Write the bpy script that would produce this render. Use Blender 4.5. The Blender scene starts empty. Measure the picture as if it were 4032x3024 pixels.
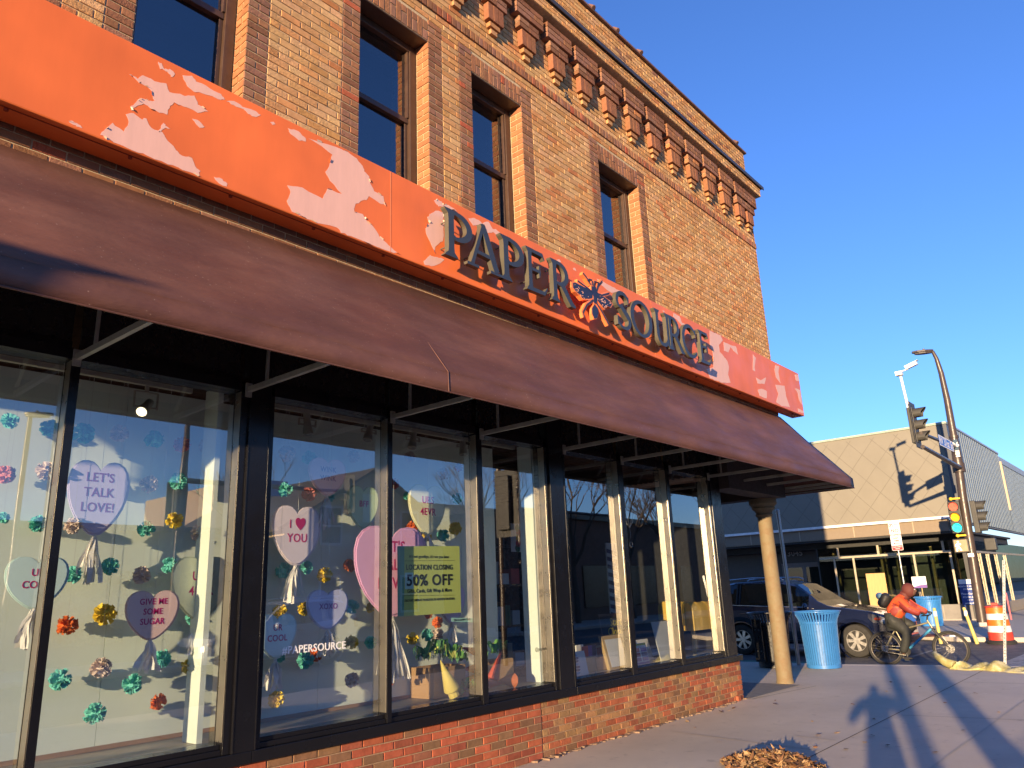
import bpy, math, random
from mathutils import Vector, Matrix
R_ = random.Random(7)
S = bpy.context.scene
COL = S.collection
rad = math.radians
# ---------------- camera, sky, sun, exposure
CAMR = Matrix(((0.6525709860878806, -0.17669871830216127, -0.7368369365515444),
               (-0.7567108617565202, -0.20233361958527657, -0.6216509706226198),
               (-0.039241954676289326, 0.9632438265236346, -0.26574687139699316)))
CAMZ = 1.6
cd = bpy.data.cameras.new('camera')
cam = bpy.data.objects.new('camera', cd)
COL.objects.link(cam)
cd.sensor_width = 36.0
cd.lens = 3000 / 4032 * 36
cd.clip_start = 0.05
cd.clip_end = 2000
cam.matrix_world = Matrix.Translation((0, 0, CAMZ)) @ CAMR.to_4x4()
S.camera = cam
SUND = Vector((1.0, 0.31, -0.119)).normalized()      # the way sunlight travels
wd = bpy.data.worlds.new('World')
S.world = wd
wd.use_nodes = True
nt = wd.node_tree
bg = nt.nodes['Background']
sky = nt.nodes.new('ShaderNodeTexSky')
sky.sky_type = 'NISHITA'
sky.sun_disc = False
sky.sun_elevation = math.asin(-SUND.z)
sky.sun_rotation = math.atan2(-SUND.x, -SUND.y)
sky.altitude = 250
sky.air_density = 1.0
sky.dust_density = 0.0
sky.ozone_density = 4.6
tn = nt.nodes.new('ShaderNodeVectorMath'); tn.operation = 'MULTIPLY'; tn.inputs[1].default_value = (0.97, 0.805, 0.97)
nt.links.new(sky.outputs[0], tn.inputs[0]); nt.links.new(tn.outputs[0], bg.inputs[0])
bg.inputs[1].default_value = 0.15
sl = bpy.data.lights.new('sun', 'SUN')
sl.energy = 4.3
sl.angle = rad(0.5)
sl.color = (1.0, 0.73, 0.43)
so = bpy.data.objects.new('sun', sl)
so.rotation_euler = (-SUND).to_track_quat('Z', 'Y').to_euler()
so.location = (-20, -10, 12)
COL.objects.link(so)
vs = S.view_settings
vs.view_transform = 'Standard'
vs.look = 'None'
vs.gamma = 1
vs.exposure = 1.48
S.render.film_transparent = False
cy = S.cycles
cy.max_bounces = 8
cy.transparent_max_bounces = 16
cy.caustics_reflective = False
cy.caustics_refractive = False
try:
    cy.use_denoising = True
except Exception:
    pass

# ---------------- pixel to place (photograph pixels, true distances)
def ray(px, py):
    return CAMR @ Vector((px - 2016, -(py - 1512), -3000.0))
CP = Vector((0, 0, CAMZ))
def PY(px, py, y):
    d = ray(px, py); return CP + d * (y / d.y)
def PX(px, py, x):
    d = ray(px, py); return CP + d * (x / d.x)
def PZ(px, py, z=0.0):
    d = ray(px, py); return CP + d * ((z - CAMZ) / d.z)

# ---------------- mesh builder
class MB:
    def __init__(s):
        s.v = []; s.f = []; s.m = []; s.c = []
    def add(s, vs_, fs, m=0, c=None):
        b = len(s.v)
        s.v += [tuple(p) for p in vs_]
        for f in fs:
            s.f.append(tuple(b + i for i in f)); s.m.append(m); s.c.append(c)
        return s
    def quad(s, a, b, c, d, m=0, col=None):
        return s.add((a, b, c, d), ((0, 1, 2, 3),), m, col)
    def box(s, x0, x1, y0, y1, z0, z1, m=0, c=None):
        return s.add(((x0, y0, z0), (x1, y0, z0), (x1, y1, z0), (x0, y1, z0), (x0, y0, z1), (x1, y0, z1), (x1, y1, z1), (x0, y1, z1)),
                     ((0, 3, 2, 1), (4, 5, 6, 7), (0, 1, 5, 4), (1, 2, 6, 5), (2, 3, 7, 6), (3, 0, 4, 7)), m, c)
    def obox(s, o, u, v, w, m=0, c=None):       # corner o, edge vectors u v w
        o = Vector(o); u = Vector(u); v = Vector(v); w = Vector(w)
        if u.cross(v).dot(w) < 0: u, v = v, u
        P = [o, o + u, o + u + v, o + v, o + w, o + u + w, o + u + v + w, o + v + w]
        return s.add(P, ((0, 3, 2, 1), (4, 5, 6, 7), (0, 1, 5, 4), (1, 2, 6, 5), (2, 3, 7, 6), (3, 0, 4, 7)), m, c)
    def bar(s, a, b, w, h, m=0, up=(0, 0, 1), c=None):     # rectangular bar from a to b
        a = Vector(a); b = Vector(b); d = (b - a).normalized()
        sd = d.cross(Vector(up))
        if sd.length < 1e-4: sd = d.cross(Vector((1, 0, 0)))
        sd.normalize(); u2 = sd.cross(d).normalized()
        return s.obox(a - sd * w / 2 - u2 * h / 2, sd * w, u2 * h, b - a, m, c)
    def tube(s, pts, rs, n=8, m=0, caps=True, c=None):
        pts = [Vector(p) for p in pts]
        if not isinstance(rs, (list, tuple)): rs = [rs] * len(pts)
        b = len(s.v); nrm = None
        for i, p in enumerate(pts):
            t = (pts[min(i + 1, len(pts) - 1)] - pts[max(i - 1, 0)]).normalized()
            if nrm is None:
                nrm = t.cross(Vector((0, 0, 1)))
                if nrm.length < 1e-3: nrm = t.cross(Vector((1, 0, 0)))
            nrm = (nrm - t * nrm.dot(t)).normalized(); bn = t.cross(nrm)
            for k in range(n):
                a = 2 * math.pi * k / n
                s.v.append(tuple(p + (nrm * math.cos(a) + bn * math.sin(a)) * rs[i]))
        for i in range(len(pts) - 1):
            for k in range(n):
                k2 = (k + 1) % n
                s.f.append((b + i * n + k, b + i * n + k2, b + (i + 1) * n + k2, b + (i + 1) * n + k)); s.m.append(m); s.c.append(c)
        if caps:
            s.f.append(tuple(b + k for k in reversed(range(n)))); s.m.append(m); s.c.append(c)
            e = b + (len(pts) - 1) * n
            s.f.append(tuple(e + k for k in range(n))); s.m.append(m); s.c.append(c)
        return s
    def lathe(s, prof, o=(0, 0, 0), n=24, m=0, ax='z', caps=True, c=None):
        b = len(s.v); o = Vector(o)
        for (r, h) in prof:
            for k in range(n):
                a = 2 * math.pi * k / n; x = r * math.cos(a); y = r * math.sin(a)
                s.v.append(tuple(o + (Vector((x, y, h)) if ax == 'z' else Vector((h, x, y)) if ax == 'x' else Vector((x, h, -y)))))
        for i in range(len(prof) - 1):
            for k in range(n):
                k2 = (k + 1) % n
                s.f.append((b + i * n + k, b + i * n + k2, b + (i + 1) * n + k2, b + (i + 1) * n + k)); s.m.append(m); s.c.append(c)
        if caps:
            s.f.append(tuple(b + k for k in reversed(range(n)))); s.m.append(m); s.c.append(c)
            e = b + (len(prof) - 1) * n
            s.f.append(tuple(e + k for k in range(n))); s.m.append(m); s.c.append(c)
        return s
    def torus(s, o, R, r, ax='x', n=32, k=8, m=0, sy=1.0):
        b = len(s.v); o = Vector(o)
        for i in range(n):
            a = 2 * math.pi * i / n
            for j in range(k):
                t = 2 * math.pi * j / k
                q = R + r * math.cos(t); h = r * sy * math.sin(t)
                x = q * math.cos(a); y = q * math.sin(a)
                s.v.append(tuple(o + (Vector((h, x, y)) if ax == 'x' else Vector((x, y, h)) if ax == 'z' else Vector((x, h, y)))))
        for i in range(n):
            for j in range(k):
                i2 = (i + 1) % n; j2 = (j + 1) % k
                s.f.append((b + i * k + j, b + i2 * k + j, b + i2 * k + j2, b + i * k + j2)); s.m.append(m); s.c.append(None)
        return s
    def ball(s, o, r, n=12, k=8, m=0, sc=(1, 1, 1)):
        prof = [(max(1e-4, math.sin(math.pi * i / k)), -math.cos(math.pi * i / k)) for i in range(k + 1)]
        b = len(s.v)
        s.lathe(prof, (0, 0, 0), n, m)
        for i in range(b, len(s.v)):
            p = s.v[i]
            s.v[i] = (o[0] + p[0] * r * sc[0], o[1] + p[1] * r * sc[1], o[2] + p[2] * r * sc[2])
        return s
    def ext(s, poly, fn, d, m=0, ms=None, c=None):      # flat outline through fn(u,v)->3D, pushed along d
        P = [Vector(fn(*p)) for p in poly]; d = Vector(d); n = len(P)
        nv = Vector((0, 0, 0))
        for i in range(n): nv += P[i].cross(P[(i + 1) % n])
        if nv.dot(d) > 0: P = P[::-1]
        b = len(s.v)
        s.v += [tuple(p) for p in P] + [tuple(p + d) for p in P]
        s.f.append(tuple(range(b, b + n))); s.m.append(m); s.c.append(c)
        s.f.append(tuple(b + n + i for i in reversed(range(n)))); s.m.append(m); s.c.append(c)
        for i in range(n):
            j = (i + 1) % n
            s.f.append((b + i, b + n + i, b + n + j, b + j)); s.m.append(m if ms is None else ms); s.c.append(c)
        return s
    def obj(s, name, mats, parent=None, smooth=None, bevel=0, loc=None):
        me = bpy.data.meshes.new(name)
        me.from_pydata(s.v, [], s.f)
        if not isinstance(mats, (list, tuple)): mats = [mats]
        for q in mats: me.materials.append(q)
        me.polygons.foreach_set('material_index', s.m)
        if any(c is not None for c in s.c):
            at = me.color_attributes.new('Tint', 'FLOAT_COLOR', 'CORNER')
            buf = []
            for f, c in zip(s.f, s.c):
                c = c or (1, 1, 1); buf += (c[0], c[1], c[2], 1.0) * len(f)
            at.data.foreach_set('color', buf)
        if smooth is not None:
            me.shade_smooth()
            if smooth < 179: me.set_sharp_from_angle(angle=rad(smooth))
        me.update()
        o = bpy.data.objects.new(name, me)
        COL.objects.link(o)
        if bevel:
            bm_ = o.modifiers.new('edge', 'BEVEL'); bm_.width = bevel; bm_.segments = 2; bm_.limit_method = 'ANGLE'; bm_.angle_limit = rad(50)
        if loc: o.location = loc
        if parent: par(o, parent)
        return o

def par(o, p):
    o.parent = p
    if p.parent is None and p.type == 'EMPTY':
        o.matrix_parent_inverse = p.matrix_basis.inverted()
def tag(o, label=None, cat=None, group=None, kind=None):
    if label: o['label'] = label
    if cat: o['category'] = cat
    if group: o['group'] = group
    if kind: o['kind'] = kind
    return o
def thing(name, label, cat, loc=(0, 0, 0), group=None, rz=0):
    o = bpy.data.objects.new(name, None)
    o.empty_display_size = 0.1
    o.location = loc; o.rotation_euler = (0, 0, rz)
    COL.objects.link(o)
    return tag(o, label, cat, group)
def dup(o, parent=None):
    c = o.copy(); COL.objects.link(c)
    if parent: c.parent = parent
    for ch in list(o.children): dup(ch, c)
    return c

# ---------------- materials
def nd(t, k, **kw):
    n = t.nodes.new(k)
    for a, b in kw.items(): setattr(n, a, b)
    return n
def mat(name, col, rough=0.6, metal=0.0, var=0.12, scale=6.0, bump=0.0, bscale=60.0, spec=0.5, tint=False, coat=0.0, emit=None, es=1.0, rvar=0.1, col2=None, stretch=None, det=4.0):
    m = bpy.data.materials.new(name); m.use_nodes = True
    t = m.node_tree; p = t.nodes['Principled BSDF']; L = t.links.new
    tc = nd(t, 'ShaderNodeTexCoord'); src = tc.outputs['Object']
    if stretch:
        mp = nd(t, 'ShaderNodeMapping'); mp.inputs['Scale'].default_value = stretch; L(src, mp.inputs[0]); src = mp.outputs[0]
    ns = nd(t, 'ShaderNodeTexNoise'); ns.inputs['Scale'].default_value = scale; ns.inputs['Detail'].default_value = det; ns.inputs['Roughness'].default_value = 0.62
    L(src, ns.inputs['Vector'])
    if tint:
        at = nd(t, 'ShaderNodeAttribute'); at.attribute_name = 'Tint'; base = at.outputs['Color']
    else:
        rg = nd(t, 'ShaderNodeRGB'); rg.outputs[0].default_value = (*col, 1); base = rg.outputs[0]
    if col2:
        mx0 = nd(t, 'ShaderNodeMix', data_type='RGBA'); rp = nd(t, 'ShaderNodeValToRGB')
        rp.color_ramp.elements[0].position = 0.42; rp.color_ramp.elements[1].position = 0.62
        L(ns.outputs['Fac'], rp.inputs[0]); L(rp.outputs[0], mx0.inputs[0]); L(base, mx0.inputs[6]); mx0.inputs[7].default_value = (*col2, 1); base = mx0.outputs[2]
    if var:
        mr = nd(t, 'ShaderNodeMapRange'); mr.inputs[1].default_value = 0.25; mr.inputs[2].default_value = 0.75
        mr.inputs[3].default_value = 1 - var; mr.inputs[4].default_value = 1 + var
        L(ns.outputs['Fac'], mr.inputs[0])
        mx = nd(t, 'ShaderNodeVectorMath', operation='SCALE'); L(base, mx.inputs[0]); L(mr.outputs[0], mx.inputs['Scale']); base = mx.outputs[0]
    L(base, p.inputs['Base Color'])
    p.inputs['Metallic'].default_value = metal
    p.inputs['Specular IOR Level'].default_value = spec
    p.inputs['Coat Weight'].default_value = coat
    if rvar:
        r2 = nd(t, 'ShaderNodeMapRange'); r2.inputs[1].default_value = 0.3; r2.inputs[2].default_value = 0.7
        r2.inputs[3].default_value = max(0.02, rough - rvar); r2.inputs[4].default_value = min(1, rough + rvar)
        n2 = nd(t, 'ShaderNodeTexNoise'); n2.inputs['Scale'].default_value = scale * 2.7; n2.inputs['Detail'].default_value = 3
        L(src, n2.inputs['Vector']); L(n2.outputs['Fac'], r2.inputs[0]); L(r2.outputs[0], p.inputs['Roughness'])
    else:
        p.inputs['Roughness'].default_value = rough
    if bump:
        n3 = nd(t, 'ShaderNodeTexNoise'); n3.inputs['Scale'].default_value = bscale; n3.inputs['Detail'].default_value = 5; n3.inputs['Roughness'].default_value = 0.65
        L(src, n3.inputs['Vector'])
        b = nd(t, 'ShaderNodeBump'); b.inputs['Strength'].default_value = 1.0; b.inputs['Distance'].default_value = bump
        L(n3.outputs['Fac'], b.inputs['Height']); L(b.outputs[0], p.inputs['Normal'])
    if emit:
        p.inputs['Emission Color'].default_value = (*emit, 1); p.inputs['Emission Strength'].default_value = es
    return m
def glass(name, tint=(0.92, 0.96, 0.95), r0=0.045, power=5.0, wob=0.0):
    m = bpy.data.materials.new(name); m.use_nodes = True
    t = m.node_tree; L = t.links.new
    t.nodes.remove(t.nodes['Principled BSDF']); out = t.nodes['Material Output']
    tr = nd(t, 'ShaderNodeBsdfTransparent'); tr.inputs[0].default_value = (*tint, 1)
    gl = nd(t, 'ShaderNodeBsdfGlossy'); gl.inputs['Roughness'].default_value = 0.0
    lw = nd(t, 'ShaderNodeLayerWeight'); lw.inputs['Blend'].default_value = 0.5
    pw = nd(t, 'ShaderNodeMath', operation='POWER'); pw.inputs[1].default_value = power
    ma = nd(t, 'ShaderNodeMath', operation='MULTIPLY_ADD'); ma.inputs[1].default_value = 1 - r0; ma.inputs[2].default_value = r0
    L(lw.outputs['Facing'], pw.inputs[0]); L(pw.outputs[0], ma.inputs[0])
    gm = nd(t, 'ShaderNodeNewGeometry'); fr = nd(t, 'ShaderNodeMath', operation='SUBTRACT'); fr.inputs[0].default_value = 1; L(gm.outputs['Backfacing'], fr.inputs[1])
    mf = nd(t, 'ShaderNodeMath', operation='MULTIPLY'); L(ma.outputs[0], mf.inputs[0]); L(fr.outputs[0], mf.inputs[1])
    mx = nd(t, 'ShaderNodeMixShader'); L(mf.outputs[0], mx.inputs[0]); L(tr.outputs[0], mx.inputs[1]); L(gl.outputs[0], mx.inputs[2]); L(mx.outputs[0], out.inputs[0])
    if wob:
        tc = nd(t, 'ShaderNodeTexCoord'); n3 = nd(t, 'ShaderNodeTexNoise'); n3.inputs['Scale'].default_value = 1.6; n3.inputs['Detail'].default_value = 1
        L(tc.outputs['Object'], n3.inputs['Vector'])
        b = nd(t, 'ShaderNodeBump'); b.inputs['Distance'].default_value = wob; L(n3.outputs['Fac'], b.inputs['Height']); L(b.outputs[0], gl.inputs['Normal'])
    return m

def stain(m, scale, amt, stretch=(1, 1, 1)):
    # broad uneven weathering over a finished material
    t = m.node_tree; p = t.nodes['Principled BSDF']; L = t.links.new; lk = p.inputs['Base Color'].links[0].from_socket
    tc = nd(t, 'ShaderNodeTexCoord'); mp = nd(t, 'ShaderNodeMapping'); mp.inputs['Scale'].default_value = stretch; L(tc.outputs['Object'], mp.inputs[0])
    ns = nd(t, 'ShaderNodeTexNoise'); ns.inputs['Scale'].default_value = scale; ns.inputs['Detail'].default_value = 7; ns.inputs['Roughness'].default_value = .65; L(mp.outputs[0], ns.inputs['Vector'])
    mr = nd(t, 'ShaderNodeMapRange'); mr.inputs[1].default_value = .3; mr.inputs[2].default_value = .7; mr.inputs[3].default_value = 1 - amt; mr.inputs[4].default_value = 1 + amt * .7; L(ns.outputs['Fac'], mr.inputs[0])
    mx = nd(t, 'ShaderNodeVectorMath', operation='SCALE'); L(lk, mx.inputs[0]); L(mr.outputs[0], mx.inputs['Scale']); L(mx.outputs[0], p.inputs['Base Color'])
# ---------------- writing
FX = Matrix(((1, 0, 0), (0, 0, -1), (0, 1, 0)))           # text that faces the street (-y)
FY = Matrix(((0, 0, -1), (-1, 0, 0), (0, 1, 0)))          # text that faces -x
def text(s, size, at, m, name='lettering', parent=None, bold=0.0, face=FX, align='CENTER', ext=0.0008, tilt=0.0, sx=1.0, rot=None):
    cu = bpy.data.curves.new(name, 'FONT'); cu.body = s; cu.size = size; cu.align_x = align; cu.align_y = 'CENTER'
    cu.extrude = ext; cu.offset = bold; cu.resolution_u = 3; cu.space_line = 1.15; cu.space_character = 1.06
    o = bpy.data.objects.new(name, cu); COL.objects.link(o)
    dg = bpy.context.evaluated_depsgraph_get(); dg.update()
    me = bpy.data.meshes.new_from_object(o.evaluated_get(dg))
    bpy.data.objects.remove(o); bpy.data.curves.remove(cu)
    me.name = name; me.materials.clear(); me.materials.append(m)
    mt = Matrix.Translation(Vector(at)) @ (rot or face).to_4x4() @ Matrix.Rotation(tilt, 4, 'Z') @ Matrix.Diagonal((sx, 1, 1, 1))
    me.transform(mt)
    o2 = bpy.data.objects.new(name, me); COL.objects.link(o2)
    if parent: par(o2, parent)
    return o2
K = 1344 / 2212
Q = 672 / 2212
# ================= materials
def brickmat(name, bump=0.004):
    m = mat(name, (0.4, 0.2, 0.1), 0.85, var=0.22, scale=14, tint=True, spec=0.2, bump=bump, bscale=48, rvar=0.08)
    return m
m_brick = brickmat('rough_brick', 0.009)
m_bricks = brickmat('smooth_brick', 0.0025)
m_mort = mat('mortar', (0.50, 0.38, 0.24), 0.95, var=0.25, scale=25, bump=0.003, bscale=150, spec=0.1)
m_black = mat('black_aluminium', (0.0075, 0.0075, 0.0095), 0.24, var=0.15, scale=3, spec=0.35, rvar=0.05)
m_alu = mat('bare_aluminium', (0.36, 0.33, 0.27), 0.3, metal=0.9, var=0.05, scale=4, rvar=.04)
m_bronze = mat('bronze_frame', (0.065, 0.036, 0.024), 0.4, var=0.2, scale=8)
m_glass = glass('shop_glass', tint=(0.97, 0.99, 0.985), r0=0.29, wob=0.0006)
m_glassd = glass('upper_glass', tint=(0.55, 0.62, 0.7), r0=0.28, wob=0.0006)
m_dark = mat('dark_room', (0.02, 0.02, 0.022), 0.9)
m_spand = mat('dark_spandrel', (0.012, 0.011, 0.012), 0.25)
m_metalstrip = mat('cornice_metal', (0.06, 0.055, 0.06), 0.45, metal=0.3)
m_cop = mat('clay_coping', (0.16, 0.08, 0.055), 0.6, var=0.3, bump=0.004)
m_blind = mat('window_shade', (0.10, 0.11, 0.13), 0.8, stretch=(1, 1, 18), scale=4)
LIGHT = [(0.52, 0.285, 0.12), (0.55, 0.32, 0.145), (0.46, 0.235, 0.09), (0.54, 0.265, 0.105), (0.50, 0.285, 0.13), (0.57, 0.34, 0.165)]
ORNG = (0.45, 0.18, 0.07)
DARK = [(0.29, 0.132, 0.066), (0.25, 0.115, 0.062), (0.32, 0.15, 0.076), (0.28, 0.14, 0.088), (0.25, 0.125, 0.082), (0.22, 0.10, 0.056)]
REDB = (0.38, 0.10, 0.05)
def ctint(c, j=0.09):
    f = 1 + R_.uniform(-j, j); return (c[0] * f, c[1] * f * (1 + R_.uniform(-.05, .05)), c[2] * f)
def lightc():
    return ctint(ORNG if R_.random() < 0.06 else R_.choice(LIGHT))
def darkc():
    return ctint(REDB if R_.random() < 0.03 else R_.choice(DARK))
def brick(mb, o, u, n, u0, u1, z0, z1, col, g=0.0055, dep=0.011, m=0, out=0.0):
    o = Vector(o); u = Vector(u); n = Vector(n); up = Vector((0, 0, 1))
    a, b, c, d = u0 + g, u1 - g, z0 + g, z1 - g
    p = R_.uniform(-.0015, .002) + out; e = 0.0035
    pk = [R_.uniform(-.0012, .0012) for _ in range(4)]
    A = [(a, c), (b, c), (b, d), (a, d)]
    B = [(a + e, c + e), (b - e, c + e), (b - e, d - e), (a + e, d - e)]
    P = [o + u * q[0] + up * q[1] - n * dep for q in A] + [o + u * q[0] + up * q[1] + n * (p - .003) for q in A] + [o + u * q[0] + up * q[1] + n * (p + pk[i]) for i, q in enumerate(B)]
    F = [(8, 9, 10, 11)] + [(i, (i + 1) % 4, 4 + (i + 1) % 4, 4 + i) for i in range(4)] + [(4 + i, 4 + (i + 1) % 4, 8 + (i + 1) % 4, 8 + i) for i in range(4)]
    if u.cross(up).dot(n) < 0: F = [tuple(reversed(f)) for f in F]
    mb.add(P, F, m, col)
def run(mb, o, u, n, u0, u1, z0, z1, colf, L=0.205, off=0.0, m=0, mfun=None, out=0.0):
    x = u0 + (off - L if off > 0 else 0)
    while x < u1 - 0.02:
        a = max(x, u0); b = min(x + L, u1)
        if u1 - b < 0.035: b = u1
        if b - a > 0.03: brick(mb, o, u, n, a, b, z0, z1, colf(), m=(mfun() if mfun else m), out=out)
        x += L
        if b == u1: break

# ================= the brick building
bld = thing('brick_building', 'two storey tan brick corner shop building with corbelled cornice and black shopfront', 'building', (6, 5.3, 0))
YW = 5.0
WINS = [(0.28, 1.15), (1.833, 2.70), (3.872, 4.765), (5.441, 6.31), (7.965, 9.0)]
WT, LT = 7.335, 7.58
H = 0.0718
Z0 = 4.0
w = MB()
rmix = lambda: 0 if R_.random() < 0.8 else 1
NX = Vector((0, -1, 0)); UX = Vector((1, 0, 0))
XR = 13.32
nrow = int(round((7.755 - Z0) / H)); H = (7.755 - Z0) / nrow
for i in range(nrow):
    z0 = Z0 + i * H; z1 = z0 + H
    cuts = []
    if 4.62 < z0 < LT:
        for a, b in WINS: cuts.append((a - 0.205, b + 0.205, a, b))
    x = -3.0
    dk_ = z0 + .036 < 4.62  # rows under the sign: dark brick, with the sign's shade put into it
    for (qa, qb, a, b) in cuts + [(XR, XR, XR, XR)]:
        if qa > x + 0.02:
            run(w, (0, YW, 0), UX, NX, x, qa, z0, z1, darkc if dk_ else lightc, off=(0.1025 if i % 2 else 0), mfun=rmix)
        if qa == XR: break
        for (p, r) in ((qa, a), (b, qb)):
            if i % 2: brick(w, (0, YW, 0), UX, NX, p, r, z0, z1, darkc(), m=0)
            else:
                for h in (0, 1): brick(w, (0, YW, 0), UX, NX, p + h * .1025, p + h * .1025 + .1025, z0, z1, darkc(), m=1)
        # reveal on the right of the opening
        if z0 < WT - .02:
            if i % 2: brick(w, (b, YW, 0), (0, 1, 0), (-1, 0, 0), 0, .184, z0, min(z1, WT), ctint((0.33, 0.135, 0.065)), m=1)
            else:
                for h in (0, 1): brick(w, (b, YW, 0), (0, 1, 0), (-1, 0, 0), h * .092, h * .092 + .092, z0, min(z1, WT), ctint((0.36, 0.16, 0.075)), m=1)
        x = qb
# soldier lintels
for a, b in WINS:
    n = int(round((b - a) / 0.0745)); s = (b - a) / n
    for k in range(n):
        if k % 2 == 0: brick(w, (0, YW, 0), UX, NX, a + k * s, a + k * s + s, WT, LT, darkc())
        else:
            c = R_.choice((.5, .62)); zm = WT + (LT - WT) * c
            brick(w, (0, YW, 0), UX, NX, a + k * s, a + k * s + s, WT, zm, darkc(), m=1); brick(w, (0, YW, 0), UX, NX, a + k * s, a + k * s + s, zm, LT, darkc(), m=1)
# frieze above the string course up to the band
z = 7.875; i = 0
while z < 8.84:
    run(w, (0, YW, 0), UX, NX, -3, XR, z, min(z + .0715, 8.86), lightc, off=(0.1025 if i % 2 else 0), mfun=rmix); z += .0715; i += 1
# band over the corbels, parapet
for i in range(3):
    run(w, (0, 4.82, 0), UX, NX, -3, 13.46, 8.86 + i * .066, 8.926 + i * .066, lightc, off=(0.1025 if i % 2 else 0), mfun=rmix)
for i in range(10):
    run(w, (0, YW, 0), UX, NX, -3, XR, 9.11 + i * .0715, 9.11 + (i + 1) * .0715, (lambda: darkc() if R_.random() < .06 else lightc()), off=(0.1025 if i % 2 else 0), mfun=rmix)
# mortar body (butted pieces, 8 mm behind the brick faces)
M_ = 2; yb = YW + .008; xe = XR - .004
def mslab(x0, x1, z0, z1, y0=yb, y1=5.6): w.box(x0, x1, y0, y1, z0, z1, M_, (1, 1, 1))
edges = [-3.0] + [q for ab in WINS for q in (ab[0], ab[1] + .008)] + [xe]
ZS = 4.64
for i in range(0, len(edges), 2): mslab(edges[i], edges[i + 1], ZS, WT)
mslab(-3, xe, Z0, ZS)
mslab(-3, xe, WT, 9.83)
w.box(-3, 13.452, 4.828, yb - .0001, 8.862, 9.058, M_, (1, 1, 1))
# plain side and rear of the block
m_side = mat('side_brickwork', (0.36, 0.2, 0.1), 0.9, var=0.3, scale=9, bump=.01)
wall = w.obj('brick_wall', [m_brick, m_bricks, m_mort], bld)
sw = MB(); sw.box(-3, 13.3, 5.601, 24, 4.0, 9.8); sw.box(11.1, 13.3, 5.6, 24, 3.31, 3.999)
sw.obj('side_wall', m_side, bld)
# string course
sc_ = MB()
k = int((XR + 3) / 0.0742); s = (XR + 3) / k
for i in range(k):
    brick(sc_, (0, YW, 0), UX, NX, -3 + i * s, -3 + i * s + s, 7.757, 7.873, darkc() if R_.random() < .85 else ctint((0.33, .11, .06)), out=0.014, m=R_.choice((0, 1)), dep=.006)
sc_.obj('string_course', [m_brick, m_bricks], bld)
# corbels
def corbel():
    c = MB()
    def row(u0, u1, z0, z1, pr, n, cf, vert=False):
        ww = (u1 - u0) / n
        for k in range(n):
            col = cf(); a = u0 + k * ww + .004; b = u0 + (k + 1) * ww - .004
            c.box(a, b, -pr + R_.uniform(-.003, .003), -.004, z0 + .004, z1 - .004, 0, col)
    for j in range(3):
        sp = (2, 3)[j % 2]
        row(0, .54, .56 + j * .077, .56 + (j + 1) * .077, .125, sp, darkc)
    for j in range(2):
        row(.075, .465, .40 + j * .075, .40 + (j + 1) * .075, .10, 2, lambda: ctint(R_.choice(DARK + [ORNG])))
    row(.13, .41, .165, .395, .085, 3, lambda: ctint((0.27, .115, .06)))
    row(.175, .365, .09, .16, .06, 1, lambda: ctint((0.40, .2, .09)))
    row(.21, .33, .015, .085, .042, 1, lambda: ctint((0.46, .25, .12)))
    c.box(.012, .53, -.114, -.0035, .568, .785, 1, (1, 1, 1)); c.box(.085, .455, -.09, -.0035, .41, .56, 1, (1, 1, 1)); c.box(.14, .40, -.075, -.0035, .18, .40, 1, (1, 1, 1))
    return c
protos = [corbel().obj('corbel', [m_brick, m_mort], None, bevel=.003) for _ in range(4)]
for i in range(17):
    o = protos[i] if i < 4 else dup(protos[R_.randrange(4)])
    o.location = (13.0 - .6215 * i - (.23 if i == 0 else 0), YW, 8.0 + (.0)); par(o, bld)
# cornice strip, coping
cs = MB(); cs.box(-3, 13.55, 4.795, 4.999, 9.06, 9.085); cs.box(-3, 13.56, 4.78, 4.794, 9.035, 9.10); cs.ext([(4.795, 9.086), (4.99, 9.086), (4.99, 9.2)], lambda a, b: (-3, a, b), (16.54, 0, 0))
cs.obj('cornice_strip', m_metalstrip, bld)
cp = MB(); cp.ext([(4.955, 9.832), (5.62, 9.832), (5.62, 9.87), (5.28, 9.93), (4.955, 9.87)], lambda a, b: (-3, a, b), (16.38, 0, 0))
for px, py in ((1900 + 1440 * Q, 190 * Q), (1900 + 1755 * Q, 490 * Q), (1900 + 2060 * Q, 760 * Q), (2600 + 990 * Q, 500 + 200 * Q)):
    x = PY(px, py, 4.95).x; cp.tube([(x, 4.94, 9.86), (x, 5.0, 9.92), (x, 5.3, 9.95)], .045, 8)
for x in (4.2, 3.0, 1.8, .6): cp.tube([(x, 4.94, 9.86), (x, 5.0, 9.92), (x, 5.3, 9.95)], .045, 8)
cp.obj('coping', m_cop, bld, bevel=.008)
hk = MB(); p = PY(1600 + 2075 * Q, 200 + 580 * Q, 4.97); hk.torus((p.x, p.y, p.z + .02), .024, .008, 'y', 14, 6); hk.tube([(p.x, 5.0, p.z - .01), (p.x, 4.95, p.z - .012)], .014)
hk.obj('eye_bolt', m_metalstrip, bld, smooth=60)

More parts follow.
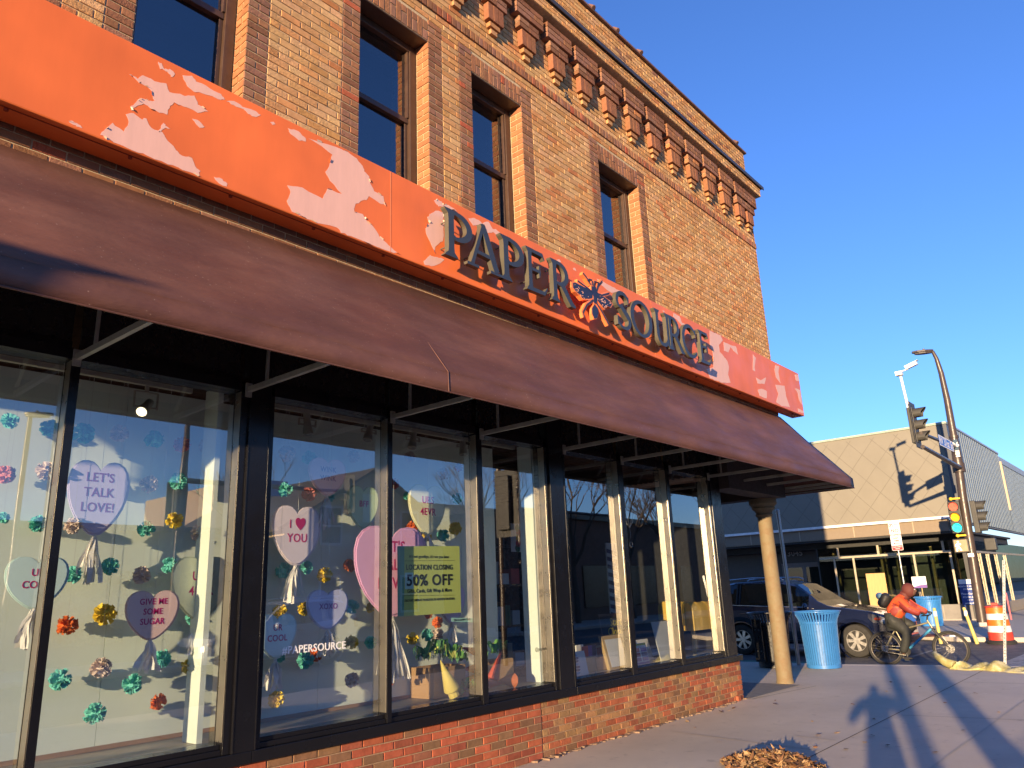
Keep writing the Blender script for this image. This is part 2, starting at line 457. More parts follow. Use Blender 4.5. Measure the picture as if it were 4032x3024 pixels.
# upper windows
for a, b in WINS:
    f = MB()
    f.box(a + .001, a + .075, 5.186, 5.30, 4.65, WT - .002); f.box(b - .09, b - .001, 5.186, 5.30, 4.65, WT - .002)
    f.box(a + .076, b - .091, 5.19, 5.30, WT - .09, WT - .003)
    f.box(a + .076, b - .091, 5.215, 5.30, 6.37, 6.43); f.box(a + .076, b - .091, 5.19, 5.30, 4.9, 4.96)
    f.box(b - .125, b - .0905, 5.23, 5.29, 4.961, 6.369); f.box(b - .115, b - .0905, 5.2, 5.29, 6.431, WT - .091)
    f.box(a + .002, b + .0, 5.012, 5.185, WT - .012, WT - .001)
    win = f.obj('window', m_bronze, bld, bevel=.004)
    g = MB(); g.box(a + .08, b - .117, 5.245, 5.251, 6.431, WT - .092); g.obj('pane', m_glassd, win)
    g = MB(); g.box(a + .08, b - .127, 5.262, 5.268, 4.961, 6.369); g.obj('pane', m_glassd, win)
    d = MB(); d.box(a - .1, b + .1, 5.595, 5.6, 4.8, 7.4); d.obj('room_shade', m_blind, win)

# ---------------- shopfront
SY = 5.22; GY = 5.315
base = MB()
REDS = [(0.36, 0.095, 0.05), (0.30, 0.085, 0.05), (0.26, 0.10, 0.06), (0.40, 0.11, 0.055), (0.22, 0.12, 0.065), (0.33, 0.09, 0.045)]
OLV = [(0.30, 0.17, 0.08), (0.36, 0.11, 0.055), (0.27, 0.09, 0.05), (0.38, 0.20, 0.09), (0.24, 0.13, 0.07), (0.34, 0.1, 0.05)]
XB = 11.163; xj = PY(1540 + 1960 * Q, 2520 + 1000 * Q, 5.25).x
for i in range(8):
    z0 = i * .0669
    run(base, (0, 5.25, 0), UX, NX, -3, xj - .012, z0, z0 + .0669, lambda: ctint(R_.choice(REDS), .16), L=.215, off=(.107 if i % 2 else 0), m=1)
    run(base, (0, 5.256, 0), UX, NX, xj, XB, z0, z0 + .0669, lambda: ctint(R_.choice(OLV), .16), L=.19, off=(.095 if i % 2 else 0), m=0)
    run(base, (XB, 5.25, 0), (0, 1, 0), (1, 0, 0), 0, 2.5, z0, z0 + .0669, lambda: ctint(R_.choice(OLV), .16), L=.2, off=(.1 if i % 2 else 0), m=0)
base.box(-3, xj - .014, 5.2595, 5.5, -.05, .534, 2, (1, 1, 1)); base.box(xj - .013, XB - .012, 5.2655, 5.5, -.05, .534, 2, (1, 1, 1)); base.box(XB - .3, XB - .0125, 5.501, 7.7, -.05, .534, 2, (1, 1, 1))
m_mort2 = mat('base_mortar', (0.36, 0.24, 0.155), 0.95, var=0.25, scale=30, bump=0.003, bscale=150, spec=0.1)
base.obj('base_wall', [m_brick, m_bricks, m_mort2], bld)
st = MB(); st.box(-3, 3.19, 5.205, 5.45, .536, .618); st.box(3.193, 7.05, 5.206, 5.45, .536, .618); st.box(7.053, XB + .02, 5.205, 5.45, .536, .618)
st.obj('window_sill', m_black, bld, bevel=.004)
# bays: (glass from, glass to)
MUL = [(-1.30, -1.25), (1.763, 1.816), (4.427, 4.476), (5.59, 5.664), (8.20, 8.31), (9.41, 9.50)]
PIL = [(2.975, 3.036, 3.21, 3.259), (6.70, 6.755, 7.013, 7.07)]
def upright(mu, a, b):
    mu.box(a, b, SY, GY + .004, .62, 3.19, 0); mu.box(a - .004, a - .0003, SY + .012, GY + .001, .70, 3.185, 1)
for a, b in MUL:
    mu = MB(); upright(mu, a, b); mu.obj('mullion', [m_black, m_alu], bld, bevel=.003)
for a, b, c, d in PIL:
    mu = MB(); upright(mu, a, b); mu.box(b + .001, c - .001, SY - .02, 5.33, .62, 4.0, 0); mu.box(c, d, SY, GY + .004, .62, 3.19, 0)
    mu.box(b - .004, b + .006, SY - .024, SY - .0005, .62, 4.0, 0); mu.box(c - .006, c + .004, SY - .024, SY - .0005, .62, 4.0, 0)
    mu.obj('pillar', [m_black, m_alu], bld, bevel=.003)
mu = MB(); upright(mu, 10.66, 10.72); mu.box(10.721, 11.03, SY - .01, 5.34, .62, 3.9, 0); mu.box(11.031, 11.05, SY + .03, 5.45, .62, 3.9, 1)
mu.obj('corner_post', [m_black, m_alu], bld, bevel=.003)
xs = [(-3, -1.30), (-1.25, 1.763), (1.816, 2.975), (3.259, 4.427), (4.476, 5.59), (5.664, 6.70), (7.07, 8.20), (8.31, 9.41), (9.50, 10.66)]
for a, b in xs:
    f = MB(); f.box(a + .001, b - .001, SY + .012, 5.40, .6195, .655); f.box(a + .001, b - .001, SY + .03, 5.40, .6555, .688)
    f.box(a + .001, b - .001, SY + .008, 5.40, 3.192, 3.27); f.box(a + .001, b - .001, SY + .035, 5.30, 3.271, 3.32)
    f.box(a + .0005, a + .006, 5.3195, 5.33, .6885, 3.191); f.box(b - .006, b - .0005, 5.3195, 5.33, .6885, 3.191)
    sw_ = f.obj('shop_window', [m_black, m_alu], bld, bevel=.002)
    g = MB(); g.box(a + .0065, b - .0065, GY, GY + .008, .689, 3.19); g.obj('pane', m_glass, sw_)
    g = MB(); g.box(a + .002, b - .002, 5.27, 5.29, 3.321, 4.0); g.obj('transom_panel', m_spand, sw_)
# corner soffit beams and the ceiling over the entrance
bm = MB(); bm.box(11.06, 13.29, 5.06, 5.42, 3.04, 3.99); bm.box(12.98, 13.29, 5.421, 12, 3.04, 3.99); bm.box(-3, 13.29, 5.02, 5.2, 3.80, 3.995)
bm.obj('soffit_beam', mat('dark_soffit', (0.035, 0.026, 0.026), 0.7), bld)
# iron column
col = thing('iron_column', 'weathered rusty tan iron column under the shop corner', 'column', (13.15, 5.43, 0))
cm = MB(); cm.lathe([(.142, 0), (.142, .03), (.134, .05), (.13, .1), (.124, 1.4), (.118, 2.70), (.118, 2.72)], (13.15, 5.43, 0), 28)
m_col = mat('old_column_paint', (0.20, 0.155, 0.088), 0.75, var=0.25, scale=9, bump=.004, bscale=70, col2=(0.155, 0.105, 0.055), det=8)
cm.obj('shaft', m_col, col, smooth=40)
cc = MB(); cc.lathe([(.118, 2.721), (.15, 2.76), (.135, 2.79), (.15, 2.83), (.2, 2.87), (.19, 2.9), (.235, 2.95), (.235, 3.038)], (13.15, 5.43, 0), 28)
cc.obj('capital', m_col, col, smooth=40)
# inside of the shop
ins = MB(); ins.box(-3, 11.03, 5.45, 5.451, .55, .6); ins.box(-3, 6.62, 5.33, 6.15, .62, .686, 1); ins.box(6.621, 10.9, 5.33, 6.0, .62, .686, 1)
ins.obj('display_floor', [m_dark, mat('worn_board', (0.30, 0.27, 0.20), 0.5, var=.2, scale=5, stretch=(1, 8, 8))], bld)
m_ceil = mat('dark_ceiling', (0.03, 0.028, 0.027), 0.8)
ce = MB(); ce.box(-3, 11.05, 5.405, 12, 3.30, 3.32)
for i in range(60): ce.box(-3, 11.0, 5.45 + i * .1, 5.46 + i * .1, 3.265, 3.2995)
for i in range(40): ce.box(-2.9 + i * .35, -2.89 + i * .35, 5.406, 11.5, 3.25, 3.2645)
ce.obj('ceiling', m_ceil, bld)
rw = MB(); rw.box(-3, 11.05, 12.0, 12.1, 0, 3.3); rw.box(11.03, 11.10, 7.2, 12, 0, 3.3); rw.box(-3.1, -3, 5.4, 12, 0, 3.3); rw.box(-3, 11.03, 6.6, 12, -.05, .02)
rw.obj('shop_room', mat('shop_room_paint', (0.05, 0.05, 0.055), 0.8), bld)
# panes on the entrance side of the corner post
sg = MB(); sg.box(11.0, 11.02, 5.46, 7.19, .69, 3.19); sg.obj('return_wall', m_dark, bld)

# ---------------- orange sign
sign = thing('shop_sign', 'long orange peeling painted fascia sign with black raised letters above the awning', 'sign', (6, 4.86, 4.95))
m_or = mat('orange_paint', (0.76, 0.165, 0.038), 0.42, var=0.16, scale=0.9, det=3, spec=0.4)
m_under = mat('bare_pink_undercoat', (0.74, 0.43, 0.35), 0.55, var=0.06, scale=3, stretch=(6, 6, 1))
m_flake = mat('flake_edge', (0.70, 0.52, 0.38), 0.6)
ZB, ZT, YS, XE = 4.535, 5.352, 4.75, 13.915
sp = MB(); sp.box(-3, XE, YS, 4.985, ZB, ZT)
so_ = sp.obj('sign_panel', m_or, sign, bevel=.012)
sl_ = MB(); sl_.box(-3, XE - .02, YS + .05, YS + .058, ZB - .0035, ZB - .0005)
for x in [1.1 + i * .73 for i in range(18)]: sl_.lathe([(.014, ZB - .014), (.014, ZB - .001)], (x, YS + .07, 0), 8)
sl_.obj('rivet_strip', mat('red_seam', (0.25, 0.03, 0.012), 0.6), sign)
xsm = PY(1344 + 320 * K, 1130 * K, YS).x
sj = MB(); sj.box(xsm - .003, xsm + .003, YS - .0022, YS - .0004, ZB + .01, ZT - .01); mj_ = mat('joint_line', (0.66, 0.20, 0.09), .6); sj.obj('panel_joint', mj_, sign); sj = MB(); sj.box(8.6, 8.606, YS - .0022, YS - .0004, ZB + .01, ZT - .01); sj.obj('panel_joint', mj_, sign)
PATCH = []   # outlines read off the photograph, turned into places on the sign face
def A2(l): return [(400 + x * Q, y * Q) for x, y in l]
def A1(l): return [(x * K, y * K) for x, y in l]
def A3(l): return [(1344 + x * K, y * K) for x, y in l]
def A7(l): return [(2688 + x * K, 1200 + y * K) for x, y in l]
def A8(l): return [(2220 + x * Q, 1020 + y * Q) for x, y in l]
def A6(l): return [(1650 + x * Q, 780 + y * Q) for x, y in l]
PATCH += [A1(p) for p in (
    [(1020, 405), (1045, 410), (1065, 450), (1100, 445), (1138, 478), (1110, 500), (1085, 465), (1040, 445)],
    [(845, 485), (890, 510), (930, 485), (960, 505), (1020, 530), (1080, 538), (1095, 595), (1200, 620), (1260, 625), (1285, 680), (1345, 720), (1280, 728), (1190, 690), (1130, 665), (1095, 700), (1085, 745), (1000, 715), (930, 670), (880, 690), (850, 720), (848, 690), (885, 660), (905, 635), (960, 650), (1000, 655), (990, 600), (950, 560), (900, 535)],
    [(1178, 490), (1240, 492), (1275, 530), (1360, 570), (1430, 610), (1458, 645), (1410, 640), (1290, 595), (1258, 600), (1215, 560)],
    [(1470, 655), (1520, 660), (1570, 690), (1650, 720), (1692, 745), (1660, 762), (1620, 745), (1580, 712), (1510, 680)],
    [(1750, 788), (1775, 792), (1785, 808), (1760, 805)],
    [(815, 738), (870, 740), (905, 770), (950, 770), (975, 830), (1050, 860), (1085, 910), (1140, 970), (1180, 1010), (1250, 1025), (1262, 1080), (1295, 1110), (1285, 1155), (1180, 1115), (1090, 1070), (960, 1015), (860, 975), (760, 930), (690, 915), (650, 870), (690, 835), (725, 795), (800, 855), (835, 790)],
    [(440, 778), (500, 795), (540, 830), (500, 825), (465, 800)],
    [(1245, 770), (1300, 790), (1330, 825), (1290, 825)],
    [(1060, 795), (1075, 820), (1105, 832), (1060, 835), (1035, 860), (1030, 845)],
    [(1385, 1150), (1440, 1160), (1470, 1195), (1465, 1210), (1410, 1180)])]
PATCH += [A1([(1862, 828), (1930, 850), (1975, 890), (1985, 915), (1940, 910), (1885, 870)]),
          [(2000 * K, 895 * K), (2090 * K, 930 * K), (2212 * K, 965 * K)] + A3([(40, 985), (100, 1030), (140, 1075), (150, 1110), (180, 1145), (185, 1190), (215, 1240), (270, 1270), (285, 1330), (250, 1320), (180, 1275), (150, 1300), (90, 1320), (80, 1370), (140, 1390), (165, 1430), (215, 1480), (250, 1540), (310, 1590), (365, 1640), (330, 1650), (180, 1590), (60, 1545), (0, 1530)]) + [(2180 * K, 1470 * K), (2050 * K, 1440 * K), (1950 * K, 1410 * K), (1890 * K, 1370 * K), (1860 * K, 1300 * K), (1885 * K, 1245 * K), (1862 * K, 1200 * K), (1960 * K, 1220 * K), (2090 * K, 1285 * K), (2120 * K, 1225 * K), (2212 * K, 1255 * K), (2140 * K, 1170 * K), (2110 * K, 1120 * K), (2140 * K, 1060 * K), (2150 * K, 1000 * K), (2090 * K, 955 * K)]]
PATCH += [A6(p) for p in (
    [(190, 30), (235, 15), (290, 45), (310, 85), (380, 95), (450, 130), (500, 175), (430, 150), (330, 110), (260, 110), (235, 90)],
    [(135, 215), (210, 160), (310, 185), (320, 330), (310, 560), (215, 620), (205, 720), (140, 560), (90, 470), (85, 400), (130, 330), (105, 250)],
    [(640, 265), (690, 255), (770, 280), (820, 330), (900, 300), (950, 395), (1000, 410), (1050, 445), (1010, 480), (960, 440), (890, 450), (860, 400), (790, 350), (700, 350)],
    [(60, 820), (140, 735), (170, 760), (260, 770), (330, 800), (250, 860), (150, 880), (80, 870)],
    [(1785, 790), (1820, 800), (1845, 835), (1800, 830)], [(1990, 905), (2020, 905), (2040, 945), (2005, 930)])]
PATCH += [A8(p) for p in (
    [(430, 250), (520, 300), (600, 350), (680, 390), (790, 440), (720, 430), (620, 440), (560, 400), (500, 350), (450, 300)],
    [(1280, 660), (1305, 675), (1300, 690), (1280, 680)], [(1420, 700), (1500, 740), (1530, 830), (1600, 850), (1560, 900), (1480, 800), (1420, 750)],
    [(1890, 930), (1960, 960), (2030, 990), (2060, 1050), (2010, 1110), (2020, 1200), (2080, 1270), (2120, 1320), (2140, 1400), (2130, 1500), (2160, 1600), (2060, 1640), (1980, 1590), (1900, 1560), (1850, 1430), (1940, 1400), (1930, 1200), (1890, 1100)])]
PATCH += [A7(p) for p in (
    [(265, 240), (320, 265), (345, 270), (360, 325), (330, 300), (310, 275), (295, 310), (270, 300)],
    [(455, 320), (475, 345), (465, 400), (470, 430), (455, 425)], [(600, 390), (625, 400), (620, 440), (635, 510), (605, 470), (595, 420)],
    [(600, 520), (660, 525), (670, 590), (695, 665), (640, 655), (605, 630), (620, 580)], [(475, 470), (505, 490), (540, 470), (530, 515), (485, 510)],
    [(485, 550), (520, 545), (545, 560), (545, 610), (500, 590)], [(725, 450), (748, 455), (755, 495), (735, 490)], [(725, 540), (760, 550), (775, 650), (755, 620), (745, 570)], [(745, 670), (785, 690), (785, 702), (750, 695)])]
fl = MB()
def jag(poly, k=3, amp=.006):
    out = []
    n = len(poly)
    for i in range(n):
        a, b = poly[i], poly[(i + 1) % n]
        for j in range(k):
            t = j / k; x = a[0] + (b[0] - a[0]) * t; z_ = a[1] + (b[1] - a[1]) * t
            out.append((x + R_.uniform(-amp, amp), z_ + R_.uniform(-amp, amp)))
    return out
for pl in PATCH:
    pts = [PY(x, y, YS) for x, y in pl]
    pts = [(p.x, max(ZB + .014, min(ZT - .014, p.z))) for p in pts]
    jp = jag(pts); fl = MB()
    pm = MB(); pm.ext(jp, lambda u, v: (u, YS + .002, v), (0, -.0032, 0))
    for i in range(0, len(jp), 2):      # curled flakes along the torn edge
        if R_.random() < .22 and len(jp) > 30:
            a = Vector((jp[i][0], YS - .0012, jp[i][1])); b = Vector((jp[(i + 1) % len(jp)][0], YS - .0012, jp[(i + 1) % len(jp)][1]))
            h = R_.uniform(.003, .009); o_ = Vector((R_.uniform(-.012, .012), -h, R_.uniform(-.006, .012)))
            fl.quad(a, b, b + o_, a + o_ * 1.1, 0); fl.quad(a + Vector((0, -.0012, 0)), a + o_ * 1.1 + Vector((0, -.0012, 0)), b + o_ + Vector((0, -.0012, 0)), b + Vector((0, -.0012, 0)), 0)
    pm.add(fl.v, fl.f, 1); pm.obj('peeled_patch', [m_under, m_flake], sign)

# raised letters: every stroke is a ribbon (x, z, width)
m_let = mat('letter_face', (0.035, 0.042, 0.055), 0.45, var=.1)
m_letside = mat('letter_side', (0.085, 0.077, 0.056), 0.5, var=.15)
LZ, LH = 4.655, 0.49
def arc(cx, cz, rx, rz, a0, a1, n=14, w0=.1, w1=None, wm=None):
    out = []
    for i in range(n + 1):
        t = i / n; a = rad(a0 + (a1 - a0) * t)
        ww = w0 + ((w1 or w0) - w0) * t
        if wm: ww = w0 + (wm - w0) * math.sin(math.pi * t)
        out.append((cx + rx * math.cos(a), cz + rz * math.sin(a), ww))
    return out
def ribbon(st):
    Lf, Rt = [], []
    for i, (x, z, ww) in enumerate(st):
        a = st[max(i - 1, 0)]; b = st[min(i + 1, len(st) - 1)]
        d = Vector((b[0] - a[0], b[1] - a[1])).normalized(); nn = Vector((-d.y, d.x)) * ww / 2
        Lf.append((x + nn.x, z + nn.y)); Rt.append((x - nn.x, z - nn.y))
    return Lf + Rt[::-1]
def stem(x, wd=.13, top=True, bot=True, s=.12, z0=0, z1=1):
    L = [(x, z0, wd + 2 * s if bot else wd), (x, z0 + .035, wd + 2 * s * .8 if bot else wd), (x, z0 + .10, wd + .02), (x, z0 + .2, wd), (x, z1 - .2, wd), (x, z1 - .10, wd + .02), (x, z1 - .035, wd + 2 * s * .8 if top else wd), (x, z1, wd + 2 * s if top else wd)]
    return L
G = {
 'P': [stem(.22, .14, s=.1), [(.26, .95, .09)] + arc(.34, .68, .36, .27, 90, -90, 16, .08, wm=.15) + [(.28, .44, .09)]],
 'A': [[(.5, 1.0, .10), (.44, .86, .08), (.2, .18, .08), (.16, .06, .09)], [(.46, 1.02, .12), (.55, .8, .15), (.8, .14, .15), (.84, .06, .15)], [(.27, .35, .08), (.72, .33, .08)], [(.02, .03, .06), (.34, .03, .06)], [(.66, .03, .06), (1.04, .03, .06)]],
 'E': [stem(.2, .14, s=.09), [(.22, .955, .08), (.72, .95, .09), (.80, .84, .03)], [(.22, .52, .07), (.58, .52, .07)], [(.58, .66, .03), (.585, .52, .08), (.58, .38, .03)], [(.22, .045, .09), (.76, .05, .09), (.88, .2, .03)]],
 'R': [stem(.2, .14, s=.09), [(.24, .95, .09)] + arc(.36, .70, .32, .255, 90, -90, 16, .08, wm=.15) + [(.28, .47, .08)], [(.42, .47, .1), (.55, .38, .15), (.84, .06, .14), (.98, 0, .1)]],
 'S': [arc(.36, .745, .245, .225, 25, 235, 18, .07, wm=.11)[:-1] + [(.27, .60, .13), (.42, .47, .15), (.53, .36, .14)] + arc(.35, .25, .235, .215, 15, -150, 14, .12, .07), [(.585, .93, .04), (.575, .84, .07), (.58, .74, .03)], [(.115, .33, .03), (.125, .22, .07), (.115, .08, .04)]],
 'O': [arc(.5, .5, .40, .455, 0, 360, 40, .13)],
 'U': [stem(.2, .13, bot=False, s=.08, z0=.3), arc(.46, .32, .26, .28, 180, 360, 16, .13, .09), stem(.72, .09, bot=False, s=.09, z0=.28), [(.72, .3, .1), (.74, .08, .10), (.84, .03, .06)]],
 'C': [arc(.52, .5, .41, .455, 40, 322, 30, .07, wm=.14), [(.86, .92, .04), (.84, .82, .07), (.855, .68, .03)]],
}
LET = [('P', 4.545, .52), ('A', 4.86, .52), ('P', 5.33, .52), ('E', 5.745, .42), ('R', 6.165, .46), ('S', 7.435, .56), ('O', 7.775, .56), ('U', 8.355, .50), ('R', 8.71, .44), ('C', 9.09, .50), ('E', 9.595, .40)]
YF, YB_ = 4.60, 4.657
for ch, x0, sc in LET:
    b = MB()
    for j, st in enumerate(G[ch]):
        if ch == 'O':
            n = len(st) - 1
            ro = [(x + .065 * math.cos(2 * math.pi * i / n), z + .05 * math.sin(2 * math.pi * i / n)) for i, (x, z, _) in enumerate(st[:-1])]
            ri = [(x - .065 * math.cos(2 * math.pi * i / n) * 1.15, z - .04 * math.sin(2 * math.pi * i / n)) for i, (x, z, _) in enumerate(st[:-1])]
            P = [(x0 + q[0] * sc, y, LZ + q[1] * LH) for y in (YF, YB_) for rr in (ro, ri) for q in rr]
            for i in range(n):
                k2 = (i + 1) % n
                b.add([P[i], P[k2], P[n + k2], P[n + i]], [(0, 1, 2, 3)], 0); b.add([P[i], P[k2], P[2 * n + k2], P[2 * n + i]], [(3, 2, 1, 0)], 1); b.add([P[n + i], P[n + k2], P[3 * n + k2], P[3 * n + i]], [(0, 1, 2, 3)], 1); b.add([P[2 * n + i], P[2 * n + k2], P[3 * n + k2], P[3 * n + i]], [(3, 2, 1, 0)], 0)
            continue
        yy = YF + j * .0012
        b.ext([(x0 + u * sc, LZ + max(0, min(1.02, v)) * LH) for u, v in ribbon(st)], lambda u, v: (u, YB_ - j * .0008, v), (0, -(YB_ - yy), 0), 0, 1)
    for q in ((.22, .25), (.24, .8)): b.tube([(x0 + q[0] * sc, YB_ - .002, LZ + q[1] * LH), (x0 + q[0] * sc, YS + .001, LZ + q[1] * LH)], .006, 6, 1)
    b.obj('letter', [m_let, m_letside], sign)
# winged flower emblem between the two words
eb = MB(); ed = MB()
def EP(u, v): p = PY(2220 + u * Q, 1020 + v * Q, YF); return (p.x, p.z)
WL = [(120, 310), (150, 305), (230, 345), (320, 390), (370, 430), (370, 500), (330, 515), (250, 510), (210, 460), (160, 420), (125, 370)]
WR = [(425, 470), (470, 480), (520, 490), (590, 540), (622, 580), (600, 620), (560, 605), (530, 640), (480, 590), (440, 530)]
BOD = [(360, 350), (410, 355), (430, 430), (500, 460), (440, 475), (430, 540), (410, 580), (390, 560), (385, 480), (365, 440)]
DRP = [(400, 585), (440, 640), (450, 700), (430, 760), (395, 765), (370, 700), (370, 640)]
STK = [[(250, 180), (290, 230), (350, 330)], [(310, 280), (330, 260), (365, 270), (375, 340)], [(395, 350), (400, 290), (450, 300), (430, 400)], [(180, 280), (300, 370), (380, 430)], [(500, 280), (450, 340), (420, 430)], [(380, 530), (300, 590), (250, 690), (270, 750)], [(420, 560), (500, 690), (585, 850)], [(590, 440), (480, 470)]]
def grow(poly, f):
    cx = sum(p[0] for p in poly) / len(poly); cz = sum(p[1] for p in poly) / len(poly)
    return [(cx + (p[0] - cx) * f, cz + (p[1] - cz) * f) for p in poly]
def strk(l, ww): return ribbon([(*EP(*q), ww) for q in l])
for j, pl in enumerate((WL, WR, BOD, DRP)):
    q = [EP(*p) for p in pl]
    ed.ext(jag(q, 3, .003), lambda u, v: (u, YF + .004, v), (0, -.0042 - j * .0003, 0))
    eb.ext(grow(q, 1.18), lambda u, v: (u, YB_ - j * .001, v), (0, -(YB_ - YF - .003) + j * .0015, 0))
for j, l in enumerate(STK):
    ed.ext(strk(l, .014), lambda u, v: (u, YF + .004, v), (0, -.0058 - j * .0002, 0)); eb.ext(strk(l, .05), lambda u, v: (u, YB_ - .005 - j * .001, v), (0, -.044 + j * .0005, 0))
em = eb.obj('emblem', mat('emblem_orange', (0.85, 0.22, 0.07), .5), sign)
ed.obj('emblem_print', mat('emblem_ink', (0.02, 0.025, 0.06), .5), em)
ds = MB()
for i in range(46):
    q = R_.choice((WL, WR)); a, b_, c = R_.sample(q, 3); t1, t2 = R_.random() * .5, R_.random() * .5
    p = EP(a[0] + (b_[0] - a[0]) * t1 + (c[0] - a[0]) * t2, a[1] + (b_[1] - a[1]) * t1 + (c[1] - a[1]) * t2); r = R_.uniform(.003, .008)
    ds.ext([(p[0] + r * math.cos(2 * math.pi * k / 7), p[1] + r * math.sin(2 * math.pi * k / 7)) for k in range(7)], lambda u, v: (u, YF, v), (0, -.003 - .0004 * (i % 3), 0))
ds.obj('emblem_dots', mat('emblem_dots_pink', (0.75, 0.4, 0.3), .5), em)

# ---------------- awning
aw = thing('awning', 'long dark brown fabric awning on grey struts over the shop windows', 'awning', (6, 4.6, 3.2))
m_aw = mat('brown_canvas', (0.125, 0.049, 0.034), 0.62, var=0.22, scale=1.5, det=8, stretch=(.5, 1.6, 1.6), bump=.012, bscale=3.2, spec=0.45, col2=(0.15, 0.064, 0.044))
def specks(m, sc, lo, hi, colr, amt):
    t = m.node_tree; p = t.nodes['Principled BSDF']; L = t.links.new; lk = p.inputs['Base Color'].links[0].from_socket
    tc = nd(t, 'ShaderNodeTexCoord'); vo = nd(t, 'ShaderNodeTexVoronoi'); vo.inputs['Scale'].default_value = sc; L(tc.outputs['Object'], vo.inputs['Vector'])
    n2 = nd(t, 'ShaderNodeTexNoise'); n2.inputs['Scale'].default_value = sc * .08; L(tc.outputs['Object'], n2.inputs['Vector'])
    ad = nd(t, 'ShaderNodeMath', operation='MULTIPLY_ADD'); ad.inputs[1].default_value = .12; L(n2.outputs['Fac'], ad.inputs[0]); L(vo.outputs['Distance'], ad.inputs[2])
    rp = nd(t, 'ShaderNodeMapRange'); rp.inputs[1].default_value = lo; rp.inputs[2].default_value = hi; rp.inputs[3].default_value = amt; rp.inputs[4].default_value = 0; L(ad.outputs[0], rp.inputs[0])
    mx = nd(t, 'ShaderNodeMix', data_type='RGBA'); L(rp.outputs[0], mx.inputs[0]); L(lk, mx.inputs[6]); mx.inputs[7].default_value = (*colr, 1); L(mx.outputs[2], p.inputs['Base Color'])
specks(m_aw, 22, .085, .17, (.40, .27, .21), .7); stain(m_aw, .9, .16, (1, .3, .3)); stain(m_or, 1.2, .10, (1.5, 1.5, .3)); stain(m_brick, .7, .15); stain(m_bricks, .7, .15)
AX0, AY0, AYT, AZT = -3.0, 4.165, 4.995, 4.375
AZV, AZB, AXE, AXT = 3.335, 3.165, 14.2, 13.37
ab = MB()
NX_, NY_ = 90, 8
def awp(x, t, e):
    # t 0 = ridge, 1 = valance top; a slight belly between the ribs
    sag = .012 * math.sin(math.pi * t) * abs(math.sin(x * 2.35)) + .006 * math.sin(x * 5.1 + t * 4) * math.sin(math.pi * t)
    return (x, AYT + (AY0 - AYT) * t + sag * .7, AZT + (.10 * x / 13 + .006) * (1 - t) + (AZV - AZT) * t - sag)
def sheet(P, nu, nv, flip=False):
    vs_ = []; fs = []
    for i in range(nu + 1):
        for j in range(nv + 1): vs_.append(P(i / nu, j / nv))
    for i in range(nu):
        for j in range(nv):
            q = (i * (nv + 1) + j, (i + 1) * (nv + 1) + j, (i + 1) * (nv + 1) + j + 1, i * (nv + 1) + j + 1)
            fs.append(tuple(reversed(q)) if flip else q)
    ab.add(vs_, fs)
def lerp(a, b, t): return a + (b - a) * t
sheet(lambda s_, t: awp(lerp(AX0, lerp(AXT, AXE, t), s_), t, 0), NX_, NY_, True)
sheet(lambda s_, t: (lerp(AX0, AXE, s_), AY0 - .004 * t + .002 * math.sin(s_ * 140), lerp(AZV, AZB, t)), NX_, 2, True)
sheet(lambda s_, t: (lerp(AXT, AXE, t), lerp(lerp(AYT, AY0, t), 10.0, s_), lerp(AZT + .05, AZV, t)), 20, 6, True)
sheet(lambda s_, t: (AXE + .003 * t, lerp(AY0, 10.0, s_), lerp(AZV, AZB, t)), 20, 2, True)
ao = ab.obj('canopy', m_aw, aw, smooth=35)
sd_ = ao.modifiers.new('cloth', 'SOLIDIFY'); sd_.thickness = .005; sd_.offset = -1
xsm = PY(1344 + 692 * K, 1008 + 850 * K, AY0).x; xst = PY(1344 + 285 * K, 1008 + 200 * K, AYT).x
se = MB(); se.tube([(xst, AYT - .004, AZT + .012), (lerp(xst, xsm, .5), lerp(AYT, AY0, .5) - .003, lerp(AZT, AZV, .5) + .006), (xsm, AY0 - .004, AZV + .003), (xsm, AY0 - .009, AZB)], .003, 6)
se.obj('seam', mat('seam_thread', (0.15, 0.066, 0.05), .8), aw)
he = MB(); he.tube([(AX0, AY0 - .008, AZB + .004), (AXE, AY0 - .008, AZB + .004)], .005, 6); he.obj('hem', m_aw, aw)
m_strut = mat('galvanised_strut', (0.33, 0.32, 0.29), .45, metal=.5, var=.2)
for px, py in ((-300, 690), (165, 785), (537, 845), (848, 900), (1040, 937), (1218, 969), (1343, 990), (1447, 1012), (1530, 1030)):
    x = PY(px * 4032 / 2212, py * 4032 / 2212, 5.2).x
    s_ = MB(); s_.bar((x, 5.205, 3.198), (x + .03, AY0 + .02, 3.205), .03, .04); s_.box(x - .025, x + .025, 5.19, 5.206, 3.14, 3.25)
    s_.bar((x + .03, AYT - .02, AZT - .11), (x + .03, AY0 + .02, AZV - .07), .025, .025); s_.bar((x + .03, 5.0, 3.21), (x + .03, 4.98, 4.3), .02, .02)
    s_.obj('strut', m_strut, aw)
for x, y in ((11.6, 5.05), (12.5, 5.05), (13.3, 5.05)):
    s_ = MB(); s_.bar((x, 5.05, 3.198), (x + .03, AY0 + .02, 3.205), .03, .04); s_.bar((x + .03, AYT - .02, AZT - .11), (x + .03, AY0 + .02, AZV - .07), .025, .025); s_.obj('strut', m_strut, aw)
s_ = MB(); s_.bar((13.3, 5.6, 3.198), (AXE - .02, 5.6, 3.2), .03, .04); s_.bar((13.75, 4.2, 3.198), (13.75, 10, 3.2), .03, .04); s_.bar((-3, AY0 + .012, 3.19), (AXE, AY0 + .012, 3.19), .022, .022); s_.bar((AXE - .014, AY0, 3.19), (AXE - .014, 10, 3.19), .022, .022); s_.obj('front_rail', m_strut, aw)
specks(m_col, 34, .10, .2, (.20, .085, .04), .7)
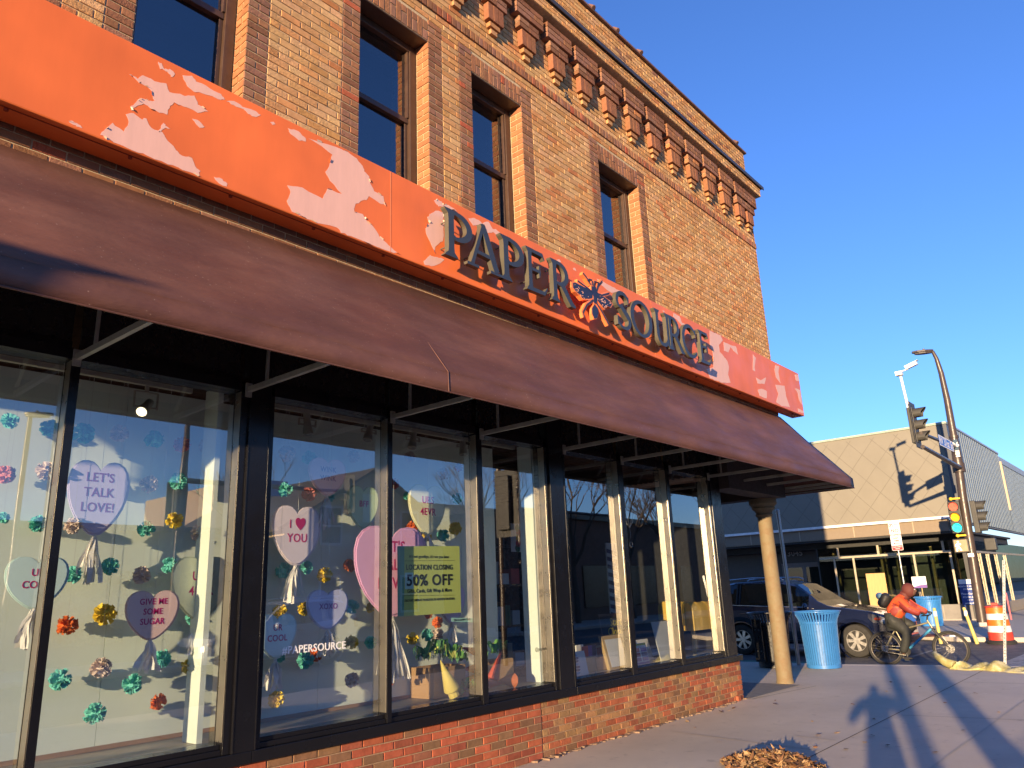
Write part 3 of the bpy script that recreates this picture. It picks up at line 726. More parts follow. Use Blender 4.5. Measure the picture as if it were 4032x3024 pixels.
# ================= ground
def concrete(name, a, b, sc=1.0):
    m = mat(name, a, 0.78, var=0.16, scale=1.1 * sc, det=9, bump=.0025, bscale=150, spec=.45, col2=b)
    t = m.node_tree; p = t.nodes['Principled BSDF']; L = t.links.new
    lk = p.inputs['Base Color'].links[0].from_socket
    tc = nd(t, 'ShaderNodeTexCoord'); vo = nd(t, 'ShaderNodeTexNoise'); vo.inputs['Scale'].default_value = 7; vo.inputs['Detail'].default_value = 6; L(tc.outputs['Object'], vo.inputs['Vector'])
    rp = nd(t, 'ShaderNodeValToRGB'); rp.color_ramp.elements[0].position = .62; rp.color_ramp.elements[1].position = .74
    rp.color_ramp.elements[0].color = (0, 0, 0, 1); rp.color_ramp.elements[1].color = (.35, .35, .35, 1)
    mx = nd(t, 'ShaderNodeMix', data_type='RGBA'); L(vo.outputs['Fac'], rp.inputs[0]); L(rp.outputs[0], mx.inputs[0]); L(lk, mx.inputs[6]); mx.inputs[7].default_value = (.12, .105, .09, 1); L(mx.outputs[2], p.inputs['Base Color'])
    return m
m_conc = concrete('pavement_concrete', (0.58, 0.49, 0.385), (0.48, 0.405, 0.32))
m_conc2 = concrete('kerb_concrete', (0.50, 0.45, 0.39), (0.42, 0.38, 0.33), 2)
m_asph = mat('asphalt', (0.075, 0.073, 0.075), 0.7, var=0.25, scale=2.5, det=8, bump=.004, bscale=160, col2=(0.10, 0.095, 0.092))
m_paint = mat('road_paint', (0.36, 0.35, 0.33), 0.6, var=.25, scale=6, col2=(0.14, 0.135, 0.13))
def struct(o): return tag(o, kind='structure')
g = MB(); g.quad((-400, -400, -.15), (400, -400, -.15), (400, 400, -.15), (-400, 400, -.15)); struct(g.obj('road', m_asph))
def slabpoly(P, z0, z1, m, name, bev=.02):
    b = MB(); b.ext(P, lambda u, v: (u, v, z0), (0, 0, z1 - z0)); return struct(b.obj(name, m, bevel=bev))
pave = slabpoly([(-60, -2.4), (15.9, -2.4), (16.75, -1.2), (16.84, 2.6), (16.70, 3.4), (16.30, 5.6), (16.3, 40), (-60, 40)], -.149, 0, m_conc, 'pavement')
b = MB()
for P in ((16.3, 5.6, 16.3, 40), (16.30, 5.6, 16.70, 3.4), (16.70, 3.4, 16.84, 2.6), (16.84, 2.6, 16.75, -1.2)):
    b.bar((P[0] + .075, P[1], -.075), (P[2] + .075, P[3], -.075), .146, .152)
o = struct(b.obj('kerb', m_conc2, bevel=.012)); par(o, pave)
j = MB(); jl = MB()
def joint(mb, x0, y0, x1, y1, w_=.012):
    d = Vector((x1 - x0, y1 - y0, 0)).normalized(); s_ = Vector((-d.y, d.x, 0)) * w_ / 2; a = Vector((x0, y0, .004)); c = Vector((x1, y1, .004))
    mb.quad(a - s_, c - s_, c + s_, a + s_)
for y in (3.06, 1.0, -.8): joint(j, -10, y + .06, 16.6, y - .02)
joint(jl, 6.5, 2.06, 14.0, 1.93, .024); joint(jl, 13.4, 5.62, 16.2, 5.54); joint(jl, 8.4, 4.9, 8.12, 3.1, .02); joint(jl, 8.78, 3.6, 8.70, 3.12, .016); joint(j, 10.6, 2.98, 10.83, 1.5); joint(jl, 12.6, 3.0, 12.8, 5.1); joint(jl, 11.1, 5.16, 13.0, 5.1, .02); joint(j, 5.2, 5.0, 5.0, -2)
joint(j, 14.2, 3.0, 14.5, -2); joint(j, 11.18, 5.14, 12.95, 4.85, .014)
m_j1 = mat('joint_dark', (0.10, 0.085, 0.07), .9); m_j2 = mat('joint_pale', (0.46, 0.40, 0.32), .8)
o = struct(j.obj('pavement_joint', m_j1)); par(o, pave); o = struct(jl.obj('pavement_joint', m_j2)); par(o, pave)
b = MB(); b.ext([(11.18, 5.2), (13.0, 5.13), (13.0, 8.5), (11.18, 8.5)], lambda u, v: (u, v, .001), (0, 0, .004)); struct(b.obj('entrance_slab', mat('worn_grey_slab', (0.16, 0.15, 0.14), .85, var=.2, bump=.003, bscale=120)))
b = MB()      # broken mortar edge along the wall foot
rs = random.Random(11); x = xj - .2
while x < 11.3:
    w_ = rs.uniform(.02, .16); d_ = rs.uniform(.01, .10) * (.4 + .6 * abs(math.sin(x * 1.7))); h_ = rs.uniform(.003, .016)
    b.ext([(x, 5.25), (x + w_, 5.25), (x + w_ * .9, 5.25 - d_ * rs.uniform(.5, 1)), (x + w_ * .3, 5.25 - d_)], lambda u, v: (u, v, .0005), (0, 0, h_)); x += w_ * rs.uniform(.35, .9)
o = struct(b.obj('wall_foot_rubble', mat('crumbled_mortar', (0.23, 0.15, 0.10), .95, var=.5, scale=20, bump=.006, bscale=90)))
far = slabpoly([(25.6, 60), (25.6, 6.4), (24.7, 5.2), (24.6, -2.0), (25.4, -3), (90, -3), (90, 60)], -.149, -.02, m_conc2, 'far_pavement')
b = MB(); b.box(25.0, 26.0, 5.6, 6.25, -.0195, -.014); struct(b.obj('tactile_plate', mat('brick_red_plate', (0.22, 0.05, 0.03), .8, bump=.004, bscale=60)))
b = MB()
for i in range(5): b.quad((18.0, 3.3 - i * 1.3, -.1455), (22.6, 3.1 - i * 1.3, -.1455), (22.6, 2.5 - i * 1.3, -.1455), (18.0, 2.7 - i * 1.3, -.1455))
b.quad((18.2, 5.3, -.1455), (22.9, 5.2, -.1455), (22.9, 5.1, -.1455), (18.2, 5.2, -.1455)); b.quad((21.9, 6.8, -.1455), (22.05, 6.8, -.1455), (22.05, 40, -.1455), (21.9, 40, -.1455))
b.quad((17.0, 6.3, -.1455), (17.5, 6.3, -.1455), (17.5, 5.9, -.1455), (17.0, 5.9, -.1455))
struct(b.obj('road_marking', m_paint))
b = MB(); b.quad((16.6, 6.9, -.146), (18.3, 6.9, -.146), (18.3, 40, -.146), (16.6, 40, -.146)); struct(b.obj('cycle_lane', mat('green_lane_paint', (0.06, 0.17, 0.12), .7, var=.3)))
# far side pavement of the shop street
slabpoly([(-60, -60), (14.5, -60), (14.5, -12.6), (13.5, -11.6), (-60, -11.6)], -.149, 0, m_conc2, 'opposite_pavement')
slabpoly([(25.6, -60), (90, -60), (90, -11.4), (26.4, -11.4), (25.6, -12.4)], -.149, 0, m_conc2, 'opposite_pavement')
specks(m_conc, 3.2, .055, .10, (.12, .105, .09), .55); specks(m_conc, 1.1, .075, .10, (.62, .56, .48), .5); stain(m_conc, .35, .16)
# ================= window display
m_mint = mat('mint_board', (0.76, 0.84, 0.77), 0.7, var=0.05, scale=2)
bd = MB()
for i, (a, b) in enumerate([(-3, -1.2), (-1.197, .6), (.603, 2.4), (2.403, 4.2), (4.203, 6.0), (6.003, 6.55)]): bd.box(a, b, 5.87, 5.885 + .001 * (i % 2), .688, 3.245)
o = bd.obj('backdrop', m_mint); tag(o, 'tall pale mint backdrop boards standing behind the hanging hearts', 'backdrop')
bb = MB(); bb.box(-3, 6.55, 5.845, 5.868, .688, .715); o = bb.obj('backdrop_batten', mat('pine_strip', (0.36, 0.22, 0.12), .6, stretch=(1, 10, 10)), o)
for xx in (2.89, 6.70):
    q = MB(); q.box(xx, xx + .042, 5.42, 5.62, .688, 3.245); o = q.obj('mint_post', m_mint); tag(o, 'pale mint board post behind the ' + ('left' if xx < 4 else 'right') + ' wide black pillar', 'post')
m_str = mat('clear_thread', (0.6, 0.62, 0.6), .4)
def fit(o_, x0, x1, zc, h, y):
    me = o_.data; n = len(me.vertices)
    if not n: return
    xs_ = [v.co.x for v in me.vertices]; zs = [v.co.z for v in me.vertices]
    a, b, c, d = min(xs_), max(xs_), min(zs), max(zs)
    for v in me.vertices:
        v.co.x = x0 + (v.co.x - a) / (b - a) * (x1 - x0); v.co.z = zc - h / 2 + (v.co.z - c) / (d - c) * h
def ptext(s, L, Rr, c, hpx, y, m, name='lettering', parent=None, bold=.0):
    a = PY(L[0], L[1], y); b = PY(Rr[0], Rr[1], y); zc = (a.z + b.z) / 2
    hh = abs(PY(c[0], c[1] + hpx / 2, y).z - PY(c[0], c[1] - hpx / 2, y).z)
    o_ = text(s, .1, (0, y, 0), m, name, parent, bold=bold)
    fit(o_, a.x, b.x, PY(c[0], c[1], y).z, hh, y)
    return o_
def heart_poly():
    Hf = [(0, .37), (.05, .43), (.12, .48), (.21, .5), (.31, .49), (.40, .44), (.465, .36), (.5, .24), (.498, .11), (.47, -.02), (.42, -.14), (.35, -.25), (.26, -.35), (.17, -.43), (.08, -.485), (0, -.5)]
    return Hf + [(-x, z) for x, z in reversed(Hf[1:-1])]
HP = heart_poly()
TX = (0.55, 0.012, 0.17)
m_mag = mat('magenta_print', TX, .6, var=.03); m_lav = mat('purple_print', (0.27, 0.10, 0.36), .6, var=.03)
m_tis = mat('white_tissue', (0.80, 0.78, 0.76), .7, var=.06, scale=12)
def tassel(mb, x, y, z, L, W, rs):
    for k in range(16):
        a = rs.uniform(-1, 1); dx = a * W; dy = rs.uniform(-.05, .05); wd = rs.uniform(.018, .035); l = L * rs.uniform(.82, 1.05)
        n = 5; prev = None
        for i in range(n + 1):
            t = i / n; q = t ** .75
            c = Vector((x + dx * q + .008 * math.sin(t * 7 + k), y + dy * q + .012 * math.sin(t * 5 + k * 2), z - l * t))
            ww = .006 + wd * min(1, t * 1.7); tw = Vector((math.cos(k * 1.3 + t), math.sin(k * 1.3 + t), .1)) * ww / 2
            cur = (c - tw, c + tw)
            if prev: mb.quad(prev[0], prev[1], cur[1], cur[0])
            prev = cur
HEARTS = []
def heart(L, T, R2, B, y, colr, lines, tl, m_t, desc, cy_=.52, ts=.5, thick=.014, group='paper hearts hanging in the shop window'):
    cx, cyy = (L + R2) / 2, (T + B) / 2
    a = PY(L, cyy, y); b = PY(R2, cyy, y); c = PY(cx, T, y); d = PY(cx, B, y)
    W = b.x - a.x; Hh = c.z - d.z; X = (a.x + b.x) / 2; Z = (c.z + d.z) / 2
    r = thing('paper_heart', desc, 'heart', (X, y, Z), group)
    colr = tuple(min(.93, q * 1.42) for q in colr); m1 = mat('heart_card', colr, .6, var=.04, scale=3); m2 = mat('heart_edge', tuple(q * .8 for q in colr), .6, var=.04, scale=3)
    h = MB(); h.ext([(X + u * W * .93 - W * .02, Z + (v) * Hh * .95) for u, v in HP], lambda u, v: (u, y + .004, v), (0, -.012, 0), 0, 1)
    h.ext([(X + u * W, Z + v * Hh - .004) for u, v in HP], lambda u, v: (u, y + .004 + thick, v), (0, -thick, 0), 1)
    hb = h.obj('heart_board', [m1, m2], r)
    n = len(lines); lh = Hh * (.125 if n > 2 else .145)
    for i, s_ in enumerate(lines):
        o_ = text(s_, lh / .73, (X - W * .01, y - .0095, Z + Hh * .06 + (n / 2 - .5 - i) * lh * 1.6), m_t, 'lettering', hb, bold=.017 * lh, sx=.9)
    t = MB(); tassel(t, X, y + .01, Z - Hh * .49, tl * Hh, W * .23, random.Random(int(L)))
    t.obj('tassel', m_tis, r)
    s2 = MB(); s2.tube([(X + W * .02, y + .012, Z + Hh * .35), (X + W * .02, y + .012, 3.24)], .0012, 4); s2.obj('thread', m_str, r)
    HEARTS.append((X, Z, desc)); return r
heart(262, 1812, 507, 2108, 5.66, (0.50, 0.46, 0.72), ["LET'S", 'TALK', 'LOVE!'], .62, m_lav, 'big lavender paper heart reading LET\'S TALK LOVE!')
heart(16, 2189, 270, 2396, 5.47, (0.50, 0.74, 0.72), ['UR', 'COOL'], .74, m_mag, 'pale aqua UR COOL heart behind the leftmost mullion')
heart(493, 2323, 705, 2519, 5.45, (0.76, 0.46, 0.42), ['GIVE ME', 'SOME', 'SUGAR'], .64, m_mag, 'pink paper heart reading GIVE ME SOME SUGAR')
heart(674, 2189, 905, 2441, 5.58, (0.74, 0.70, 0.46), ['URS', '4EVR'], .52, m_mag, 'cream URS 4EVR heart beside the left black pillar')
heart(1012, 2415, 1168, 2593, 5.46, (0.50, 0.74, 0.72), ['UR', 'COOL'], .68, m_mag, 'small pale aqua UR COOL heart just right of the black pillar')
heart(1209, 2319, 1372, 2478, 5.46, (0.45, 0.47, 0.66), ['XOXO'], .66, m_lav, 'lavender blue paper heart reading XOXO')
heart(1072, 1990, 1264, 2226, 5.62, (0.72, 0.58, 0.66), ['I \u2665', 'YOU'], .6, m_mag, 'pale pink paper heart reading I love YOU with a heart sign')
heart(1217, 1803, 1363, 1950, 5.6, (0.66, 0.44, 0.50), ['WINK', 'WINK'], .9, m_lav, 'small mauve heart reading WINK WINK near the ceiling')
heart(1368, 1912, 1493, 2080, 5.62, (0.46, 0.60, 0.40), ['BFF'], .6, m_mag, 'small green heart reading BFF')
heart(1611, 1907, 1755, 2106, 5.6, (0.74, 0.70, 0.46), ['URS', '4EVR'], .5, m_mag, 'cream URS 4EVR heart hanging over the lime poster')
heart(1396, 2070, 1684, 2430, 5.52, (0.66, 0.36, 0.58), ["LET'S", 'TALK', 'LOVE!'], .68, m_mag, 'large mauve pink heart half hidden behind the lime poster')
heart(1727, 2300, 1832, 2454, 5.56, (0.60, 0.52, 0.74), [], .8, m_lav, 'small lilac heart peeping out below the lime poster')
# tissue pompoms: (colour letter, pixel, radius), grouped by the crop they were read from
PC = {'t': ('teal', (0.17, 0.60, 0.53)), 'y': ('yellow', (0.82, 0.62, 0.06)), 'o': ('orange', (0.72, 0.17, 0.03)), 'p': ('blush white', (0.70, 0.58, 0.52)), 'r': ('coral pink', (0.66, 0.22, 0.20))}
PM = {k: mat(v[0].replace(' ', '_') + '_tissue', v[1], .75, var=.14, scale=14) for k, v in PC.items()}
def pompom(seed):
    rs = random.Random(seed); b = MB()
    for k in range(70):
        z = rs.uniform(-1, 1); a = rs.uniform(0, 6.283); q = math.sqrt(1 - z * z)
        n = Vector((q * math.cos(a), q * math.sin(a), z)); t = n.cross(Vector((rs.uniform(-1, 1), rs.uniform(-1, 1), rs.uniform(-1, 1)))).normalized(); s_ = n.cross(t)
        ww = rs.uniform(.28, .46); l0 = .35; l1 = rs.uniform(.85, 1.05); f = rs.uniform(-.22, .22); g_ = rs.uniform(-.2, .2)
        P = []
        for i in range(3):
            r_ = l0 + (l1 - l0) * i / 2
            for j in range(4):
                u = (j / 3 - .5) * ww * (.5 + .5 * i)
                P.append(n * (r_ - .5 * u * u * (i / 2)) + t * (u + f * i / 2) + s_ * ((.11 * math.sin(j * 2.3 + k) + g_) * i / 2))
        b.add(P, [(i * 4 + j, i * 4 + j + 1, i * 4 + j + 5, i * 4 + j + 4) for i in range(2) for j in range(3)])
    b.ball((0, 0, 0), .5, 8, 6)
    return b
PMESH = {}
for k in PC:
    for vv in range(2):
        o = pompom(ord(k) * 3 + vv).obj('tissue_pompom', PM[k]); PMESH[(k, vv)] = o.data; bpy.data.objects.remove(o)
POM = [('k', 0, 2016, 't245,75,50 t20,40,35 p475,90,48 y1130,55,48 t945,110,48 p1300,135,55 t715,350,50 p915,410,52 t1100,345,48 t470,405,50 y680,660,65 o435,735,58 t1255,680,48 p655,1010,60 t390,1085,62 t1050,950,52 y1230,1000,50 t860,1115,58 o1025,1230,48 t615,1305,62 t1835,380,45 t1985,360,38 y2105,405,45 y1815,645,45 y1975,625,42 t1815,945,30 t1980,960,50 o2045,925,40 y1790,1215,50'),
       ('k', 0, 1008, 't65,1065,45 t320,1115,50 t540,1150,60 p775,1150,50 t1000,1190,50 r1180,1220,45 p1340,1230,42 p300,1390,55 r30,1415,55 t1155,1460,50 p965,1480,50 t1320,1515,40 p1860,1280,48 t2005,1310,40 t1850,1515,42 r2000,1545,42 t2140,1565,25'),
       ('k', 1344, 1008, 'p80,1300,35 p445,1300,30 p660,1410,35 t750,1570,32 t430,1555,25 r345,1475,30 r760,1370,25'),
       ('k', 1344, 2016, 'o455,100,35 y738,108,38 t660,152,36 y555,155,30 o55,345,38 t70,615,42 y65,845,42 t190,845,38 y190,620,30 y460,820,36 t557,795,36 p625,795,38 o625,715,34 p70,1090,45 o325,1100,20 o565,665,25')]
import re
pl_ = []
for _, ox, oy, s_ in POM:
    for it in s_.split():
        x, y, r_ = (float(q) for q in it[1:].split(',')); px, py = ox + x * K, oy + y * K
        yy = R_.uniform(5.6, 5.78); p = PY(px, py, yy); rr = abs(PY(px, py + r_ * K, yy).z - p.z) * 1.15
        pl_.append([it[0], p, rr])
short = lambda d: d.replace(' paper heart', ' heart').replace(' with a heart sign', '')
labs = {}
for it in pl_:
    k, p, rr = it
    HX, HZ, hd = min(HEARTS, key=lambda h: (h[0] - p.x) ** 2 + (h[1] - p.z) ** 2)
    dx, dz = p.x - HX, p.z - HZ
    rel = ('right of' if dx > 0 else 'left of') if abs(dx) > abs(dz) else ('above' if dz > 0 else 'below')
    it.append((k, rel, short(hd))); labs.setdefault(it[3], []).append(it)
for key, its in labs.items():
    its.sort(key=lambda i: -i[1].z); n = len(its)
    for j, (k, p, rr, _) in enumerate(its):
        pre = '' if n == 1 else (('higher ', 'lower ')[j] if n == 2 else ('highest ', 'middle ', 'lowest ')[j] if n == 3 else ('highest ', 'second ', 'third ', 'lowest ', 'fifth ')[min(j, 4)])
        lb = pre + PC[k][0] + ' pompom ' + key[1] + ' ' + key[2]
        lb = ' '.join(lb.split()[:15])
        o = bpy.data.objects.new('tissue_pompom', PMESH[(k, R_.randrange(2))]); COL.objects.link(o)
        o.location = p; o.scale = (rr, rr, rr); o.rotation_euler = (R_.uniform(0, 6), R_.uniform(0, 6), R_.uniform(0, 6))
        tag(o, lb, 'pompom', 'tissue pompoms hanging in the window')
th = MB()
for k, p, rr, _ in pl_:
    if R_.random() < .5: th.tube([(p.x, p.y, p.z), (p.x, p.y, 3.24)], .0008, 3)
o = th.obj('hanging_threads', m_str); tag(o, 'fine clear threads the pompoms hang on', 'thread', kind='stuff')

# closing poster, strip and hashtag lettering
def BP(x, y): return (1540 + x * Q, 2060 + y * Q)
yP = GY + .014
pr = thing('closing_poster', 'lime green poster reading LOCATION CLOSING 50% OFF taped inside the glass', 'poster', PY(*BP(490, 750), yP))
def pquad(pts, y, m, name, parent, th_=.001):
    b = MB(); b.ext([(q.x, q.z) for q in (PY(px, py, y) for px, py in pts)], lambda u, v: (u, y + th_, v), (0, -th_, 0)); return b.obj(name, m, parent)
m_lime = mat('lime_paper', (0.50, 0.58, 0.14), .6, var=.08, scale=2); m_ink = mat('black_ink', (0.015, 0.016, 0.016), .6, var=.05)
sheet_ = pquad([BP(80, 297), BP(885, 297), BP(908, 1158), BP(85, 1210)], yP, m_lime, 'sheet', pr)
pquad([BP(80, 297), BP(172, 297), BP(168, 1205), BP(85, 1210)], yP - .0015, mat('green_strip', (0.16, 0.36, 0.24), .6), 'side_strip', pr)
pquad([BP(178, 642), BP(285, 640), BP(292, 848), BP(180, 855)], yP - .0015, mat('pale_patch', (0.5, 0.74, 0.62), .6), 'price_patch', pr)
for s_, l, r_, c, h, bo in (("it's not goodbye, it's see you later", (236, 440), (750, 430), (492, 437), 50, .0), ('LOCATION CLOSING', (197, 575), (797, 565), (497, 570), 68, .0012), ('50% OFF', (203, 740), (797, 722), (500, 735), 150, .0022), ('Gifts, Cards, Gift Wrap & More', (213, 886), (785, 868), (500, 880), 62, .0006), ('DISCOUNT TAKEN AT THE REGISTER. SEE ASSOCIATE FOR DETAILS', (178, 1000), (820, 975), (500, 990), 30, 0), ('WINDOW DISPLAY SHEET', (300, 328), (690, 328), (495, 328), 14, 0)):
    if s_.startswith('WINDOW'): continue
    ptext(s_, BP(*l), BP(*r_), BP(*c), h * Q, yP - .003, m_ink, 'lettering', pr, bo)
for y_ in (487, 938):
    pquad([BP(160, y_), BP(830, y_ - 8), BP(830, y_ - 4), BP(160, y_ + 4)], yP - .0015, m_ink, 'rule', pr)
st2 = thing('paper_strip', 'narrow mint strip reading This Location Only below the lime poster', 'sign', PY(*BP(920, 1255), yP))
pquad([BP(778, 1225), BP(1062, 1232), BP(1060, 1286), BP(780, 1275)], yP, mat('mint_strip', (0.36, 0.66, 0.55), .6), 'strip', st2)
ptext('This Location Only', BP(812, 1250), BP(1030, 1258), BP(920, 1252), 34 * Q, yP - .002, m_ink, 'lettering', st2, .0005)
m_wv = mat('white_vinyl', (0.8, 0.8, 0.8), .5, var=.02)
o = ptext('#PAPERSOURCE', (800 + 1020 * Q, 2520 + 150 * Q), (800 + 1846 * Q, 2520 + 70 * Q), (800 + 1430 * Q, 2520 + 105 * Q), 112 * Q, GY - .0014, m_wv, 'window_lettering', None, .001)
tag(o, 'white hashtag lettering stuck on the second wide window', 'lettering')
o = text('@papersource', .05, PY(1540 + 1990 * Q, 2520 + 110 * Q, GY - .0014), m_ink, 'window_lettering', None); tag(o, 'small dark handle lettering on the glass beside the pillar', 'lettering')

# spotlights on the ceiling track
tr = MB(); tr.box(-1, 2.75, 5.56, 5.60, 3.20, 3.235); tr.box(3.3, 6.6, 5.56, 5.60, 3.20, 3.235)
m_wht = mat('cream_metal', (0.42, 0.41, 0.36), .5); m_lens = mat('lamp_lens', (0.25, 0.25, 0.25), .2); m_lit = mat('lit_lens', (1, .9, .7), .3, emit=(1.0, 0.80, 0.50), es=1.5)
o = tr.obj('light_track', m_wht); tag(o, 'pale ceiling track that carries the window spotlights', 'light track')
def spot(px, py, lit, d, lb):
    p = PY(px, py, 5.58); d = Vector(d).normalized(); z0 = 3.2
    t = thing('spotlight', lb, 'spotlight', (p.x, 5.58, z0), 'spotlights on the ceiling track')
    b = MB(); b.box(p.x - .012, p.x + .012, 5.57, 5.59, z0 - .05, z0 + .001)
    zc = p.z; w_ = .085
    b.bar((p.x - w_, 5.58, z0 - .05), (p.x + w_, 5.58, z0 - .05), .02, .008); b.bar((p.x - w_, 5.58, z0 - .05), (p.x - w_, 5.58, zc - .01), .02, .008); b.bar((p.x + w_, 5.58, z0 - .05), (p.x + w_, 5.58, zc - .01), .02, .008)
    b.bar((p.x - w_, 5.58, zc), (p.x + w_, 5.58, zc), .012, .012)
    b.obj('bracket', m_wht, t)
    c = MB(); q = Vector((p.x, 5.58, zc)); c.tube([q - d * .10, q - d * .02, q + d * .0, q + d * .06, q + d * .085], [.03, .031, .034, .043, .045], 18, caps=True); c.obj('can', m_wht, t, smooth=35)
    l = MB(); l.tube([q + d * .0855, q + d * .088], [.036, .032], 18); l.obj('lens', m_lit if lit else m_lens, t)
D_ = 4032 / 2212
spot(314 * D_, 880 * D_, True, (-.55, -.6, -.6), 'lit spotlight glowing warm on the track in the left window')
spot(664 * D_, 918 * D_, False, (.05, -.1, -1), 'unlit spotlight nearest the left black pillar')
spot(797 * D_, 934 * D_, False, (-.3, -.1, -.9), 'unlit spotlight pointing down left beside the middle mullion')
spot(892 * D_, 951 * D_, False, (-.25, -.1, -.9), 'unlit spotlight above the lime closing poster')
spot(1000 * D_, 966 * D_, False, (-.05, -.1, -1), 'unlit spotlight farthest right on the track')

# paper carrots, cartons and curled paper leaves
m_card = mat('cardboard', (0.40, 0.24, 0.11), .75, var=.08, scale=5)
def GP(x, y): return (1540 + x * Q, 2520 + y * Q)
A = PZ(*GP(555, 775), .688); B = PZ(*GP(300, 742), .688)
y0, y1 = A.y, max(B.y, A.y + .26); x0 = A.x; zt = PY(*GP(555, 368), y0).z
ct = thing('cardboard_carton', 'brown cardboard carton with a hand hole holding green paper plants', 'box', (x0 + .2, y0 + .15, .688))
cb = MB(); hz = .69 + (zt - .69) * .73; ym = (y0 + y1) / 2; cw = .42
cb.box(x0, x0 + .005, y0, y1, .689, hz - .02); cb.box(x0, x0 + .005, y0, ym - .045, hz - .0199, hz + .0199); cb.box(x0, x0 + .005, ym + .045, y1, hz - .0199, hz + .0199); cb.box(x0, x0 + .005, y0, y1, hz + .02, zt)
cb.box(x0 + .0055, x0 + cw, y0, y0 + .005, .689, zt); cb.box(x0 + .0055, x0 + cw, y1 - .005, y1, .689, zt); cb.box(x0 + cw + .0005, x0 + cw + .0055, y0, y1, .689, zt); cb.box(x0 + .006, x0 + cw - .001, y0 + .006, y1 - .006, .6895, .70)
cb.obj('carton', m_card, ct)
m_gr = [mat('green_paper', (0.16, 0.38, 0.08), .7, var=.2, scale=9), mat('lime_paper_leaf', (0.58, 0.62, 0.15), .7, var=.15, scale=9), mat('dark_green_paper', (0.06, 0.18, 0.08), .7, var=.2, scale=9)]
def plant(c, r_, n, seed, label, m0=None):
    rs = random.Random(seed); b = MB(); c = Vector(c)
    for k in range(n):
        a = rs.uniform(0, 6.283); up_ = rs.uniform(.2, 1.0); l = r_ * rs.uniform(.8, 1.25); d = Vector((math.cos(a), math.sin(a) * .7, 0)); wd = rs.uniform(.014, .026); m = rs.choice((0, 0, 1, 2)) if m0 is None else m0
        prev = None; sd = Vector((-d.y, d.x, 0)).normalized()
        for i in range(8):
            t = i / 7; q = c + d * (l * math.sin(t * 2.0) * .8) + Vector((0, 0, l * (up_ * 1.15 * math.sin(t * 2.5) - .32 * t * t)))
            w_ = wd * (1 - t ** 3 * .9); cur = (q - sd * w_, q + sd * w_)
            if prev: b.quad(prev[0], prev[1], cur[1], cur[0], m)
            prev = cur
    o = b.obj('paper_plant', m_gr, smooth=180); tag(o, label, 'paper plant', 'curled paper plants in the window')
for (x, y, r_, n, lb) in ((450, 240, .13, 26, 'leafy lime and green paper plant over the carton hand hole'), (630, 170, .13, 24, 'paper plant arching highest over the carton'), (780, 240, .13, 24, 'dark green paper plant spilling over the carton front'), (890, 270, .11, 20, 'paper plant at the right end of the carton'), (905, 700, .07, 18, 'small curled green paper leaves at the foot of the yellow cone'), (1000, 620, .09, 18, 'curled green paper leaves on the floor beside the mullion'), (1330, 170, .11, 22, 'paper plant above the red paper cone'), (1440, 110, .07, 14, 'small yellow green paper curls beside the red cone tip')):
    yy = 5.48; p = PY(*GP(x, y), yy); plant(p, r_, n, x, lb)
m_cone = {'y': mat('yellow_card', (0.68, 0.56, 0.14), .55, var=.06), 'o': mat('orange_card', (0.62, 0.17, 0.04), .55, var=.08), 'r': mat('red_card', (0.58, 0.095, 0.045), .55, var=.08)}
def cone(tip, basec, rpx, k, y_, lb, top=None):
    a = PY(*GP(*tip), y_); b_ = PY(*GP(*basec), y_ - .02); r_ = abs(PY(basec[0] * Q + 1540, 2520 + (basec[1] + rpx) * Q, y_).z - b_.z)
    c = MB(); c.tube([a, a + (b_ - a) * .5, b_ - (b_ - a) * .05, b_], [.004, r_ * .55, r_ * 1.0, r_ * .93], 22); o = c.obj('paper_cone', m_cone[k], smooth=40); tag(o, lb, 'paper cone', 'paper carrot cones in the window')
    return b_, r_, (b_ - a).normalized()
b_, r_, d = cone((640, 262), (790, 650), 108, 'y', 5.42, 'tall pale yellow paper cone leaning on the carton')
c = MB(); c.tube([b_ + d * .001, b_ + d * .06], [.05, .05], 10); o = c.obj('cone_stub', m_cone['y']); tag(o, 'crumpled yellow paper stub under the yellow cone', 'paper stub')
cone((1430, 135), (1315, 520), 85, 'r', 5.50, 'tall red paper cone standing right of the mullion')
cone((1395, 522), (1590, 525), 95, 'o', 5.44, 'orange paper cone lying on its side by the glass')
cone((905, 95), (1090, 150), 50, 'r', 5.6, 'red paper cone lying high behind the carton')
cone((1440, 560), (1210, 570), 70, 'r', 5.46, 'dark red paper cone lying below the standing red cone')
cone((930, 380), (1100, 370), 62, 'r', 5.62, 'red paper cone lying across the stack beside the carton')
cone((930, 500), (1110, 500), 58, 'o', 5.60, 'orange paper cone lowest in the stack beside the carton')
A = PY(*GP(1250, 430), 5.66); B = PY(*GP(1585, 230), 5.66)
cb = MB(); cb.box(A.x, B.x, 5.66, 5.82, .6885, B.z); o = cb.obj('cardboard_carton', m_card, bevel=.004); tag(o, 'closed brown carton standing behind the red paper cone', 'box')

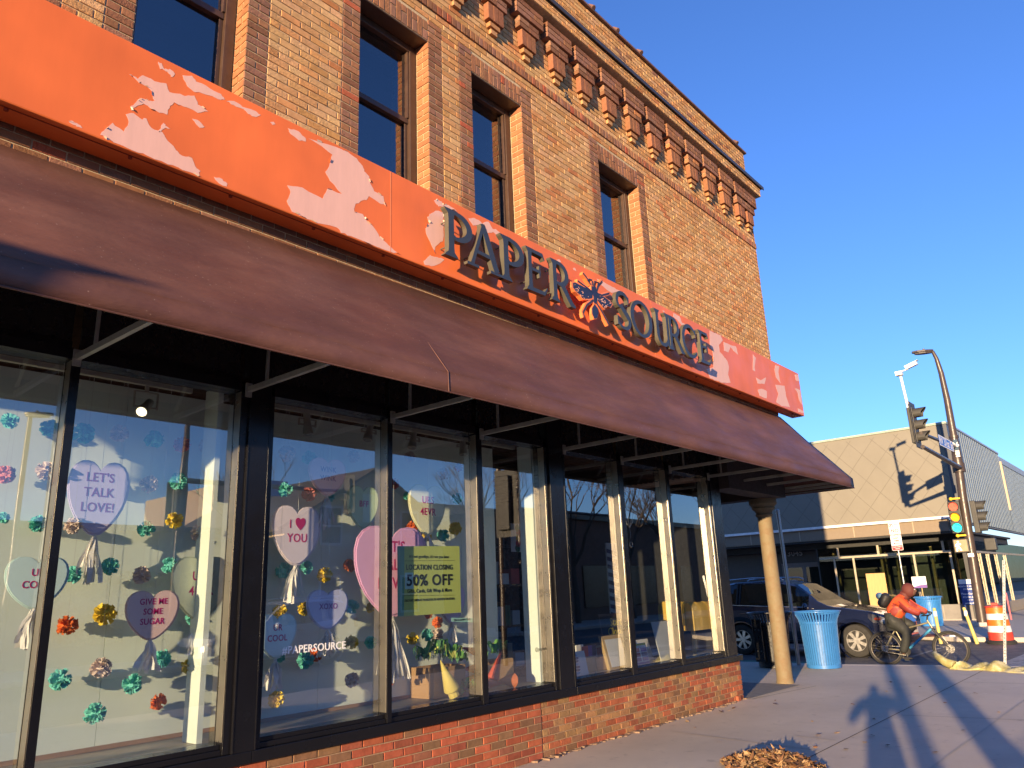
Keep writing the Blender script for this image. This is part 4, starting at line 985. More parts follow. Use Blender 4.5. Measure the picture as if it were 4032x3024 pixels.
# right hand windows
def RP(x, y): return (2180 + x * Q, 2200 + y * Q)
def slab(L, T, R2, B, y, th_, m, name, lb, cat, lean=0.0, parent=None, zb=None):
    a = PY(*RP(L, B), y); b = PY(*RP(R2, T), y); z0 = .6885 if zb is None else a.z if zb else .6885
    q = MB(); x0, x1 = a.x, b.x; z1 = b.z
    q.obox((x0, y, z0), (x1 - x0, 0, 0), (0, th_, 0), (0, lean, z1 - z0))
    o = q.obj(name, m, parent, bevel=.002)
    if not parent: tag(o, lb, cat)
    return o, x0, x1, z0, z1
m_white = mat('white_card', (0.62, 0.62, 0.60), .6, var=.05); m_wood = mat('pine_wood', (0.42, 0.29, 0.12), .55, stretch=(14, 14, 1), var=.15)
m_nav = mat('navy_print', (0.03, 0.04, 0.12), .6); m_redp = mat('red_print', (0.45, 0.03, 0.04), .6); m_pur = mat('violet_print', (0.16, 0.08, 0.30), .6); m_grn = mat('green_print', (0.02, 0.12, 0.06), .6)
o, x0, x1, z0, z1 = slab(300, 1190, 440, 1515, 5.40, .004, m_white, 'print_sheet', 'white sheet with dark blue drawings leaning by the window edge', 'print', .05)
for i in range(7):
    q = MB(); zc = z0 + (z1 - z0) * (.12 + i * .12); q.ext([(x0 + .03 + .01 * (i % 3) + .05 * math.cos(t / 9 * 6.28) * (1 + .3 * math.sin(t * 3)), zc + .014 * math.sin(t / 9 * 6.28)) for t in range(9)], lambda u, v: (u, 5.398 + .05 * (v - z0) / (z1 - z0), v), (0, -.0015, 0)); q.obj('drawing', m_nav if i % 3 else mat('blue_print', (.1, .3, .5), .6), o)
slab(430, 1262, 560, 1500, 5.52, .2, m_card, 'cardboard_carton', 'narrow brown carton full of books by the window', 'box')
slab(566, 1255, 725, 1490, 5.50, .22, m_card, 'cardboard_carton', 'wider brown carton of books beside the framed board', 'box')
for i, (L, T, R2, c) in enumerate(((388, 1130, 445, m_redp), (450, 1120, 495, m_pur), (500, 1110, 548, m_nav), (552, 1120, 640, m_white), (640, 1105, 690, m_grn), (690, 1075, 730, m_white), (300, 1110, 385, m_white))):
    o, x0, x1, z0, z1 = slab(L, T, R2, 1262, 5.60 + .012 * i, .02, c, 'book', ('dark red', 'purple', 'navy', 'white and red', 'green', 'tall white', 'pale grey')[i] + ' book standing in the window cartons', 'book')
    o['group'] = 'books in the window cartons'
    if i == 3:
        q = MB(); q.box(x0 + .02, x1 - .02, 5.598 + .012 * i - .001, 5.5999 + .012 * i - .0005, z0 + (z1 - z0) * .55, z1 - .02); q.obj('cover_print', m_redp, o)
    if i == 4:
        q = MB(); q.box(x0 + .03, x0 + .06, 5.597 + .012 * i - .001, 5.5995 + .012 * i - .0005, z1 - .13, z1 - .03); q.obj('bookmark', m_white, o)
fr = thing('framed_board', 'pine framed white board with two ribbons leaning against the glass', 'board', PY(*RP(830, 1440), 5.45))
o, x0, x1, z0, z1 = slab(735, 980, 945, 1445, 5.40, .045, m_wood, 'frame', '', '', .10, fr)
q = MB(); q.obox((x0 + .035, 5.3985, z0 + .03), (x1 - x0 - .06, 0, 0), (0, -.0025, 0), (0, .10 * (z1 - z0 - .07) / (z1 - z0), z1 - z0 - .07)); q.obj('white_panel', m_white, fr)
for xx in (x0 + .07, x1 - .07):
    q = MB(); yb_ = 5.395 + .10 * .7; q.obox((xx, yb_, z1 - .2), (.012, 0, 0), (0, -.002, 0), (.02, .02, .16)); q.obj('ribbon', m_redp if xx < x0 + .1 else m_nav, fr)
pq = thing('puzzle_poster', 'white poster with red and purple squares propped in the window', 'poster', PY(*RP(1150, 1380), 5.42))
o, x0, x1, z0, z1 = slab(1068, 1085, 1228, 1380, 5.40, .006, m_white, 'sheet', '', '', .05, pq)
for i in range(2):
    for j in range(3):
        q = MB(); ww = (x1 - x0) / 2; zz = z0 + (z1 - z0) * (.16 + .22 * j); yy = 5.3985 + .05 * (.16 + .22 * j)
        q.obox((x0 + .02 + i * ww, yy, zz), (ww - .035, 0, 0), (0, -.002, 0), (0, .05 * .17, (z1 - z0) * .18)); q.obj('picture', (m_pur, m_pur, m_redp, m_nav, m_redp, m_pur)[i + 2 * j], pq)
q = MB(); q.obox((x0 + .01, 5.3985, z0 + .004), (x1 - x0 - .02, 0, 0), (0, -.002, 0), (0, .05 * .09, (z1 - z0) * .1)); q.obj('footer', m_pur, pq)
q = MB(); q.obox((x0 + .01, 5.3985 + .05 * .9, z0 + (z1 - z0) * .9), (x1 - x0 - .02, 0, 0), (0, -.002, 0), (0, .05 * .08, (z1 - z0) * .08)); q.obj('header', mat('lime_print', (.4, .5, .05), .6), pq)
slab(1060, 1035, 1282, 1340, 5.62, .01, m_white, 'white_folder', 'white card folder behind the colourful poster', 'folder', .08)
m_foam = mat('grey_foamboard', (0.44, 0.46, 0.45), .6, var=.06, scale=2)
q = MB(); a = PY(*RP(1400, 1340), 5.40); b = PY(*RP(1600, 1300), 5.40); c = PY(*RP(1265, 820), 5.62); d = PY(*RP(1560, 800), 5.62)
q.add([(a.x, a.y, .689), (b.x, b.y, .689), (d.x, d.y, d.z), (c.x, c.y, c.z), (a.x, a.y + .012, .689), (b.x, b.y + .012, .689), (d.x, d.y + .012, d.z), (c.x, c.y + .012, c.z)], [(0, 1, 2, 3), (7, 6, 5, 4), (0, 4, 5, 1), (1, 5, 6, 2), (2, 6, 7, 3), (3, 7, 4, 0)])
o = q.obj('foam_board', m_foam); tag(o, 'big blank grey foam board leaning back in the window', 'board')
m_yel = mat('yellow_enamel', (0.62, 0.40, 0.07), .4, var=.08)
def mailbox(L, T, R2, B, y_, lb):
    a = PY(*RP(L, B), y_); b = PY(*RP(R2, T), y_); W = .17; hgt = b.z - a.z
    t = thing('yellow_mailbox', lb, 'mailbox', (a.x, y_, a.z), 'yellow mailboxes in the window')
    P = [(0, 0), (W, 0), (W, hgt * .6)] + [(W / 2 + W / 2 * math.cos(rad(k)), hgt * .6 + hgt * .4 * math.sin(rad(k))) for k in range(20, 180, 20)] + [(0, hgt * .6)]
    q = MB(); q.ext(P, lambda u, v: (a.x, y_ + u, a.z + v), (b.x - a.x, 0, 0)); q.obj('shell', m_yel, t, bevel=.004)
    for f in (.25, .3, .6, .65):
        q = MB(); q.ext([(u * 1.02 - .0015, v * 1.01) for u, v in P], lambda u, v: (a.x + (b.x - a.x) * f, y_ + u, a.z + v), (.006, 0, 0)); q.obj('rib', m_yel, t)
    q = MB(); q.box(a.x + .05, a.x + .09, y_ + .05, y_ + .09, .689, a.z - .001); q.obj('post', m_wood, t)
mailbox(1830, 545, 2110, 935, 5.42, 'larger yellow mailbox nearest the corner post')
mailbox(1655, 552, 1745, 865, 5.55, 'narrow yellow mailbox just right of the last mullion')
mailbox(1500, 545, 1590, 795, 5.60, 'yellow mailbox just left of the last mullion')
cbd = thing('chalkboard', 'dark framed chalkboard with yellow handwriting standing inside the shop', 'chalkboard', PY(*RP(800, 1000), 6.2))
o, x0, x1, z0, z1 = slab(640, 690, 1010, 1090, 6.2, .02, mat('board_frame', (0.06, 0.03, 0.02), .5), 'frame', '', '', .05, cbd, True)
q = MB(); q.obox((x0 + .03, 6.1985 + .002, z0 + .03), (x1 - x0 - .06, 0, 0), (0, -.003, 0), (0, .05 * .9, z1 - z0 - .06)); q.obj('slate', m_dark, cbd)
m_chalk = mat('yellow_chalk', (0.5, 0.42, 0.05), .8)
for s_, f in (('Start', .68), ('Closing', .34)): text(s_, .15, ((x0 + x1) / 2, 6.19 + .05 * f, z0 + (z1 - z0) * f), m_chalk, 'lettering', cbd)
# stock deeper in the shop
q = MB(); a = PY(*RP(740, 680), 6.6); b = PY(*RP(860, -200), 6.6)
sp_ = thing('striped_panel', 'tall black and white diagonal striped display panel inside the shop', 'panel', (a.x, 6.6, a.z))
q.box(a.x, b.x, 6.6, 6.62, .7, b.z); q.obj('board', m_white, sp_)
q = MB()
for i in range(20):
    z_ = .7 + i * .115
    if z_ + .2 < b.z: q.add([(a.x, 6.598, z_ + .13), (a.x, 6.598, z_ + .07), (b.x, 6.598, z_ - .0), (b.x, 6.598, z_ + .06)], [(0, 1, 2, 3)])
q.obj('stripes', m_nav, sp_)
rs = random.Random(5)
def shelf(x0, x1, y_, lb, seed):
    t = thing('shop_shelf', lb, 'shelving', ((x0 + x1) / 2, y_, 0)); q = MB()
    for k in range(5): q.box(x0, x1, y_, y_ + .4, .2 + k * .5, .225 + k * .5)
    q.box(x0 - .02, x0 - .001, y_, y_ + .4, .02, 2.5); q.box(x1 + .001, x1 + .02, y_, y_ + .4, .02, 2.5); q.obj('rack', m_spand, t)
    rr = random.Random(seed); cols = [m_white, m_redp, m_nav, m_pur, m_grn, m_card, m_white, m_foam]
    for k in range(4):
        x = x0 + .02
        while x < x1 - .15:
            w_ = rr.uniform(.08, .2); h_ = rr.uniform(.12, .3); q = MB(); q.box(x, x + w_, y_ + .03, y_ + .3, .2262 + k * .5, .226 + k * .5 + h_); o = q.obj('stock_box', rr.choice(cols), t); x += w_ + rr.uniform(.02, .08)
shelf(7.2, 9.2, 7.4, 'dark shelving with boxed stock behind the right hand windows', 3); shelf(8.2, 10.4, 9.4, 'farther dark shelving deep inside the shop', 4); shelf(6.9, 7.9, 6.6, 'short dark shelf of cards just past the mint backdrop', 6)
for i, (x, y_, r_) in enumerate(((1560, 30, 1), (1740, 10, 2))):
    a = PY(1540 + x * Q, 2060 + 370 * Q, 6.5 + .2 * i); b = PY(1540 + (x + 130) * Q, 2060 + 10 * Q, 6.5 + .2 * i)
    t = thing('dotted_banner', ('left' if i == 0 else 'right') + ' white banner with coloured dots hanging inside the shop', 'banner', (a.x, a.y, a.z))
    q = MB(); q.box(a.x, b.x, a.y, a.y + .006, a.z, b.z); q.obj('cloth', m_white, t)
    for k in range(5):
        q = MB(); cx, cz = rs.uniform(a.x + .06, b.x - .06), a.z + (b.z - a.z) * (.12 + .18 * k); q.ext([(cx + .05 * math.cos(j * .52), cz + .05 * math.sin(j * .52)) for j in range(12)], lambda u, v: (u, a.y - .0005, v), (0, -.0015, 0)); q.obj('dot', (m_grn, m_redp, m_yel, m_redp, m_grn)[k], t)
# glass drop ornament
orn = MB(); p = PY(2180 + 985 * Q, 1780 + 1000 * Q, 5.5)
for k in range(9):
    a = k * .7; orn.tube([(p.x, p.y, p.z + .02), (p.x + .05 * math.cos(a), p.y + .05 * math.sin(a), p.z + .1), (p.x + .12 * math.cos(a), p.y + .1 * math.sin(a), p.z + .22 + .03 * (k % 3))], [.006, .005, .002], 5)
orn.tube([(p.x, p.y, p.z + .02), (p.x + .01, p.y, p.z - .12)], .005, 6); orn.tube([(p.x, p.y, p.z + .02), (p.x, p.y, 3.26)], .001, 4); orn.torus((p.x + .01, p.y, p.z - .2), .035, .007, 'y', 16, 6)
o = orn.obj('glass_ornament', mat('bright_crystal', (0.75, 0.75, 0.72), .1, metal=.8)); tag(o, 'silvery branching glass ornament hanging in the right hand window', 'ornament')
# ================= leaves, litter, bins, posts
m_leaf = [mat('dry_leaf', (0.20, 0.095, 0.04), .8, var=.3, scale=20), mat('pale_dry_leaf', (0.42, 0.26, 0.12), .8, var=.3, scale=20), mat('dark_dry_leaf', (0.09, 0.045, 0.025), .8, var=.3, scale=20)]
def leaf(b, c, r_, rs, m, tilt=.5):
    n = Vector((rs.uniform(-tilt, tilt), rs.uniform(-tilt, tilt), 1)).normalized(); t = n.cross(Vector((rs.uniform(-1, 1), rs.uniform(-1, 1), 0))).normalized(); s_ = n.cross(t); k = rs.uniform(-.25, .5)
    P = []
    for i in range(10):
        a = 2 * math.pi * i / 10; q = r_ * (1 if i % 2 == 0 else .62) * (1.25 if i == 0 else 1)
        u, v = q * math.cos(a), q * math.sin(a) * .75; P.append(c + t * u + s_ * v + n * (k * v * v / r_ + k * .5 * u * u / r_))
    b.add(P, [(0, 1, 2, 3), (0, 3, 4, 5), (0, 5, 6, 7), (0, 7, 8, 9)], m)
rs = random.Random(21)
b = MB(); c0 = PZ(2688 + 640 * K, 2016 + 1640 * K)
for i in range(900):
    a = rs.uniform(0, 6.283); q = rs.random() ** .6; x = c0.x - .15 + .42 * q * math.cos(a) + .1 * q * math.sin(a); y = c0.y + .02 + .50 * q * math.sin(a)
    h_ = .13 * max(0, 1 - q * q)
    leaf(b, Vector((x, y, .014 + h_ * rs.uniform(.3, 1))), rs.uniform(.018, .05), rs, rs.choice((0, 0, 1, 1, 2)), .9)
o = b.obj('leaf_pile', m_leaf); tag(o, 'heap of dry brown leaves on the pavement in the foreground', 'leaves', kind='stuff')
P = [(600, 1225), (1180, 1497), (1330, 1520), (880, 1450), (1000, 1435), (1230, 1455), (1590, 1475), (300, 1290), (250, 1300), (80, 1400), (1320, 1165), (1540, 1135), (1900, 1180), (1920, 1260), (1060, 1540), (860, 1530), (240, 1490), (600, 1250), (1240, 1345), (840, 1360), (1350, 1105), (150, 1330), (30, 1360), (330, 1275), (1700, 1240), (2050, 1300), (1820, 1420), (1100, 1250), (1640, 1560)]
for i, (x, y) in enumerate(P):
    c = PZ(2688 + x * K, 2016 + y * K); r_ = rs.uniform(.02, .045); b = MB(); leaf(b, Vector((0, 0, 0)), r_, rs, 0, .3); z = min(v[2] for v in b.v)
    o = b.obj('fallen_leaf', [m_leaf[i % 3]], loc=(c.x, c.y, .005 - z)); tag(o, 'small curled dry leaf lying alone on the pavement', 'leaf', 'scattered dry leaves on the pavement')
lb = MB(); p = PZ(2700 + 690 * Q, 2300 + 1515 * Q); lb.box(p.x - .05, p.x + .05, p.y - .02, p.y + .09, .001, .068, 0, (0.34, 0.105, 0.055)); o = lb.obj('loose_brick', m_brick, bevel=.006); tag(o, 'loose red brick at the foot of the shop corner', 'brick')

def litter_bin(name, c, col, lb, r0=.30, r1=.43, Ht=1.04, rust=False, door=False):
    t = thing(name, lb, 'bin', c); x, y, z = c
    m = mat(lb.split()[0] + '_bin_paint', col, .33, var=.08, scale=5, coat=.3); n = 44
    s_ = MB()
    prof = [(r0, .06), (r0 + .01, .3), (r0 + .025, .62), (r0 + .035, .80), (r0 + .055, .90), (r1 - .03, .985), (r1, Ht)]
    for k in range(n):
        a = 2 * math.pi * k / n; wd = .0150; cr, sr = math.cos(a), math.sin(a); tx = Vector((-sr, cr, 0))
        for i in range(len(prof) - 1):
            p, q = prof[i], prof[i + 1]
            A_ = Vector((x + p[0] * cr, y + p[0] * sr, z + p[1])); B_ = Vector((x + q[0] * cr, y + q[0] * sr, z + q[1])); ou = Vector((cr, sr, 0)) * .008
            s_.quad(A_ - tx * wd + ou, A_ + tx * wd + ou, B_ + tx * wd + ou, B_ - tx * wd + ou); s_.quad(A_ - tx * wd, A_ - tx * wd + ou, B_ - tx * wd + ou, B_ - tx * wd); s_.quad(A_ + tx * wd + ou, A_ + tx * wd, B_ + tx * wd, B_ + tx * wd + ou); s_.quad(B_ - tx * wd, B_ + tx * wd, A_ + tx * wd, A_ - tx * wd)
    o = s_.obj('slats', m, t)
    q = MB(); q.torus((x, y, z + Ht), r1 + .004, .013, 'z', 44, 8); q.obj('rim', m, t, smooth=180)
    q = MB(); q.lathe([(r0 + .012, .01), (r0 + .014, .075)], (x, y, z), 40); q.obj('base_band', m, t, smooth=40); q = MB(); q.lathe([(r0 + .043, .83), (r0 + .044, .86)], (x, y, z), 40, caps=False); q.obj('collar_band', m, t, smooth=40)
    q = MB(); q.lathe([(r0 - .03, .08), (r0 - .01, .86)], (x, y, z), 32, caps=True); q.obj('liner', mat(lb.split()[0] + '_liner', tuple(v * .8 for v in col), .5), t, smooth=40)
    if door:
        q = MB(); q.bar((x - r0 - .02, y + .14, z + .12), (x - r0 - .035, y + .14, z + .93), .2, .05); q.obj('door_panel', m, t, bevel=.01)
        for zz in (.32, .72):
            for yy in (.10, .18): q2 = MB(); q2.lathe([(.012, 0), (.012, .01)], (x - r0 - .058, y + yy, z + zz), 8, ax='x'); q2.obj('bolt', mat('bolt_steel', (.4, .38, .34), .3, metal=.8), t)
    return t
litter_bin('litter_bin', (15.66, 5.66, 0), (0.036, 0.165, 0.44), 'blue slatted litter bin with flared rim beside the iron column')
litter_bin('litter_bin', (15.6, 6.60, 0), (0.012, 0.012, 0.013), 'black slatted litter bin in the shade behind the iron column', door=True)
litter_bin('litter_bin', (30.2, 7.02, -.02), (0.04, 0.21, 0.55), 'bright blue litter bin across the street behind the cyclist', Ht=.95, r0=.34, r1=.44)
m_galv = mat('galvanised_steel', (0.36, 0.37, 0.37), .4, metal=.7, var=.15)
pp = thing('pipe_post', 'bare grey pipe post standing behind the blue bin', 'post', (16.0, 6.3, 0))
a = PX(2700 + 1375 * Q, 2300 + 360 * Q, 16.05); c = PX(2700 + 1190 * Q, 1700 + 1030 * Q, 16.05)
q = MB(); q.tube([(16.05, a.y, 0), (16.05, a.y, 1.5), (16.05, c.y, c.z)], .037, 14); q.obj('pipe', m_galv, pp, smooth=50)
q = MB(); q.ball((16.05, c.y, c.z + .01), .042, 12, 8); q.lathe([(.045, c.z - .05), (.045, c.z - .03)], (16.05, c.y, 0), 14); q.lathe([(.042, 2.3), (.042, 2.33)], (16.05, (a.y + c.y) / 2, 0), 14); q.obj('cap', m_galv, pp, smooth=50)
# crumpled yellow hose cover with the post standing in it
rs = random.Random(4); tb = MB()
path = [(16.2, 3.55), (16.15, 3.2), (16.0, 2.8), (15.95, 2.35), (15.9, 1.9), (15.95, 1.4), (16.1, 1.0)]
nU, nV = 60, 14
def tarp(u, v):
    f = u * (len(path) - 1); i = min(int(f), len(path) - 2); t_ = f - i; x = lerp(path[i][0], path[i + 1][0], t_); y = lerp(path[i][1], path[i + 1][1], t_)
    a = math.pi * v; w_ = .20 + .07 * math.sin(u * 17) + .03 * math.sin(u * 41 + v * 9); h_ = (.09 + .05 * math.sin(u * 23 + 1) + .035 * math.sin(u * 51 + v * 7)) * min(1, u * 12 + .3)
    return (x + w_ * math.cos(a) + .02 * math.sin(u * 60 + v * 13), y + .02 * math.sin(v * 15 + u * 30), .004 + max(0, h_ * math.sin(a) + .014 * math.sin(v * 23 + u * 70) * math.sin(a)))
tb.add([tarp(i / nU, k / nV) for i in range(nU + 1) for k in range(nV + 1)], [(i * (nV + 1) + k, i * (nV + 1) + k + 1, (i + 1) * (nV + 1) + k + 1, (i + 1) * (nV + 1) + k) for i in range(nU) for k in range(nV)])
tb.tube([(16.2, 3.52, .05), (16.25, 3.68, .10), (16.3, 3.80, .19), (16.3, 3.86, .27)], [.085, .075, .062, .035], 10)
o = tb.obj('crumpled_hose', mat('yellow_canvas', (0.40, 0.35, 0.13), .75, var=.3, bump=.02, bscale=11, col2=(0.42, 0.39, 0.25)), smooth=60); tag(o, 'crumpled pale yellow canvas hose lying along the kerb', 'hose')
p0 = PZ(3360 + 1962 * Q, 2200 + 1350 * Q, .0); xx = 16.1; p0 = PX(3360 + 1962 * Q, 2200 + 1330 * Q, xx); p1 = PX(3360 + 1950 * Q, 2200 + 22 * Q, xx)
mp = thing('marker_post', 'thin perforated steel marker post rising from the yellow hose', 'post', (xx, p0.y, .0))
q = MB(); q.bar((xx, p0.y, .1), (xx, p1.y, p1.z), .042, .042)
q.obj('post', m_galv, mp)
q = MB(); n = 34
for i in range(n):
    t_ = (i + .5) / n; q.box(xx - .0225, xx - .0212, lerp(p0.y, p1.y, t_) - .007, lerp(p0.y, p1.y, t_) + .007, lerp(.1, p1.z, t_) - .008, lerp(.1, p1.z, t_) + .008)
q.obj('holes', m_dark, mp)
q = MB(); zz = p1.z - .55; q.box(xx - .024, xx - .0226, lerp(p0.y, p1.y, .7) - .036, lerp(p0.y, p1.y, .7) - .012, zz - .45, zz); q.obj('red_tape', mat('faded_red_tape', (0.40, 0.09, 0.12), .5), mp)
m_stake = mat('yellow_plastic', (0.50, 0.42, 0.13), .55, var=.15)
for i, (x, y, dx, dy, lb) in enumerate(((24.1, 5.47, -.0, .02, 'nearly upright'), (24.07, 4.6, .0, .16, 'leaning'))):
    q = MB(); q.tube([(x, y, -.15), (x + dx * .7, y + dy * .5, .3), (x + dx, y + dy, .78)], [.05, .045, .04], 10); o = q.obj('delineator_post', m_stake, smooth=50); tag(o, lb + ' faded yellow delineator post ' + ('behind the bicycle' if i == 0 else 'between bicycle and traffic drum'), 'post', 'delineator posts across the street')
    q = MB(); q.lathe([(.047, .56), (.046, .70)], (x + dx * .9, y + dy * .85, 0), 10, caps=False); q.obj('reflective_band', mat('band_white', (.7, .7, .66), .4), o)
# traffic drum
dr = thing('traffic_drum', 'orange and white striped traffic drum on a black base', 'drum', (24.2, 4.05, -.15))
c = (24.2, 4.05, -.15); m_o2 = mat('drum_orange', (0.85, 0.14, 0.015), .45, var=.08); m_w2 = mat('drum_white', (0.72, 0.71, 0.72), .4, var=.06); m_r2 = mat('drum_red_base', (0.50, 0.045, 0.03), .5); m_rub = mat('black_rubber', (0.02, 0.02, 0.02), .8)
bands = [(.29, .10, .285, .30, m_r2), (.275, .301, .265, .455, m_w2), (.262, .456, .252, .61, m_o2), (.25, .611, .242, .76, m_w2), (.24, .761, .235, .915, m_o2)]
for a, z0, b_, z1, m in bands:
    q = MB(); q.lathe([(a, z0), (b_, z1)], c, 32); q.obj('band', m, dr, smooth=40)
q = MB(); q.lathe([(.34, 0), (.345, .05), (.30, .10)], c, 32); q.obj('rubber_base', m_rub, dr, smooth=40)
q = MB(); q.lathe([(.255, .916), (.25, .95), (.20, .965)], c, 32); q.box(c[0] - .03, c[0] + .03, c[1] - .07, c[1] + .07, c[2] + .955, c[2] + 1.03); q.obj('lid', m_r2, dr)
# no stopping sign
NSX = 29.6
a = PX(3360 + 458 * Q, 1800 + 852 * Q, NSX); bR = PX(3360 + 640 * Q, 1800 + 1205 * Q, NSX); yc = (a.y + bR.y) / 2; wS = .36; zT, zB_ = a.z, bR.z
ns = thing('parking_sign', 'red and white NO STOPPING sign on a steel post across the street', 'sign', (NSX, yc, 0))
q = MB(); q.tube([(NSX + .04, yc, -.02), (NSX + .04, yc, zT - .1)], .028, 10); q.obj('post', m_galv, ns, smooth=50)
m_sw = mat('sign_white', (0.72, 0.70, 0.70), .5, var=.03); m_sr = mat('sign_red', (0.50, 0.02, 0.03), .5, var=.03)
def rrect(y0, y1, z0, z1, r_):
    P = []
    for cy, cz, a0 in ((y1 - r_, z1 - r_, 0), (y0 + r_, z1 - r_, 90), (y0 + r_, z0 + r_, 180), (y1 - r_, z0 + r_, 270)):
        for k in range(0, 91, 30): P.append((cy + r_ * math.cos(rad(a0 + k)), cz + r_ * math.sin(rad(a0 + k))))
    return P
q = MB(); q.ext(rrect(yc - wS / 2, yc + wS / 2, zB_, zT, .03), lambda u, v: (NSX, u, v), (-.004, 0, 0)); q.obj('plate', m_sw, ns)
q = MB(); q.box(NSX - .0055, NSX - .0042, yc - wS / 2 + .012, yc + wS / 2 - .012, zB_ + .012, zB_ + .17); q.box(NSX - .0055, NSX - .0042, yc - wS / 2 + .012, yc + wS / 2 - .012, zT - .205, zT - .20)
q.torus((NSX - .005, yc + .1, zT - .10), .058, .009, 'x', 20, 4, sy=.1); q.bar((NSX - .005, yc + .06, zT - .06), (NSX - .005, yc + .14, zT - .14), .012, .002, up=(1, 0, 0))
q.bar((NSX - .005, yc - .10, zB_ + .235), (NSX - .005, yc + .08, zB_ + .235), .018, .002, up=(1, 0, 0)); q.add([(NSX - .006, yc + .12, zB_ + .235), (NSX - .006, yc + .06, zB_ + .265), (NSX - .006, yc + .06, zB_ + .205)], [(0, 1, 2)]); q.obj('red_print', m_sr, ns)
for s_, z_, sz in (('NO', zT - .29, .16), ('STOPPING', zT - .44, .075), ('ANY', zT - .55, .085), ('TIME', zT - .64, .085)): text(s_, sz, (NSX - .0052, yc, z_), m_sr, 'lettering', ns, bold=.003, face=FY)
text('P', .10, (NSX - .0062, yc + .1, zT - .10), m_sr, 'lettering', ns, face=FY, bold=.002); text('MON\nSAT', .05, (NSX - .0052, yc - .08, zT - .10), m_sr, 'lettering', ns, face=FY, bold=.001); text('TOW AWAY\nZONE', .05, (NSX - .0064, yc, zB_ + .09), m_sw, 'lettering', ns, face=FY, bold=.001)
# yard notice on a stick
NX0 = 32.6
a = PX(3360 + 750 * Q, 2200 + 235 * Q, NX0); c_ = PX(3360 + 960 * Q, 2200 + 375 * Q, NX0)
yn = thing('paper_notice', 'white and purple paper notice on a thin stick beyond the cyclist', 'notice', (NX0, (a.y + c_.y) / 2, 0))
q = MB(); q.box(NX0, NX0 + .01, c_.y, a.y, c_.z, a.z); q.obj('sheet', m_sw, yn); q = MB(); q.add([(NX0 - .002, a.y, c_.z), (NX0 - .002, c_.y, c_.z), (NX0 - .002, c_.y, c_.z + .12), (NX0 - .002, lerp(a.y, c_.y, .5), c_.z + .10), (NX0 - .002, a.y, c_.z + .03)], [(0, 1, 2, 3, 4)]); q.obj('purple_print', m_pur, yn)
q = MB(); q.box(NX0 + .011, NX0 + .03, c_.y + .18, c_.y + .21, -.02, a.z - .05); q.obj('stick', m_wood, yn)

# ================= traffic signal poles
m_pole = mat('dark_bronze_paint', (0.055, 0.04, 0.034), .38, var=.15, scale=4); m_sig = mat('signal_housing', (0.045, 0.043, 0.038), .55, var=.1); m_yb = mat('yellow_bracket', (0.72, 0.48, 0.02), .5)
L_off = {'r': mat('red_lens', (0.55, 0.05, 0.03), .25), 'a': mat('amber_lens', (0.65, 0.26, 0.01), .25), 'g': mat('green_lens', (0.01, 0.16, 0.12), .25)}
L_on = {'g': mat('lit_green_lens', (0.02, 0.5, 0.4), .3, emit=(0.0, 0.75, 0.55), es=1.6), 'r': mat('lit_red_lens', (0.6, 0.05, 0.03), .3, emit=(0.9, 0.12, 0.06), es=.5), 'a': mat('glowing_amber_lens', (0.7, 0.3, 0.01), .3, emit=(0.8, .32, .0), es=.35)}
def signal(parent, c, d, w_=.34, h_=1.1, lit='g', back=True, bw=.16, vis=.22, name='signal_head'):
    # head centred at c, lenses face direction d (unit, horizontal)
    c = Vector(c); d = Vector(d); s_ = Vector((-d.y, d.x, 0)); up = Vector((0, 0, 1))
    q = MB(); q.obox(c - s_ * w_ / 2 - up * h_ / 2 - d * .16, s_ * w_, up * h_, d * .16)
    o = q.obj(name, m_sig, parent, bevel=.02)
    if back: q = MB(); q.obox(c - s_ * (w_ / 2 + bw) - up * (h_ / 2 + bw) - d * .03, s_ * (w_ + 2 * bw), up * (h_ + 2 * bw), d * .012); q.obj('backplate', m_sig, o)
    for i, k in enumerate('rag'):
        z = h_ * (1 / 3 - i / 3); r_ = min(w_, h_ / 3) * .40
        q = MB(); cc = c + up * z + d * .004; n = 20
        ring = [cc + (s_ * math.cos(2 * math.pi * j / n) + up * math.sin(2 * math.pi * j / n)) * r_ for j in range(n)]; q.add(ring, [tuple(range(n)) if s_.cross(up).dot(d) > 0 else tuple(reversed(range(n)))])
        q.obj('lens', (L_on if (k == lit or (lit == 'g*' and True)) else L_off)[k], o)
        q = MB(); m_ = 16
        for j in range(m_):
            a0 = rad(-50 + 280 * j / m_); a1 = rad(-50 + 280 * (j + 1) / m_)
            P = []
            for a_ in (a0, a1):
                vv = vis * (.62 + .38 * max(0, math.sin(a_)))
                for rr in (r_ * 1.06, r_ * 1.12):
                    P += [cc + (s_ * math.cos(a_) + up * math.sin(a_)) * rr, cc + (s_ * math.cos(a_) + up * math.sin(a_)) * rr + d * vv]
            q.add(P, [(0, 1, 5, 4), (2, 6, 7, 3), (1, 3, 7, 5), (0, 4, 6, 2)])
        q.obj('visor', m_sig, o)
    return o
def lamp_head(parent, p, d, name='lamp_head'):
    p = Vector(p); d = Vector(d).normalized(); s_ = Vector((-d.y, d.x, 0)); q = MB()
    P = [(0, .05), (.1, .10), (.3, .15), (.55, .13), (.70, .05)]
    out = [(u, v) for u, v in P] + [(u, -v) for u, v in reversed(P)]
    q.ext(out, lambda u, v: tuple(p + d * u + s_ * v + Vector((0, 0, .03))), (0, 0, .07)); q.ext([(u * .85 + .03, v * .8) for u, v in out], lambda u, v: tuple(p + d * u + s_ * v + Vector((0, 0, -.025))), (0, 0, .054)); q.lathe([(.035, .1), (.035, .17)], p + d * .3, 10)
    return q.obj(name, m_pole, parent, bevel=.01)
